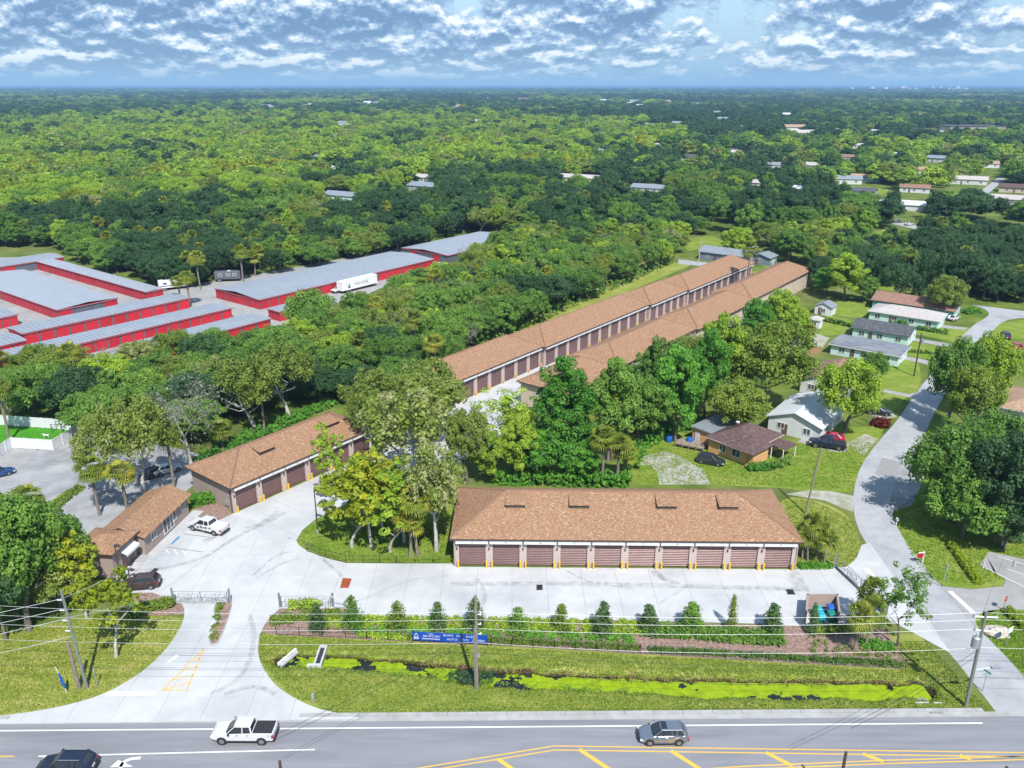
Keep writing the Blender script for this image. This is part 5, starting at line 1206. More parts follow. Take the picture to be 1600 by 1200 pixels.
# ornamental steel gates
def gate(label, a, b, h=1.75, tail=0.0, z=0.045):
    a, b = G(*a), G(*b); d = b - a; L_ = d.length; t = thing('metal_gate', label, 'gate', (a.x, a.y, z), math.atan2(d.y, d.x))
    f = MB()
    for zz in (0.18, 0.32, h): f.bar((0, 0, zz), (L_, 0, zz), 0.09)
    for x in (0.05, L_ / 2, L_ - 0.05): f.bar((x, 0, 0.18), (x, 0, h), 0.09)
    f.build('frame', 'gate_grey', t); pt = MB()
    for s in (0, 1):
        x0 = s * L_ / 2 + L_ * 0.05; w = L_ * 0.4; m1, m2 = 0.45, h - 0.18
        for u0, v0, u1, v1 in ((.0, .0, .55, .0), (.55, 0, .55, .45), (.1, .45, .9, .45), (.1, .45, .1, .85), (.1, .85, .6, .85), (.6, .85, .6, .6), (.3, .65, .6, .65), (.7, .2, 1, .2), (.7, .2, .7, .8), (.7, .8, 1, .8), (1, .2, 1, .8), (.0, .2, .4, .2), (.4, .2, .4, .45), (.8, 1, .8, .8)):
            pt.bar((x0 + u0 * w, 0, m1 + v0 * (m2 - m1)), (x0 + u1 * w, 0, m1 + v1 * (m2 - m1)), 0.06)
    pt.build('ornament', 'gate_grey', t)
    if tail:
        tl = MB().bar((L_, 0, h), (L_ + tail, 0, 0.3), 0.09).bar((L_, 0, 0.18), (L_ + tail, 0, 0.18), 0.09); tl.build('brace', 'gate_grey', t)
    for x in (-0.2, L_ + 0.2): MB().bar((x, 0.15, 0), (x, 0.15, h + 0.35), 0.2).build('post', 'gate_grey', t)
    MB().bar((-0.25, 0, 0.06), (L_ + 0.25, 0, 0.06), 0.10).build('track', 'galvanised', t)
    return t
gate('ornamental grey steel gate across the left entrance lane', (273, 943), (357, 944)); gate('grey sliding gate standing open behind the bushes right of the entrance', (440, 951), (518, 951), tail=3.0)
gate('long grey sliding gate on the right drive beside the side street', (1384, 962), (1306, 888), 1.7)
# kerbed planter between the entrance lanes
pp = gp([(330, 1010), (343, 1006), (363, 950), (361, 938), (352, 940), (327, 1002)]); c = sum(pp, Vector()) / len(pp)
t = thing('planter', 'narrow kerbed planter between the two entrance lanes', 'planter', c); q = [(p_ - c) for p_ in smooth_poly(pp + [pp[0]], 1)[:-1]]
MB().prism([(p_.x, p_.y) for p_ in q], 0, 0.19).build('kerb', 'concrete_kerb', t); MB().sheet([(p_.x * 0.9 - 0.02, p_.y * 0.94) for p_ in q], 0.198).build('soil', 'mulch', t)
# bin enclosure with three wheeled bins
e0, e1, e2, e3 = G(1257, 976), G(1308, 976), G(1305, 950), G(1259, 950)
t = thing('bin_enclosure', 'taupe walled bin enclosure open to the road side', 'enclosure', e0)
for a, b in ((e0, e3), (e3, e2), (e2, e1)):
    d = b - a; MB().box(tuple((a + b) / 2 - e0 + Vector((0, 0, 1.0))), (d.length + 0.2, 0.22, 2.0), rz=math.atan2(d.y, d.x)).build('wall', 'stucco_taupe', t)
def bin_(label, px, m, rz=0.0):
    g = G(*px); t = thing('wheeled_bin', label, 'bin', (g.x, g.y, 0.045), rz)
    MB().loft([[(x * s, y * s, z) for x, y in ((-.42, -.5), (.42, -.5), (.42, .5), (-.42, .5))] for z, s in ((0.1, .78), (1.15, 1.0))]).build('body', m, t)
    MB().loft([[(x, y, z) for x, y in ((-.46, -.56), (.46, -.56), (.46, .54), (-.46, .54))] for z in (1.16, 1.22)] + [[(x * .7, y * .7, 1.32) for x, y in ((-.46, -.56), (.46, -.56), (.46, .54), (-.46, .54))]]).build('lid', m, t)
    ty, rm, hb = wheel_meshes(0.15, 0.1)
    for s in (-1, 1): put('wheel', ty, t, (s * 0.38, 0.45, 0.15))
    MB().bar((-0.4, 0.6, 1.1), (0.4, 0.6, 1.1), 0.05).build('handle', m, t)
bin_('teal wheeled bin at the back left of the enclosure', (1276, 963), 'bin_teal'); bin_('teal wheeled bin at the front of the enclosure', (1281, 973), 'bin_teal'); bin_('dark blue wheeled bin against the back wall of the enclosure', (1297, 961), 'bin_blue'); bin_('green wheeled bin in front of the dark blue one', (1298, 971), 'bin_green')
MB().box(tuple((e0 + e2) / 2 + Vector((0, 0, 0.02))), (5.4, 3.3, 0.05)).build('bin_pad', 'concrete', None); bpy.data.objects['bin_pad']['kind'] = 'structure'
# blue barrels near the orange house deck
for lab, px, m in (('blue tarpaulin covered drum left of the wooden deck', (1045, 690), 'bin_blue'), ('blue barrel beside the white door on the deck', (1077, 693), 'bin_blue')):
    g = G(*px); t = thing('barrel', lab, 'barrel', g)
    MB().tube([(0, 0, 0), (0, 0, .05), (0, 0, .55), (0, 0, 1.05), (0, 0, 1.1)], [.5, .58, .64, .58, .5], 14).build('body', m, t); MB().tube([(0, 0, 1.1), (0, 0, 1.16)], [.52, .48], 14).build('lid', 'bin_blue', t)
dk0, dk1 = G(1054, 698), G(1098, 707); dd = dk1 - dk0
t = thing('wooden_deck', 'grey wooden deck with railing beside the orange house', 'deck', dk0, math.atan2(dd.y, dd.x)); Ld = dd.length
pm = MB().box((0, 1.6, 0.5), (0.19, 3.2, 0.04)).mesh('plank', 'wood_deck')
for i in range(int(Ld / 0.21)): put('plank', pm, t, (0.1 + i * 0.21, 0, R.uniform(0, 0.006)))
ps = MB().bar((0, 0, 0), (0, 0, 1.5), 0.1).mesh('post', 'wood_deck')
for i in range(5): put('post', ps, t, (i * Ld / 4, 0, 0))
rl2 = MB()
for z in (0.8, 1.1, 1.45): rl2.bar((0, -0.06, z), (Ld, -0.06, z), 0.09)
rl2.build('rail', 'wood_deck', t)
# wooden privacy fence by the grey shed
a, b = G(1253, 555), G(1282, 552); d = b - a
for (s, e, m, lab) in ((0.0, 0.42, 'wood_deck', 'dark wooden fence beside the grey metal shed'), (0.44, 1.0, 'wood_fence', 'orange brown wooden fence left of the red brown roof')):
    p0_ = a.lerp(b, s); L_ = d.length * (e - s); t = thing('wooden_fence', lab, 'fence', p0_, math.atan2(d.y, d.x)); pm = MB().box((0, 0, 0.9), (0.17, 0.03, 1.8)).mesh('board', m)
    for i in range(int(L_ / 0.19)): put('board', pm, t, (0.1 + i * 0.19, 0, 0))
    MB().bar((0, 0.05, 0.5), (L_, 0.05, 0.5), 0.07).bar((0, 0.05, 1.4), (L_, 0.05, 1.4), 0.07).build('rail', m, t)
# signs
def sign(label, px, top, kind, rz=0.0):
    g = G(*px); h = height_of(px[0], px[1], top); t = thing('road_sign', label, 'sign', g, rz)
    MB().bar((0, 0, 0), (0, 0, h), 0.07).build('post', 'galvanised', t)
    if kind == 'stop':
        r = 0.42; pts = [(r * math.cos(math.pi / 8 + k * math.pi / 4), r * math.sin(math.pi / 8 + k * math.pi / 4)) for k in range(8)]
        MB().add([(x, -0.05, h - 0.4 + y) for x, y in pts], [list(range(8))]).build('plate', 'lamp_red', t)
        MB().add([(x * 1.07, -0.044, h - 0.4 + y * 1.07) for x, y in pts], [list(range(8))]).build('border', 'white_paint', t)
        me = text_mesh('STOP', 0.3); me.materials.append(MATS['white_paint']); o = put('lettering', me, t, (0, -0.056, h - 0.4)); o.rotation_euler = (math.pi / 2, 0, 0)
    elif kind == 'disc': MB().tube([(0, -0.05, h - 0.4), (0, -0.02, h - 0.4)], 0.4, 16).build('plate', 'galvanised', t)
    elif kind == 'plate': MB().box((0, -0.06, h - 0.35), (0.9, 0.03, 0.75)).build('plate', 'white_paint', t)
    elif kind == 'street': MB().box((0, 0, h), (1.1, 0.03, 0.2)).build('plate', 'wall_teal', t); MB().box((0, 0, h + 0.22), (0.03, 0.9, 0.2)).build('plate', 'wall_teal', t)
sign('red octagonal stop sign beside the small lime hedge', (1567, 954), 931, 'stop', 0.5); sign('round backed sign facing away on the left lawn', (152, 1074), 1042, 'disc', 2.0); sign('white plate on a post before the lime hedge at the corner', (1572, 1008), 980, 'plate', 0.5); sign('street name sign on a thin post near the corner pole', (1535, 1080), 1052, 'street', 0.4)
sign('slim bare sign post on the verge beside the lime hedge', (1473, 915), 882, 'plate', 1.2)
t = thing('feather_flag', 'furled navy feather flag on a leaning pole at the left lawn', 'flag', G(105, 1083)); MB().tube([(0, 0, 0), (-0.25, 0, 1.8), (-0.6, 0, 3.4)], 0.035, 6).build('pole', 'white_paint', t)
MB().loft([[(x0_ - 0.14 * k, -0.05, z), (x0_ + 0.14 * k, -0.08, z), (x0_ + 0.10 * k, 0.06, z), (x0_ - 0.1 * k, 0.05, z)] for x0_, z, k in ((-.08, .7, .4), (-.15, 1.1, 1.4), (-.28, 1.9, 1.0), (-.42, 2.6, .5))]).build('cloth', 'bin_blue', t)
# yard sign and mailbox on the verge
t = thing('yard_sign', 'small red and white sale sign on the verge by the street', 'sign', G(1441, 880)); MB().bar((0, 0, 0), (0, 0, 1.8), 0.14).bar((0, 0, 1.7), (-0.9, -0.2, 1.7), 0.1).build('post', 'white_paint', t); MB().box((-0.5, -0.1, 1.25), (0.8, 0.06, 0.6), rz=0.2).build('plate', 'lamp_red', t)
for lab, px in (('white mailbox on a post under the oaks beside the street', (1393, 803)), ('white short marker post under the oaks beside the street', (1400, 822))):
    t = thing('mailbox', lab, 'mailbox', G(*px)); MB().bar((0, 0, 0), (0, 0, 1.0), 0.1).build('post', 'white_paint', t); MB().box((0, 0, 1.1), (0.22, 0.5, 0.24)).tube([(0, -0.25, 1.22), (0, 0.25, 1.22)], 0.11, 10).build('box', 'white_paint', t)
# concrete culverts and the white board in the ditch bank
t = thing('culvert', 'concrete drain headwall with a dark opening on the ditch bank', 'culvert', G(501, 1026)); 
MB().box((-0.35, 0, 0.1), (0.18, 2.9, 0.4)).box((0.35, 0, 0.1), (0.18, 2.9, 0.4)).box((0, 1.5, 0.1), (0.9, 0.2, 0.4)).build('wall', 'concrete', t); MB().box((0, 0, 0.05), (0.55, 2.8, 0.06)).build('opening', 'iron', t); MB().box((-0.3, -1.7, 0.1), (1.6, 0.3, 0.5)).build('apron', 'concrete', t)
t = thing('culvert_wall', 'slanted white concrete culvert end wall left of the ditch', 'culvert', G(449, 1028), math.radians(62)); MB().box((0, 0, 0.15), (2.9, 0.22, 0.35)).build('wall', 'white_paint', t); MB().box((0, -0.3, -0.05), (2.7, 0.15, 0.3)).build('footing', 'concrete', t)
t = thing('culvert', 'grey concrete culvert apron with wings at the right end of the ditch', 'culvert', G(1452, 1104)); MB().loft([[(-0.55, 1.6, -0.45), (0.25, 1.6, -0.45), (0.25, 1.6, -0.3), (-0.55, 1.6, -0.3)], [(-0.4, -1.0, 0.05), (0.9, -1.0, 0.05), (0.9, -1.0, 0.16), (-0.4, -1.0, 0.16)]]).build('apron', 'asphalt_patch', t); MB().box((-0.5, 0.5, 0.05), (1.4, 0.15, 0.12)).box((1.1, 0.45, 0.05), (0.9, 0.15, 0.12)).build('wing', 'concrete', t)
t = thing('marker_post', 'short grey green utility pedestal on the front lawn', 'post', G(490, 1096)); MB().box((0, 0, 0.45), (0.26, 0.26, 0.9)).build('body', 'galvanised', t); MB().box((0, 0, 0.92), (0.3, 0.3, 0.08)).build('cap', 'galvanised', t)
# boulder on the corner lawn
bm_ = bmesh.new(); bmesh.ops.create_icosphere(bm_, subdivisions=3, radius=1.0)
for v_ in bm_.verts: v_.co *= 1 + 0.35 * noise.noise(v_.co * 1.7); v_.co.x *= 1.5; v_.co.z = max(v_.co.z * 0.75, -0.2)
me = bpy.data.meshes.new('boulder'); bm_.to_mesh(me); bm_.free(); me.materials.append(MATS['rock']); tag(put('boulder', me, None, tuple(G(1557, 990) + Vector((0, 0, 0.15)))), 'large pale boulder on the lawn by the corner pole', 'boulder')
# wheel stops
for lab, px in (('worn concrete wheel stop in the left bay of the car park', (1537, 884)), ('worn concrete wheel stop in the right bay of the car park', (1585, 882))):
    t = thing('wheel_stop', lab, 'wheel stop', (G(*px).x, G(*px).y, 0.035), 0.95); MB().loft([[(x, -0.13, 0), (x, 0.13, 0), (x, 0.09, 0.14), (x, -0.09, 0.14)] for x in (-0.95, 0.95)]).build('block', 'concrete_kerb', t)
# ------------------------------------------------------------------ vegetation: prototypes
def leaf_mesh(name, centres, sizes, tints, nleaf, leaf, seed, flat=0.8, up=0.25, m='leaf_mid', elong=1.5, droop=0.0):
    g = np.random.default_rng(seed); n = len(centres)
    C_ = np.repeat(np.array(centres, float), nleaf, 0); S_ = np.repeat(np.array(sizes, float), nleaf)[:, None]
    d = g.normal(size=(n * nleaf, 3)); d[:, 2] += up; d /= np.linalg.norm(d, axis=1)[:, None]
    rad = g.uniform(0.55, 1.08, (n * nleaf, 1)) ** 0.7
    p = C_ + d * S_ * rad * np.array([1, 1, flat])
    if droop: p[:, 2] -= g.uniform(0, droop, n * nleaf) * (g.random(n * nleaf) < 0.5)
    nrm = d * 1.0 + g.normal(size=d.shape) * 0.45; nrm[:, 2] += 0.55; nrm /= np.linalg.norm(nrm, axis=1)[:, None]
    a = np.cross(nrm, g.normal(size=d.shape)); a /= np.linalg.norm(a, axis=1)[:, None]; b = np.cross(nrm, a)
    s = leaf * g.uniform(0.55, 1.35, (n * nleaf, 1)); L_ = a * s * elong * 0.5; Wd = b * s * 0.5
    V = np.stack([p - L_, p + Wd - L_ * 0.1, p + L_, p - Wd - L_ * 0.1], 1).reshape(-1, 3)
    k = n * nleaf
    me = bpy.data.meshes.new(name); me.vertices.add(k * 4); me.vertices.foreach_set('co', V.ravel().astype(np.float32))
    me.loops.add(k * 4); me.loops.foreach_set('vertex_index', np.arange(k * 4, dtype=np.int32))
    me.polygons.add(k); me.polygons.foreach_set('loop_start', np.arange(0, k * 4, 4, dtype=np.int32)); me.polygons.foreach_set('loop_total', np.full(k, 4, np.int32))
    me.update(calc_edges=True); me.validate()
    t = np.repeat(np.clip(np.repeat(np.array(tints, float), nleaf) + g.normal(size=k) * 0.14, 0, 1), 4)
    at = me.attributes.new('tint', 'FLOAT', 'POINT'); at.data.foreach_set('value', t.astype(np.float32))
    me.materials.append(MATS[m]); return me
def crown(name, seed, Rr, H0, H1, nc, nleaf, leaf, cs=(0.22, 0.36), fill=0.5, flat=0.75, m='leaf_mid', shape='round', droop=0.0):
    g = random.Random(seed); C_, S_, T_ = [], [], []; hm = (H0 + H1) / 2; hh = (H1 - H0) / 2
    lob = [(g.uniform(0, 6.28), g.uniform(0.75, 1.15)) for _ in range(5)]
    for i in range(nc):
        az = g.uniform(0, 2 * math.pi); u = g.uniform(-0.75, 1.0)
        rr_ = g.uniform(fill, 1.0)
        k = 1.0
        for a0, w in lob: k += 0.13 * math.cos(2 * (az - a0)) * (w - 0.95) * 4
        if shape == 'round': w = math.sqrt(max(0.02, 1 - u * u)); z = hm + u * hh * rr_
        elif shape == 'umbrella': u = g.uniform(-0.3, 1.0); w = math.sqrt(max(0.02, 1 - u * u)); z = H0 + (u + 0.3) / 1.3 * (H1 - H0) * (0.5 + 0.5 * rr_)
        else: u = g.uniform(0, 1) ** 1.35; w = (1 - u) ** 0.6 * 0.9 + 0.10; z = H0 + u * (H1 - H0)
        r = Rr * w * rr_ * k; s = Rr * g.uniform(*cs) * (1 if shape != 'cone' else 0.7 + 0.5 * (1 - u))
        C_.append((r * math.cos(az), r * math.sin(az), z)); S_.append(s); T_.append(g.uniform(0.15, 0.85))
    return leaf_mesh(name, C_, S_, T_, nleaf, leaf, seed + 100, flat, m=m, droop=droop)
def limbs(name, seed, h, r0, spread, top, levels=2, nb=5, m='bark', lean=(0, 0), fork=0.45):
    g = random.Random(seed); mb = MB()
    def grow(p, d, L_, r, lv):
        pts, rad = [p], [r]; n = 3 if lv < levels else 4; q = p; dd = d.copy()
        for i in range(n):
            dd = (dd + Vector((g.uniform(-.22, .22), g.uniform(-.22, .22), g.uniform(-.05, .15)))).normalized(); q = q + dd * (L_ / n); pts.append(q); rad.append(r * (1 - 0.55 * (i + 1) / n))
        mb.tube(pts, rad, 7 if lv == levels else 5, cap=False)
        if lv > 0:
            for k in range(nb if lv == levels else 3):
                az = g.uniform(0, 6.28); e = g.uniform(0.35, 0.9); st_ = pts[-1] if k < nb - 1 else pts[-2]
                nd = Vector((math.cos(az) * spread, math.sin(az) * spread, e)).normalized()
                grow(st_, nd, L_ * g.uniform(0.65, 1.05) * (top / h if lv == levels else 0.75), rad[-1] * 0.72, lv - 1)
    grow(Vector((0, 0, -0.2)), Vector((lean[0], lean[1], 1)).normalized(), h * fork, r0, levels)
    return mb.mesh(name, m, smooth=True)
def palm_meshes(seed, h, nf=40, L_=2.3, m='leaf_palm'):
    g = random.Random(seed); mb = MB(); tints = []
    for i in range(nf):
        az = g.uniform(0, 6.28); el = g.uniform(-0.75, 1.3); d = Vector((math.cos(az) * math.cos(el), math.sin(az) * math.cos(el), math.sin(el)))
        c = Vector((0, 0, h)); q = c + d * L_ * 0.5 - Vector((0, 0, 0.06)); s = d.cross(Vector((0, 0, 1))).normalized(); up_ = s.cross(d)
        mb.tube([tuple(c), tuple(q)], [0.03, 0.02], 3, cap=False); tv = g.uniform(0.1, 0.9); tints += [tv] * 6
        for k in range(9):
            a = (k - 4) / 4 * 1.25; dirn = (d * math.cos(a) + s * math.sin(a)).normalized(); e = q + dirn * L_ * g.uniform(0.48, 0.62) - Vector((0, 0, 0.30 * abs(math.sin(a)) + g.uniform(0.12, 0.4)))
            md = q + dirn * L_ * 0.27 + up_ * 0.06; w = s * math.cos(a) - d * math.sin(a); w = w * 0.11
            mb.add([tuple(q), tuple(md + w), tuple(e), tuple(md - w)], [(0, 1, 2, 3)]); tints += [min(1, max(0, tv + g.uniform(-.15, .15)))] * 4
    me = mb.mesh('fronds', m); at = me.attributes.new('tint', 'FLOAT', 'POINT'); at.data.foreach_set('value', np.array(tints, np.float32))
    sk = MB()
    for i in range(14):
        az = g.uniform(0, 6.28); d = Vector((math.cos(az), math.sin(az), 0)); a = Vector((0, 0, h - 0.2)) + d * 0.15; b = Vector((0, 0, h - g.uniform(1.0, 1.7))) + d * g.uniform(0.4, 0.8); s = d.cross(Vector((0, 0, 1))) * 0.2
        sk.add([tuple(a), tuple((a + b) / 2 + s + d * 0.2), tuple(b), tuple((a + b) / 2 - s + d * 0.2)], [(0, 1, 2, 3)])
    skm = sk.mesh('dry_fronds', 'leaf_dry')
    tk = MB(); n = 7; bx_, by_ = g.uniform(-.3, .3), g.uniform(-.3, .3)
    tk.tube([(bx_ * math.sin(i / n * 3.1), by_ * math.sin(i / n * 3.1), -0.2 + (h + 0.1) * i / n) for i in range(n + 1)], [0.27] + [0.19 + 0.02 * (i % 2) for i in range(n)], 9, cap=False)
    return me, skm, tk.mesh('trunk', 'bark_palm', True)
def conifer_column(seed, h, r): return crown('crown', seed, r, 0.3, h, 60, 60, 0.35, (0.4, 0.7), 0.5, 1.3, 'leaf_dark', 'cone')

PROTO = {
 'oak': [crown('crown', 11, 5.2, 3.4, 10.2, 150, 125, 0.245, (0.11, 0.23), droop=0.5), crown('crown', 12, 5.8, 3.0, 9.4, 165, 120, 0.245, (0.10, 0.22), droop=0.5), crown('crown', 13, 4.7, 3.8, 11.2, 140, 125, 0.245, (0.11, 0.24), droop=0.4)],
 'broad': [crown('crown', 21, 4.2, 2.4, 10.0, 125, 120, 0.24, (0.12, 0.26)), crown('crown', 22, 3.8, 2.2, 11.0, 125, 120, 0.24, (0.12, 0.26)), crown('crown', 23, 4.6, 2.2, 9.0, 130, 120, 0.24, (0.11, 0.24))],
 'open': [crown('crown', 31, 5.4, 5.6, 11.5, 74, 85, 0.27, (0.10, 0.21), 0.5, 0.6, 'leaf_moss', droop=1.1), crown('crown', 32, 5.0, 5.2, 11.0, 74, 85, 0.27, (0.10, 0.22), 0.5, 0.6, 'leaf_moss', droop=1.3)],
 'yellow': [crown('crown', 41, 2.9, 3.2, 9.5, 52, 50, 0.25, (0.12, 0.25), 0.35, 0.7, 'leaf_yellow'), crown('crown', 42, 2.6, 2.8, 10.0, 48, 50, 0.25, (0.12, 0.25), 0.35, 0.7, 'leaf_yellow')],
 'cypress': [crown('crown', 51, 4.2, 1.0, 16.5, 190, 120, 0.24, (0.12, 0.26), 0.5, 0.9, 'leaf_bright', 'round')],
 'sparse': [crown('crown', 61, 2.6, 2.1, 7.4, 85, 60, 0.115, (0.09, 0.20), 0.35, 0.6, 'leaf_mid')],
 'dead': [crown('crown', 71, 4.4, 4.0, 11.0, 60, 24, 0.20, (0.12, 0.25), 0.6, 0.7, 'leaf_grey', droop=2.0)],
 'far': [crown('crown', 81, 5.2, 1.5, 10.0, 30, 85, 0.60, (0.24, 0.42), 0.6), crown('crown', 82, 5.6, 1.5, 9.0, 34, 80, 0.60, (0.20, 0.40), 0.6), crown('crown', 83, 4.6, 1.5, 11.0, 28, 85, 0.60, (0.26, 0.44), 0.6)],
}
TRUNK = {
 'oak': [limbs('trunk', 1, 8.5, 0.42, 1.3, 5.5), limbs('trunk', 2, 8.0, 0.40, 1.5, 5.5), limbs('trunk', 3, 9.0, 0.40, 1.2, 5.5)],
 'broad': [limbs('trunk', 4, 8.0, 0.28, 0.8, 4.2), limbs('trunk', 5, 8.6, 0.28, 0.8, 4.5), limbs('trunk', 6, 7.6, 0.28, 0.9, 4.0)],
 'open': [limbs('trunk', 7, 9.5, 0.42, 1.5, 6.5, 3, 5, 'bark_pale'), limbs('trunk', 8, 9.2, 0.42, 1.5, 6.5, 3, 5, 'bark_pale')],
 'yellow': [limbs('trunk', 9, 8.0, 0.20, 0.6, 4.0, 2, 5, 'bark_pale'), limbs('trunk', 10, 8.4, 0.2, 0.6, 4.4, 2, 5, 'bark_pale')],
 'cypress': [limbs('trunk', 15, 13.0, 0.4, 0.5, 5.0)],
 'sparse': [limbs('trunk', 16, 6.0, 0.15, 0.7, 3.2, 2, 5, 'bark')],
 'dead': [limbs('trunk', 17, 9.5, 0.34, 1.2, 7.5, 4, 5, 'bark_pale')],
}
SIZE = {'oak': (5.2, 10.2), 'broad': (4.2, 10.0), 'open': (5.3, 11.5), 'yellow': (2.8, 9.6), 'cypress': (4.2, 16.5), 'sparse': (2.6, 7.4), 'dead': (4.4, 11.0), 'far': (5.2, 10.0)}
NAMES = {'oak': 'oak_tree', 'broad': 'broadleaf_tree', 'open': 'mossy_oak_tree', 'yellow': 'yellow_tree', 'cypress': 'cypress_tree', 'sparse': 'young_tree', 'dead': 'dead_tree'}
NIND = [0]
def tree(kind, loc, w, h, leafm=None, label='', group=None, rz=None, var=None, cat='tree'):
    i = (var if var is not None else R.randrange(9)) % len(PROTO[kind])
    t = bpy.data.objects.new(NAMES[kind], None); COL.objects.link(t); t.location = loc; t.rotation_euler = (0, 0, R.uniform(0, 6.28) if rz is None else rz)
    s = w / 2 / SIZE[kind][0] * 0.98; t.scale = (s, s, h / SIZE[kind][1]); tag(t, label, cat, group)
    put('trunk', TRUNK[kind][i], t); c = put('crown', PROTO[kind][i], t)
    if leafm: c.material_slots[0].link = 'OBJECT'; c.material_slots[0].material = MATS[leafm]
    NIND[0] += 1
    return t
PLANTED = []
def tpx(kind, base, top, wpx, leafm, label, group=None, rz=None, var=None):
    g = G(*base); h = height_of(base[0], base[1], top); sc = scale_at(*base)
    # widths are read at crown height, a little nearer the camera than the base
    w = wpx / (sc * (1 + 0.55 * h / 60.0)); PLANTED.append((g, w / 2)); return tree(kind, g, w, h * 1.02, leafm, label, group, rz, var)
PALMS = [palm_meshes(s, h) for s, h in ((1, 6.0), (2, 8.0), (3, 4.2))]
PALMH = (6.0, 8.0, 4.2)
def palm(base, top, label, group=None, fat=1.0):
    g = G(*base); h = max(2.2, height_of(base[0], base[1], top) - 0.9); k = min(range(3), key=lambda i: abs(PALMH[i] - h)); t = thing('palm_tree', label, 'palm tree', g, R.uniform(0, 6.28), group)
    s = fat * (0.9 if h > 3 else 0.8); t.scale = (s, s, h / PALMH[k]); PLANTED.append((g, 1.5))
    put('trunk', PALMS[k][2], t); put('fronds', PALMS[k][0], t); put('dry_fronds', PALMS[k][1], t); return t
BUSH = [crown('foliage', 91, 1.0, 0.05, 1.5, 40, 60, 0.13, (0.2, 0.4), 0.3), crown('foliage', 92, 1.0, 0.05, 1.3, 40, 60, 0.13, (0.28, 0.45), 0.3)]
CONE = [crown('foliage', 93, 0.95, 0.1, 3.3, 120, 20, 0.12, (0.14, 0.42), 0.3, 1.6, 'leaf_dark', 'cone', 0.1), crown('foliage', 94, 0.95, 0.1, 3.3, 110, 18, 0.12, (0.14, 0.46), 0.3, 1.8, 'leaf_dark', 'cone', 0.1)]
STEM = MB().tube([(0, 0, -0.1), (0, 0, 1.6)], [0.07, 0.03], 6).mesh('stem', 'bark', True)
def bush(loc, w, h, m, label, group=None, proto=None, name='shrub', cat='shrub'):
    pr = proto or BUSH; i = R.randrange(len(pr)); t = thing(name, label, cat, loc, R.uniform(0, 6.28), group); hh = 3.4 if pr is CONE else 1.5
    t.scale = (w / 2, w / 2, h / hh); put('stem', STEM, t); c = put('foliage', pr[i], t); c.material_slots[0].link = 'OBJECT'; c.material_slots[0].material = MATS[m]; return t
def bpx(base, wpx, hpx, m, label, group=None, proto=None, **k):
    g = G(*base); s = scale_at(*base); return bush(g, wpx / s, height_of(base[0], base[1], base[1] - hpx), m, label, group, proto, **k)

# ------------------------------------------------------------------ planted by hand from the photograph
T = tpx
T('oak', (45, 985), 800, 175, 'leaf_mid', 'big dense green oak on the front lawn at the left edge'); T('oak', (-40, 960), 830, 150, 'leaf_dark', 'dark oak cut off by the left edge in front'); T('broad', (95, 955), 830, 110, 'leaf_moss', 'grey green tree at the right side of the front left oaks')
T('oak', (20, 905), 770, 110, 'leaf_moss', 'pale mossy oak behind the front left oaks'); T('broad', (70, 900), 800, 70, 'leaf_mid', 'small green tree beside the worn lot behind the front oaks')
T('yellow', (182, 1028), 892, 100, 'leaf_yellow', 'forked pale trunk tree with yellow crown on the left lawn'); T('yellow', (135, 965), 838, 82, 'leaf_yellow', 'yellow tree beside the office wing')
T('open', (226, 778), 622, 116, 'leaf_moss', 'tall mossy oak with pale trunks behind the office'); T('dead', (303, 742), 578, 124, 'leaf_grey', 'grey leafless tree hung with moss behind the left garage')
T('open', (398, 672), 560, 120, 'leaf_moss', 'spreading mossy oak above the left garage roof'); T('open', (452, 652), 540, 110, 'leaf_moss', 'twin stemmed mossy oak behind the left garage'); T('oak', (195, 700), 600, 110, 'leaf_mid', 'green oak between the dog run and the tall mossy oak')
T('open', (640, 775), 600, 190, 'leaf_moss', 'very broad mossy oak with pale limbs in the court'); T('open', (682, 860), 690, 122, 'leaf_moss', 'mossy oak leaning over the left end of the ten door garage')
T('yellow', (550, 855), 735, 112, 'leaf_yellow', 'golden tree at the left front of the grass island'); T('yellow', (580, 857), 715, 104, 'leaf_yellow', 'golden tree second from the left on the grass island'); T('yellow', (610, 862), 755, 98, 'leaf_lime', 'lime and gold tree in the middle of the grass island')
T('yellow', (520, 800), 665, 62, 'leaf_lime', 'slender lime tree in front of the left garage doors'); T('broad', (665, 838), 735, 92, 'leaf_mid', 'green tree at the back of the grass island'); T('broad', (612, 818), 745, 60, 'leaf_olive', 'olive tree at the back of the grass island')
T('oak', (730, 755), 650, 90, 'leaf_moss', 'mossy oak behind the left end of the ten door garage'); T('sparse', (795, 720), 605, 130, 'leaf_lime', 'thin leaved tree in front of the court lamp post'); T('oak', (660, 690), 590, 150, 'leaf_moss', 'grey green oak in front of the left long garage end')
T('open', (668, 660), 560, 120, 'leaf_moss', 'mossy oak hanging over the near end of the left long garage'); T('yellow', (632, 848), 722, 104, 'leaf_lime', 'bright lime tree between the golden trees and the palms'); T('broad', (568, 826), 715, 76, 'leaf_lime', 'leafy lime tree behind the golden trees'); T('yellow', (598, 836), 705, 86, 'leaf_yellow', 'tall golden tree behind the middle of the grass island'); T('oak', (60, 650), 568, 105, 'leaf_mid', 'dark green oak behind the dog run, left one'); T('oak', (125, 655), 572, 100, 'leaf_dark', 'dark oak behind the dog run, right one'); T('oak', (96, 930), 805, 120, 'leaf_mid', 'green oak between the front left oaks and the office wing'); T('broad', (10, 1000), 850, 110, 'leaf_dark', 'dark tree at the very front of the left edge')
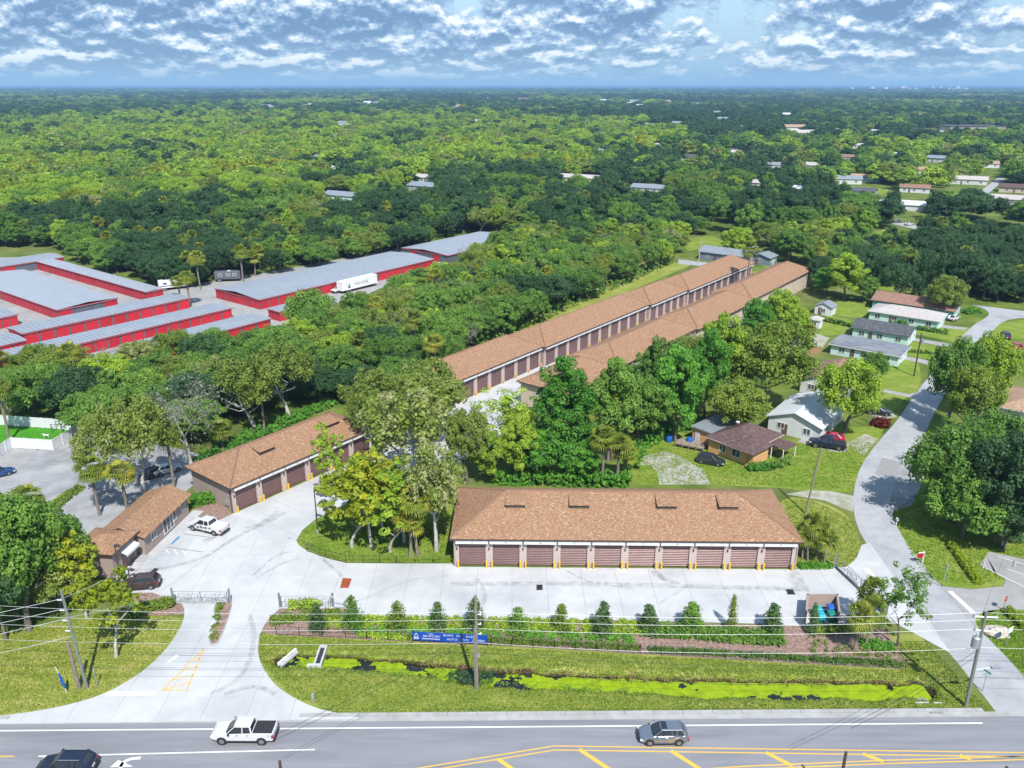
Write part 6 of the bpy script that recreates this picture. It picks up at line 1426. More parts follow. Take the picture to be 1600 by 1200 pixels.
T('oak', (486, 522), 452, 84, 'leaf_mid', 'green oak in front of the short red shed'); T('broad', (768, 753), 684, 72, 'leaf_lime', 'lime bush like tree behind the left end of the ten door garage'); T('broad', (1150, 402), 356, 60, 'leaf_lime', 'lime tree behind the far end of the left long garage'); T('oak', (1235, 408), 364, 78, 'leaf_mid', 'green oak behind the far end of the right long garage'); T('oak', (1200, 385), 345, 60, 'leaf_olive', 'olive oak beside the slate sheds'); T('open', (1290, 408), 360, 60, 'leaf_moss', 'grey green oak right of the far end of the long garages')
T('open', (168, 772), 655, 105, 'leaf_moss', 'mossy oak left of the tall mossy oak behind the office'); T('open', (580, 712), 606, 92, 'leaf_moss', 'mossy oak reaching over the far end of the left garage roof'); T('open', (585, 690), 575, 110, 'leaf_moss', 'mossy oak at the right end of the left garage')
T('cypress', (880, 735), 558, 112, 'leaf_bright', 'tall bright green domed cypress before the right long garage'); T('broad', (855, 748), 660, 90, 'leaf_bright', 'bright green tree below the tall cypress'); T('broad', (900, 750), 690, 70, 'leaf_bright', 'bright green vine covered tree right of the tall cypress base'); T('broad', (815, 752), 665, 72, 'leaf_lime', 'yellow green tree left of the tall cypress base')
T('broad', (955, 720), 578, 100, 'leaf_mid', 'green tree in front of the right long garage roof'); T('broad', (1000, 700), 590, 90, 'leaf_mid', 'dark green tree beside the bright rounded tree'); T('broad', (1055, 690), 560, 105, 'leaf_bright', 'bright rounded tree in front of the right long garage wall'); T('broad', (1100, 655), 530, 80, 'leaf_bright', 'bright green tree against the cream garage wall')
T('broad', (1118, 640), 495, 88, 'leaf_lime', 'lime topped tree against the cream garage wall'); T('oak', (1195, 640), 512, 145, 'leaf_olive', 'large olive green oak behind the white roofed house'); T('oak', (1150, 680), 600, 105, 'leaf_olive', 'olive oak behind the orange house'); T('broad', (1040, 672), 600, 70, 'leaf_mid', 'mid green tree between the bright rounded tree and the orange house')
T('broad', (1020, 668), 545, 76, 'leaf_mid', 'green tree before the ridge of the right long garage')
T('broad', (1215, 530), 455, 66, 'leaf_lime', 'lime green tree beside the cream garage wall above the sheds'); T('broad', (1180, 545), 470, 60, 'leaf_bright', 'bright green tree at the cream garage wall'); T('broad', (1240, 545), 480, 50, 'leaf_lime', 'small lime tree left of the pink roofed shed')
T('broad', (1318, 470), 405, 72, 'leaf_lime', 'round lime tree at the far end of the right long garage'); T('broad', (1290, 462), 420, 50, 'leaf_bright', 'bright green tree at the corner of the right long garage'); T('broad', (1345, 470), 430, 50, 'leaf_mid', 'dark bush tree left of the teal house')
T('oak', (1316, 683), 568, 108, 'leaf_lime', 'yellow green maple in front of the brown gabled house'); T('broad', (1360, 600), 545, 42, 'leaf_mid', 'green tree beside the brown gabled house')
T('oak', (1478, 668), 535, 90, 'leaf_mid', 'green oak at the left of the street side clump'); T('oak', (1528, 652), 528, 96, 'leaf_lime', 'yellow green oak right of the street before the tan roof'); T('oak', (1510, 690), 580, 90, 'leaf_olive', 'olive oak in the middle of the street side clump')
T('oak', (1480, 812), 668, 150, 'leaf_mid', 'big dark limbed oak overhanging the street at the right'); T('broad', (1502, 842), 735, 125, 'leaf_mid', 'low spreading green tree under the big oak by the side street'); T('broad', (1568, 858), 770, 110, 'leaf_dark', 'low dark tree at the end of the lime hedge'); T('oak', (1400, 470), 410, 62, 'leaf_dark', 'dark oak left of the columnar cedars'); T('oak', (1512, 462), 400, 76, 'leaf_dark', 'dark oak beside the street junction'); T('oak', (1560, 850), 690, 150, 'leaf_dark', 'large dark oak behind the lime hedge'); T('oak', (1600, 775), 672, 140, 'leaf_dark', 'dark oak at the right edge below the tan roof'); T('oak', (1535, 760), 640, 130, 'leaf_mid', 'mid green oak beyond the parked red car'); T('oak', (1650, 840), 680, 150, 'leaf_mid', 'oak cut off by the right edge')
T('sparse', (1402, 1010), 884, 92, 'leaf_mid', 'slim open crowned tree beside the sliding gate drive'); T('broad', (1472, 495), 425, 60, 'leaf_moss', 'grey green tree by the rounded corner garden'); T('broad', (1405, 522), 500, 22, 'leaf_bright', 'round green bush tree at the corner of the grey shingle house')
for px, tp, lab in (((1432, 470), 398, 'dark columnar cedar, left one of a pair, before the dark oaks'), ((1460, 472), 390, 'dark columnar cedar, right one of a pair, before the dark oaks')):
    g = G(*px); t = thing('cedar_tree', lab, 'tree', g); hh = height_of(px[0], px[1], tp); t.scale = (2.0, 2.0, hh / 3.4); put('stem', STEM, t); put('foliage', CONE[0], t)
for b, tp, lab in (((156, 805), 728, 'left palm of the pair behind the office wing'), ((199, 808), 735, 'right palm of the pair behind the office wing'), ((272, 762), 675, 'palm beside the white sedan behind the office'), ((349, 700), 664, 'short palm behind the left garage'), ((413, 675), 608, 'slim palm behind the middle of the left garage roof'),
    ((298, 478), 430, 'left palm of the pair in the storage lot'), ((284, 476), 436, 'second palm of the pair in the storage lot'), ((314, 452), 400, 'palm between the campers in the storage lot'), ((380, 440), 390, 'palm behind the very large red storage shed'), ((398, 432), 398, 'second palm behind the very large red storage shed'), ((8, 612), 555, 'palm at the left edge beside the red sheds'), ((14, 690), 600, 'tall thin palm inside the dog run'),
    ((60, 862), 775, 'palm behind the front left oaks'), ((48, 880), 800, 'lower palm behind the front left oaks'), ((641, 868), 812, 'palm near the right side of the grass island'), ((653, 868), 775, 'taller palm near the right side of the grass island'), ((620, 800), 750, 'dark palm at the back of the grass island'), ((950, 720), 628, 'tall palm right of the bright cypress'), ((940, 757), 680, 'bushy palm right of the cypress base'), ((962, 757), 690, 'bushy palm behind the ten door garage roof'), ((975, 752), 705, 'small palm behind the ten door garage roof'),
    ((646, 470), 455, 'palm half sunk in the trees in front of the large red shed'), ((1166, 455), 388, 'dark palm left of the long garage far end'), ((1275, 440), 385, 'yellowish palm at the far end of the right long garage'), ((1185, 385), 358, 'palm beside the slate sheds'), ((1258, 548), 512, 'small palm near the patio'),
    ((1253, 873), 826, 'first young palm beside the ten door garage'), ((1262, 876), 812, 'second young palm beside the ten door garage'), ((1274, 873), 818, 'third young palm beside the ten door garage'), ((1287, 882), 836, 'fourth young palm beside the ten door garage'),
    ((1334, 1017), 955, 'palm in front of the bin enclosure'), ((1354, 975), 916, 'palm beside the end of the sliding gate'), ((1352, 1010), 946, 'leaning braced palm right of the bin enclosure')):
    palm(b, tp - (6 if b[1] > 700 and b[0] < 1200 else 2), lab, fat=0.85 if b[1] > 800 and b[0] > 1200 else 1.25 if b[1] > 640 else 1.4)
# conical shrubs in the front bed
for i, (x, y, w, h) in enumerate(((497, 985, 36, 42), (552, 982, 32, 47), (622, 983, 40, 47), (685, 981, 32, 40), (742, 982, 36, 44), (810, 988, 34, 42), (877, 986, 38, 40), (941, 988, 38, 42), (1013, 984, 42, 40), (1079, 984, 42, 42), (1142, 985, 24, 52), (1205, 986, 40, 44), (1268, 990, 24, 48))):
    bpx((x, y), w * (0.92, 1.08, 0.85, 1.0)[i % 4], h * (1.0, 1.08, 0.92)[i % 3], ('leaf_conifer', 'leaf_mid', 'leaf_olive', 'leaf_conifer')[i % 4], ('first', 'second', 'third', 'fourth', 'fifth', 'sixth', 'seventh', 'eighth', 'ninth', 'tenth', 'eleventh', 'twelfth', 'thirteenth')[i] + ' conical dark shrub from the left in the front planting bed', 'conical shrubs in the front bed', CONE)
# hedges and ground planting
def foliage_strip(name, px, wid, h, m, n, leaf, label, cat, kind=None, seed=1, clump=None):
    pts = gp(px); o = pts[0]; g = random.Random(seed); C_, S_, T_ = [], [], []; seg = [(b - a).length for a, b in zip(pts, pts[1:])]; tot = sum(seg)
    for i in range(n):
        s = g.uniform(0, tot); k = 0
        while s > seg[k] and k < len(seg) - 1: s -= seg[k]; k += 1
        p = pts[k].lerp(pts[k + 1], s / seg[k]) - o; d = (pts[k + 1] - pts[k]).normalized(); nn = Vector((-d.y, d.x, 0)); p = p + nn * g.uniform(-wid / 2, wid / 2)
        cz = clump or 0.28; C_.append((p.x, p.y, g.uniform(0.1, max(0.12, h - cz)))); S_.append(cz * g.uniform(0.8, 1.2)); T_.append(g.uniform(0.1, 0.9))
    o_ = put(name, leaf_mesh(name, C_, S_, T_, 16, leaf, seed, 1.0, m=m), None, tuple(o + Vector((0, 0, 0.01))))
    return tag(o_, label, cat, None, kind)
F = foliage_strip
F('hedge', [(1000, 985), (1225, 1002)], 2.4, 0.95, 'leaf_mid', 620, 0.17, 'thick dark green hedge right of centre in the front bed', 'hedge', seed=2)
F('hedge', [(1015, 1017), (1120, 1022), (1410, 1041)], 0.8, 0.6, 'leaf_mid', 420, 0.15, 'low clipped hedge along the black fence at the right', 'hedge', seed=3)
F('flower_hedge', [(640, 998), (800, 1004), (1000, 1014)], 0.9, 0.6, 'leaf_olive', 420, 0.15, 'low olive and yellow hedge along the black fence in the middle', 'hedge', seed=4)
F('flower_hedge', [(560, 994), (645, 999)], 0.8, 0.6, 'leaf_lime', 110, 0.15, 'low lime hedge left of the blue banner', 'hedge', seed=14)
F('ornamental_grass', [(500, 972), (600, 974), (800, 978), (1000, 982)], 2.4, 0.55, 'leaf_lime', 900, 0.17, 'light green ornamental grass filling the front bed', None, 'stuff', 5)
F('ornamental_grass', [(555, 985), (800, 992), (990, 1000)], 1.3, 0.45, 'leaf_bright', 420, 0.16, 'mid green ornamental grass between the shrubs of the front bed', None, 'stuff', 6)
F('flower_hedge', [(425, 972), (470, 966), (530, 962)], 1.6, 0.8, 'leaf_olive', 240, 0.17, 'reddish olive shrubs at the left tip of the front bed', 'hedge', seed=7)
F('flower_hedge', [(452, 952), (500, 950)], 0.9, 1.5, 'leaf_lime', 90, 0.2, 'tall light shrubs before the open sliding gate', 'hedge', seed=8)
F('flower_hedge', [(222, 955), (250, 948), (272, 945)], 1.5, 1.2, 'leaf_olive', 200, 0.18, 'yellow and red shrubs beside the left gate', 'hedge', seed=9)
F('hedge', [(200, 962), (225, 958)], 1.4, 1.6, 'leaf_mid', 140, 0.2, 'dark green shrubs under the yellow tree by the left gate', 'hedge', seed=10)
F('hedge', [(1266, 990), (1300, 988), (1345, 986)], 1.0, 1.0, 'leaf_olive', 170, 0.18, 'olive shrubs in front of the bin enclosure', 'hedge', seed=11)
F('ornamental_grass', [(1345, 1008), (1395, 1012)], 1.6, 0.6, 'leaf_bright', 120, 0.17, 'green tufts of grass under the braced palm', None, 'stuff', 12)
F('ornamental_grass', [(1246, 886), (1300, 886)], 1.2, 0.6, 'leaf_bright', 120, 0.17, 'tufted green grass under the young palms', None, 'stuff', 13)
F('ornamental_grass', [(1258, 1008), (1310, 1018), (1400, 1028)], 2.6, 0.22, 'leaf_olive', 90, 0.14, 'sparse creeping plants on the mulch', None, 'stuff', 15)
F('ornamental_grass', [(345, 944), (334, 1002)], 0.9, 0.4, 'leaf_olive', 70, 0.16, 'tufts in the planter between the entrance lanes', None, 'stuff', 16)
F('hedge', [(1528, 914), (1502, 877), (1484, 852)], 0.9, 1.0, 'leaf_hedge', 300, 0.14, 'bright lime clipped hedge across the street, longer one', 'hedge', seed=17, clump=0.22)
F('hedge', [(1570, 955), (1610, 992)], 0.9, 1.0, 'leaf_hedge', 160, 0.14, 'bright lime clipped hedge behind the stop sign', 'hedge', seed=18, clump=0.22)
F('red_bush', [(1362, 662), (1388, 668)], 3.0, 1.4, 'leaf_red', 160, 0.22, 'red leaved bushes beside the street', 'bush', seed=19)
F('hedge', [(1170, 735), (1210, 732)], 1.6, 1.3, 'leaf_bright', 150, 0.2, 'bright green bushes before the orange house window', 'bush', seed=20)
F('hedge', [(1215, 731), (1232, 722)], 1.6, 1.2, 'leaf_mid', 90, 0.2, 'dark bushes at the porch of the orange house', 'bush', seed=21)
F('hedge', [(300, 790), (342, 782)], 1.8, 1.8, 'leaf_bright', 170, 0.24, 'spiky green bushes between the office and the left garage', 'bush', seed=22)
F('hedge', [(1280, 500), (1332, 512)], 1.0, 1.5, 'leaf_mid', 160, 0.24, 'dark garden hedge behind the grey shingle house', 'hedge', seed=23)
F('hedge', [(1395, 548), (1455, 553)], 1.2, 0.9, 'leaf_mid', 110, 0.2, 'low hedge on the lawn below the street pole', 'hedge', seed=24)
F('hedge', [(1432, 515), (1480, 522)], 1.6, 1.4, 'leaf_mid', 120, 0.22, 'dark bushes on the lawn of the mint green house', 'bush', seed=25)
F('hedge', [(1505, 490), (1528, 488)], 3.0, 1.5, 'leaf_bright', 120, 0.24, 'bright rounded bushes in the corner garden', 'bush', seed=26)
F('hedge', [(1256, 680), (1262, 676)], 1.4, 1.2, 'leaf_yellow', 40, 0.2, 'yellow bush beside the white roofed house', 'bush', seed=27)
F('undergrowth', [(770, 752), (850, 755), (930, 757), (985, 757)], 3.0, 2.4, 'leaf_bright', 520, 0.3, 'rank green undergrowth behind the ten door garage', None, 'stuff', 28)
F('undergrowth', [(985, 735), (1000, 700), (1050, 672), (1085, 668)], 3.0, 2.0, 'leaf_bright', 360, 0.3, 'green vines at the edge of the orange house yard', None, 'stuff', 29)
F('undergrowth', [(310, 725), (400, 680), (520, 630)], 4.0, 1.2, 'leaf_bright', 420, 0.3, 'low green undergrowth behind the left garage', None, 'stuff', 30)
F('undergrowth', [(742, 545), (900, 474), (1050, 408)], 5.0, 2.6, 'leaf_mid', 520, 0.4, 'dark undergrowth at the foot of the trees along the grass strip', None, 'stuff', 40)
F('undergrowth', [(330, 436), (430, 418), (610, 390), (735, 360)], 4.0, 3.0, 'leaf_dark', 420, 0.5, 'dark undergrowth at the foot of the trees behind the large red shed', None, 'stuff', 41)
F('undergrowth', [(110, 900), (140, 870), (160, 850)], 2.0, 1.2, 'leaf_lime', 120, 0.26, 'lime weeds beside the office wing', None, 'stuff', 31)
F('undergrowth', [(80, 798), (104, 778), (128, 762)], 1.6, 0.7, 'leaf_olive', 130, 0.24, 'dry weeds on the strip between the worn lots', None, 'stuff', 32)
F('ditch_weeds', [(452, 1040), (520, 1050), (640, 1055), (760, 1068), (860, 1075), (1050, 1087)], 0.7, 0.1, 'leaf_mid', 130, 0.10, 'dark weeds along the edge of the ditch', None, 'stuff', 33)
F('ditch_weeds', [(700, 1056), (735, 1061), (770, 1060)], 2.0, 0.15, 'leaf_dark', 80, 0.12, 'dark weed patch in the middle of the ditch', None, 'stuff', 34)
F('ditch_weeds', [(600, 1034), (800, 1049), (1000, 1062), (1400, 1068)], 0.7, 0.1, 'leaf_dry', 150, 0.10, 'brown dead weeds on the far bank of the ditch', None, 'stuff', 35)

# grass tufts standing proud of the mown lawns near the road
def tufts(name, px, n, m, label, seed, ditch=False):
    g = random.Random(seed); poly = [(q.x, q.y) for q in gp(px)]; xs_, ys_ = [p[0] for p in poly], [p[1] for p in poly]; C_, S_, T_ = [], [], []
    while len(C_) < n:
        x, y = g.uniform(min(xs_), max(xs_)), g.uniform(min(ys_), max(ys_))
        if not inpoly(x, y, poly): continue
        z = ditch_z(x, y) if ditch and HX0 < x < HX1 and HY0 < y < HY1 else 0.0
        if z < -0.5: continue
        nz = noise.noise((x * 0.35, y * 0.8, 3.0)); C_.append((x, y, z + 0.05)); S_.append(g.uniform(0.10, 0.26)); T_.append(min(1, max(0, 0.45 + nz * 0.7 + g.uniform(-.25, .25))))
    tag(put(name, leaf_mesh(name, C_, S_, T_, 6, 0.11, seed, 0.35, m=m)), label, None, None, 'stuff')
tufts('grass_tuft', [(407, 992), (640, 1006), (1000, 1025), (1412, 1050), (1400, 1005), (1450, 1006), (1545, 1108), (530, 1113), (457, 1088), (409, 1036), (404, 1013)], 15000, 'leaf_lawn', 'rough olive grass on the banks of the roadside ditch', 201, True)
tufts('grass_tuft', [(0, 1118), (60, 1109), (110, 1099), (160, 1084), (200, 1063), (235, 1038), (262, 1010), (280, 983), (286, 966), (240, 964), (120, 970), (0, 988)], 6000, 'leaf_lawn', 'rough olive grass of the left front lawn', 202)
tufts('grass_tuft', [(465, 848), (480, 860), (508, 871), (540, 879), (705, 880), (714, 860), (640, 800), (545, 800), (512, 803), (491, 815), (473, 830)], 3500, 'leaf_lawn_green', 'bright grass of the tree island', 203)
tufts('grass_tuft', [(1245, 885), (1322, 884), (1338, 872), (1345, 851), (1330, 812), (1270, 782), (1225, 778)], 2500, 'leaf_lawn', 'grass of the corner lawn beside the ten door garage', 204)
tufts('grass_tuft', [(1000, 755), (980, 725), (1000, 700), (1100, 700), (1250, 695), (1372, 690), (1344, 728), (1333, 766), (1215, 760)], 4500, 'leaf_lawn_green', 'uneven grass around the pale orange house', 205)
tufts('grass_tuft', [(1396, 800), (1450, 760), (1600, 760), (1600, 870), (1545, 862), (1530, 882), (1568, 905), (1520, 918), (1444, 904), (1408, 834)], 4500, 'leaf_lawn_green', 'grass of the verge under the right hand oaks', 206)
tufts('grass_tuft', [(1530, 984), (1526, 968), (1560, 956), (1640, 958), (1600, 1054), (1546, 998)], 1800, 'leaf_lawn_green', 'grass of the corner verge by the stop sign', 207)
# ------------------------------------------------------------------ the woods
EXC = [
 [(-200, 690), (215, 700), (215, 905), (-200, 905)],
 [(-400, 1300), (-400, 900), (0, 880), (120, 900), (180, 860), (128, 830), (300, 755), (290, 735), (515, 628), (560, 640), (690, 612), (735, 560), (1060, 410), (1180, 396), (1290, 425), (1260, 470), (1080, 590), (960, 640), (985, 757), (1240, 757), (1600, 757), (2200, 900), (2200, 1300)],
 [(-300, 900), (-300, 642), (0, 648), (140, 664), (180, 700), (300, 690), (340, 700), (300, 760), (130, 860)],
 [(-300, 615), (-300, 385), (0, 388), (85, 388), (100, 408), (245, 452), (290, 450), (330, 440), (420, 430), (600, 399), (640, 390), (740, 366), (805, 370), (806, 378), (740, 425), (690, 446), (600, 484), (555, 502), (480, 545), (440, 552), (330, 572), (200, 588), (100, 600), (20, 606)],
 [(960, 760), (985, 690), (1060, 655), (1085, 600), (1200, 500), (1290, 450), (1380, 445), (1500, 470), (1600, 475), (1900, 520), (1900, 900), (1300, 900)],
 [(712, 580), (735, 553), (1040, 418), (1060, 404), (1095, 400), (1075, 430), (740, 590)],
 [(1060, 398), (1064, 370), (1105, 366), (1150, 380), (1195, 368), (1225, 376), (1185, 424)],
 [(1322, 292), (1392, 288), (1400, 298), (1470, 300), (1540, 262), (1580, 262), (1580, 330), (1500, 335), (1440, 330), (1400, 345), (1330, 340)],
 [(1345, 398), (1350, 375), (1405, 345), (1480, 355), (1600, 365), (1600, 385), (1480, 378), (1420, 372), (1400, 395)],
 [(960, 296), (1045, 288), (1045, 318), (965, 318)], [(860, 285), (945, 270), (950, 292), (870, 298)], [(628, 296), (672, 290), (675, 306), (630, 308)], [(500, 308), (552, 300), (556, 318), (502, 320)],
 [(900, 285), (1010, 276), (1010, 284), (900, 294)],
 [(1470, 200), (1580, 196), (1580, 212), (1470, 214)], [(1425, 204), (1480, 202), (1480, 212), (1425, 214)],
]
LIME_SUNLIT = [(-50, 200), (250, 182), (640, 190), (1010, 196), (1075, 215), (1010, 262), (800, 285), (660, 300), (480, 330), (350, 330), (200, 348), (-50, 330)]  # yellow-green woods; sunlight between cloud shadows is also put into the leaf colour
DARK_SHADED = [[(170, 440), (160, 365), (330, 320), (470, 335), (640, 330), (760, 340), (760, 360), (620, 385), (420, 420), (260, 455)], [(750, 345), (700, 270), (860, 240), (1070, 290), (1180, 260), (1250, 310), (1330, 300), (1300, 380), (1060, 380)], [(1320, 380), (1420, 330), (1640, 330), (1640, 470), (1420, 480), (1300, 440)], [(1380, 200), (1640, 165), (1640, 240), (1480, 225)]]  # dark oaks; cloud shadow bands are also painted in as darker leaf colours
CH = [(g, r) for g, r in FARH]
for (px, w, d, rm, wm, lab) in far_h: g = G(*px); CH.append((Vector((g.x + w * 0.4, g.y - 2, 0)), w * 0.6)); CH.append((Vector((g.x + w * 0.4, g.y - 12, 0)), w * 0.45))
cell = {}
for g, r in CH:
    for k in range(1):
        q = Vector((g.x, g.y - k * r * 1.2, 0)); cell.setdefault((int(q.x // 120), int(q.y // 120)), []).append((q, r))
pcell = {}
for g, r in PLANTED: pcell.setdefault((int(g.x // 20), int(g.y // 20)), []).append((g, r))
RT = random.Random(99); TREES = []
def blocked(x, y):
    if y > 380:
        for q, r in CH:
            if q.y - q.y * 0.15 < y < q.y and abs(x - q.x * y / q.y) < r * 0.75: return True
    for i in (-1, 0, 1):
        for j in (-1, 0, 1):
            for q, r in cell.get((int(x // 120) + i, int(y // 120) + j), ()):
                if (q.x - x) ** 2 + (q.y - y) ** 2 < r * r: return True
            if y < 320:
                for q, r in pcell.get((int(x // 20) + i, int(y // 20) + j), ()):
                    if (q.x - x) ** 2 + (q.y - y) ** 2 < (r * 0.75 + 1.5) ** 2: return True
    return False
for y0, y1, stp, wid in ((96, 330, 6.2, 1.0), (330, 700, 8.6, 1.22), (700, 1500, 12.5, 1.5), (1500, 3200, 21.0, 2.2), (3200, 7000, 46.0, 4.2), (7000, 15000, 110.0, 8.0), (15000, 29000, 260.0, 15.0)):
    y = y0
    while y < y1:
        lim = (y * cp + 25) * 0.655 + 25; x = -lim
        while x < lim:
            tx, ty = x + RT.uniform(-.42, .42) * stp, y + RT.uniform(-.42, .42) * stp; x += stp
            px, py = P(tx, ty)
            if py > 880: continue
            if any(inpoly(px, py, e) for e in EXC): continue
            res = inpoly(px, py, [(1080, 430), (1060, 240), (1200, 200), (1700, 180), (1700, 500), (1280, 450)])
            dens = 0.80 if res else 0.97
            if y > 700: dens = 0.90 + 0.3 * noise.noise((tx * 0.0022, ty * 0.0022, 3.0))
            if y > 1500: dens = 0.93 + 0.25 * noise.noise((tx * 0.0009, ty * 0.0009, 3.0))
            if RT.random() > dens or blocked(tx, ty): continue
            nz = noise.noise((tx * 0.014, ty * 0.014, 7.0)) + 0.5 * noise.noise((tx * 0.05, ty * 0.05, 1.0)); u = 0.22 + 0.56 * RT.random() + nz * 0.75
            if inpoly(px, py, LIME_SUNLIT): c = 'dark' if u < 0.20 else 'mid' if u < 0.38 else 'moss' if u < 0.50 else 'lime' if u < 0.92 else 'yellow' if u < 1.05 else 'olive'
            elif any(inpoly(px, py, d) for d in DARK_SHADED): c = 'dark' if u < 0.62 else 'mid' if u < 0.9 else 'moss' if u < 1.02 else 'lime'
            elif py > 395: c = 'dark' if u < 0.28 else 'mid' if u < 0.64 else 'moss' if u < 0.75 else 'lime' if u < 0.90 else 'grey' if u < 0.97 else 'olive'
            elif y < 900: c = 'dark' if u < 0.36 else 'mid' if u < 0.62 else 'moss' if u < 0.74 else 'lime' if u < 1.18 else 'yellow'
            else:
                nz = noise.noise((tx * 0.0022, ty * 0.0009, 9.0)); u = RT.random() + nz * 0.9
                c = 'dark' if u < 0.70 else 'mid' if u < 0.95 else 'moss' if u < 1.12 else 'lime'
            TREES.append((math.hypot(tx, ty), tx, ty, c, wid * (RT.choice((0.6, 0.8, 1.0, 1.2, 1.5)) * RT.uniform(0.9, 1.1) if y > 330 else RT.uniform(0.75, 1.12)), wid ** 0.45 * (RT.uniform(0.7, 1.3) if y > 330 else RT.uniform(0.75, 1.08)), px, py))
        y += stp
TREES.sort()
ZN = lambda px, py: ('the wood between the red sheds and the brown garages' if py > 395 and px < 1000 else 'the wood behind the red sheds' if px < 640 else 'the wood beyond the long garages')
CW = {'dark': 'dark green', 'mid': 'mid green', 'moss': 'grey green mossy', 'lime': 'lime green', 'yellow': 'golden yellow', 'grey': 'bare grey', 'olive': 'olive green'}
cnt = {}; STUFF = {}; IND = []
LAND = ((60, 640, 'behind the dog run fence'), (200, 600, 'below the three parallel red sheds'), (330, 560, 'right of the three parallel red sheds'), (330, 660, 'behind the left garage'), (520, 520, 'below the very large red shed'), (560, 590, 'right of the left garage roof'), (650, 560, 'before the near end of the left long garage'), (700, 470, 'below the slate storage shed'), (820, 450, 'left of the grass strip'), (900, 410, 'along the middle of the grass strip'), (1000, 400, 'at the far end of the grass strip'), (100, 370, 'behind the small red shed'), (280, 400, 'behind the long thin red shed'), (450, 390, 'behind the very large red shed'), (640, 350, 'behind the slate storage shed'), (860, 360, 'beyond the slate storage shed'), (1000, 340, 'beyond the far end of the grass strip'), (1120, 345, 'beyond the slate blue house'), (1230, 370, 'behind the far end of the right long garage'), (1330, 410, 'left of the teal house'), (1420, 420, 'behind the teal house'), (1560, 440, 'beyond the street junction'), (985, 650, 'beside the orange house yard'))
for d, tx, ty, c, w, h, px, py in TREES:
    kind = {'grey': 'dead', 'moss': RT.choice(('open', 'oak')), 'dark': 'oak', 'mid': RT.choice(('oak', 'broad')), 'olive': 'oak', 'lime': 'broad', 'yellow': 'broad'}[c]
    wm, hm_ = {'oak': (10.6, 10.0), 'broad': (8.8, 10.2), 'open': (10.4, 10.6), 'dead': (8.5, 10.0)}[kind]
    if px < 640 and 395 < py < 700: hm_ *= 0.9
    isp = d < 420 and RT.random() < 0.07
    nm = 'palm_tree' if isp else NAMES[kind]
    if d < 420 and cnt.get(nm, 0) < 235 and -90 < px < 1690:
        cnt[nm] = cnt.get(nm, 0) + 1
        near = min(LAND, key=lambda l: (l[0] - px) ** 2 + 3 * (l[1] - py) ** 2)[2]
        hh = hm_ * min(h, 1.25); sz = 'tall ' if hh > 11.3 else 'low ' if hh < 8.6 else ''
        base = (sz + 'cabbage palm ' if isp else sz + CW[c] + (' leafless tree ' if kind == 'dead' else ' open oak ' if kind == 'open' else ' broad oak ' if kind == 'oak' else ' leafy tree ')) + near
        IND.append([px, base, kind, tx, ty, wm * min(w, 1.25), hh, c, isp])
    else: STUFF.setdefault((c, d > 520), []).append((tx, ty, w, h))
IND.sort(); byl = {}
for r_ in IND: byl.setdefault(r_[1], []).append(r_)
ORD = ('leftmost', 'second', 'third', 'fourth', 'fifth', 'sixth', 'seventh', 'eighth', 'ninth', 'tenth', 'eleventh', 'twelfth', 'thirteenth', 'fourteenth', 'fifteenth', 'sixteenth', 'seventeenth', 'eighteenth', 'nineteenth', 'twentieth')
for base, rows in byl.items():
    for k, (px, _, kind, tx, ty, w, hh, c, isp) in enumerate(rows):
        lab = base if len(rows) == 1 else ('leftmost' if k == 0 else ORDW[k] + ' from left') + ' ' + base
        lab = ' '.join(lab.split()[:16])
        if isp:
            pk = min(range(3), key=lambda i: abs(PALMH[i] - hh * 0.85)); t = thing('palm_tree', lab, 'palm tree', (tx, ty, 0), R.uniform(0, 6.28), 'woodland palms'); t.scale = (1.2, 1.2, hh * 0.95 / PALMH[pk])
            put('trunk', PALMS[pk][2], t); put('fronds', PALMS[pk][0], t); put('dry_fronds', PALMS[pk][1], t)
        else: tree(kind, (tx, ty, 0), w, hh, 'leaf_' + c, lab, 'woodland trees')
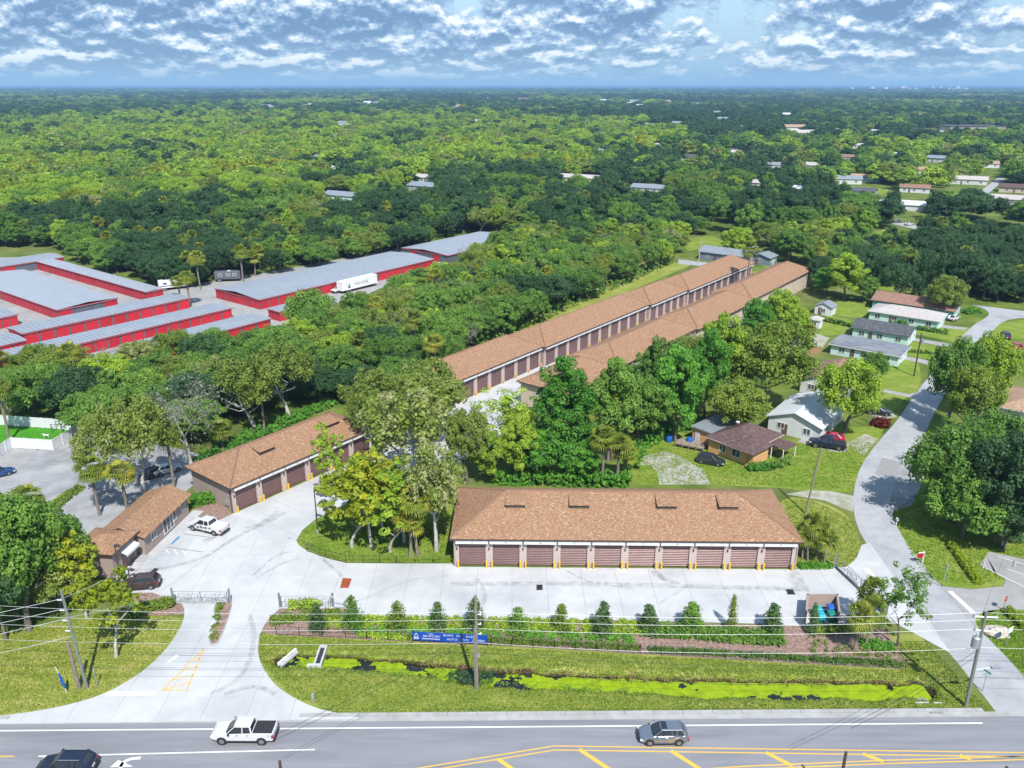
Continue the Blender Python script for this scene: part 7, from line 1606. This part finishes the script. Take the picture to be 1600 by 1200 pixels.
def woodland(c, far, pts):
    me = bpy.data.meshes.new('woodland'); me.from_pydata([(x, y, 0) for x, y, w, h in pts], [], [])
    a = me.attributes.new('size', 'FLOAT_VECTOR', 'POINT'); a.data.foreach_set('vector', np.array([(w, w, h) for x, y, w, h in pts], np.float32).ravel())
    a = me.attributes.new('turn', 'FLOAT_VECTOR', 'POINT'); a.data.foreach_set('vector', np.array([(0, 0, RT.uniform(0, 6.28)) for _ in pts], np.float32).ravel())
    a = me.attributes.new('pick', 'INT', 'POINT'); a.data.foreach_set('value', np.array([RT.randrange(3) for _ in pts], np.int32))
    o = tag(put('woodland', me), '%s tree crowns of the wooded plain %s' % (CW[c], 'stretching to the horizon' if far else 'in the middle distance'), None, None, 'stuff')
    ng = bpy.data.node_groups.new('woodland', 'GeometryNodeTree'); ng.interface.new_socket('Geometry', in_out='INPUT', socket_type='NodeSocketGeometry'); ng.interface.new_socket('Geometry', in_out='OUTPUT', socket_type='NodeSocketGeometry')
    n = ng.nodes; l = ng.links; gi, go = n.new('NodeGroupInput'), n.new('NodeGroupOutput'); ip = n.new('GeometryNodeInstanceOnPoints'); jn = n.new('GeometryNodeJoinGeometry')
    for s in SRC['far' if far else 'near']:
        oi = n.new('GeometryNodeObjectInfo'); oi.transform_space = 'ORIGINAL'; oi.inputs['Object'].default_value = s; gti = n.new('GeometryNodeGeometryToInstance')
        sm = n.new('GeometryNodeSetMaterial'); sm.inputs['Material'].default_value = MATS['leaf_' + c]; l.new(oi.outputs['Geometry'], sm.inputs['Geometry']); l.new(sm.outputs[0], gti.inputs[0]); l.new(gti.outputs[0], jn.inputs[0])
    def na(nm, ty):
        q = n.new('GeometryNodeInputNamedAttribute'); q.data_type = ty; q.inputs['Name'].default_value = nm; return q.outputs['Attribute']
    l.new(gi.outputs[0], ip.inputs['Points']); l.new(jn.outputs[0], ip.inputs['Instance']); ip.inputs['Pick Instance'].default_value = True
    l.new(na('pick', 'INT'), ip.inputs['Instance Index']); l.new(na('turn', 'FLOAT_VECTOR'), ip.inputs['Rotation']); l.new(na('size', 'FLOAT_VECTOR'), ip.inputs['Scale']); l.new(ip.outputs[0], go.inputs[0])
    o.modifiers.new('woodland', 'NODES').node_group = ng; return o
# the first far trees stand as sources for the rest of the far wood
SRC = {'near': [], 'far': []}
fx = sorted(((d, x, y) for (c, far), L_ in STUFF.items() if far for (x, y, w, h) in L_ for d in (math.hypot(x, y),)))[:3]
for k in range(3):
    t = thing('broadleaf_tree', '%s mid green leafy tree standing at the start of the far wood' % ('left', 'middle', 'right')[k], 'tree', (fx[k][1] + 3, fx[k][2] + 3, 0), 0, 'trees in the wood beyond the long garages'); put('trunk', TRUNK['broad'][k], t); SRC['far'].append(put('crown', PROTO['far'][k], t))
near_src = {}
for o in list(COL.objects):
    if o.name.startswith('crown') and o.data in (PROTO['oak'][0], PROTO['broad'][1], PROTO['oak'][2]) and o.data.name not in near_src: near_src[o.data.name] = o
SRC['near'] = list(near_src.values())[:3]
while len(SRC['near']) < 3: SRC['near'].append(SRC['near'][0])
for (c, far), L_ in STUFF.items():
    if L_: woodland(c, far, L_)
print('individual trees', NIND[0], cnt, 'woodland', {k: len(v) for k, v in STUFF.items()})

# ------------------------------------------------------------------ the air
hz_ = MB().box((0, 0, 0), (2 * BIG + 400, 2 * BIG + 400, 65.0)).mesh('haze', [])
hm2 = bpy.data.materials.new('haze'); hm2.use_nodes = True; nt = hm2.node_tree; nt.nodes.clear()
ho, hv = N('ShaderNodeOutputMaterial'), N('ShaderNodeVolumePrincipled'); hv.inputs['Color'].default_value = (0.36, 0.62, 1.0, 1); hv.inputs['Density'].default_value = HAZE; hv.inputs['Anisotropy'].default_value = 0.0
L(hv.outputs[0], ho.inputs['Volume']); hz_.materials.append(hm2)
tag(put('haze', hz_, None, (0, 0, 29.0)), 'thin blue haze over the plain', None, None, 'stuff')
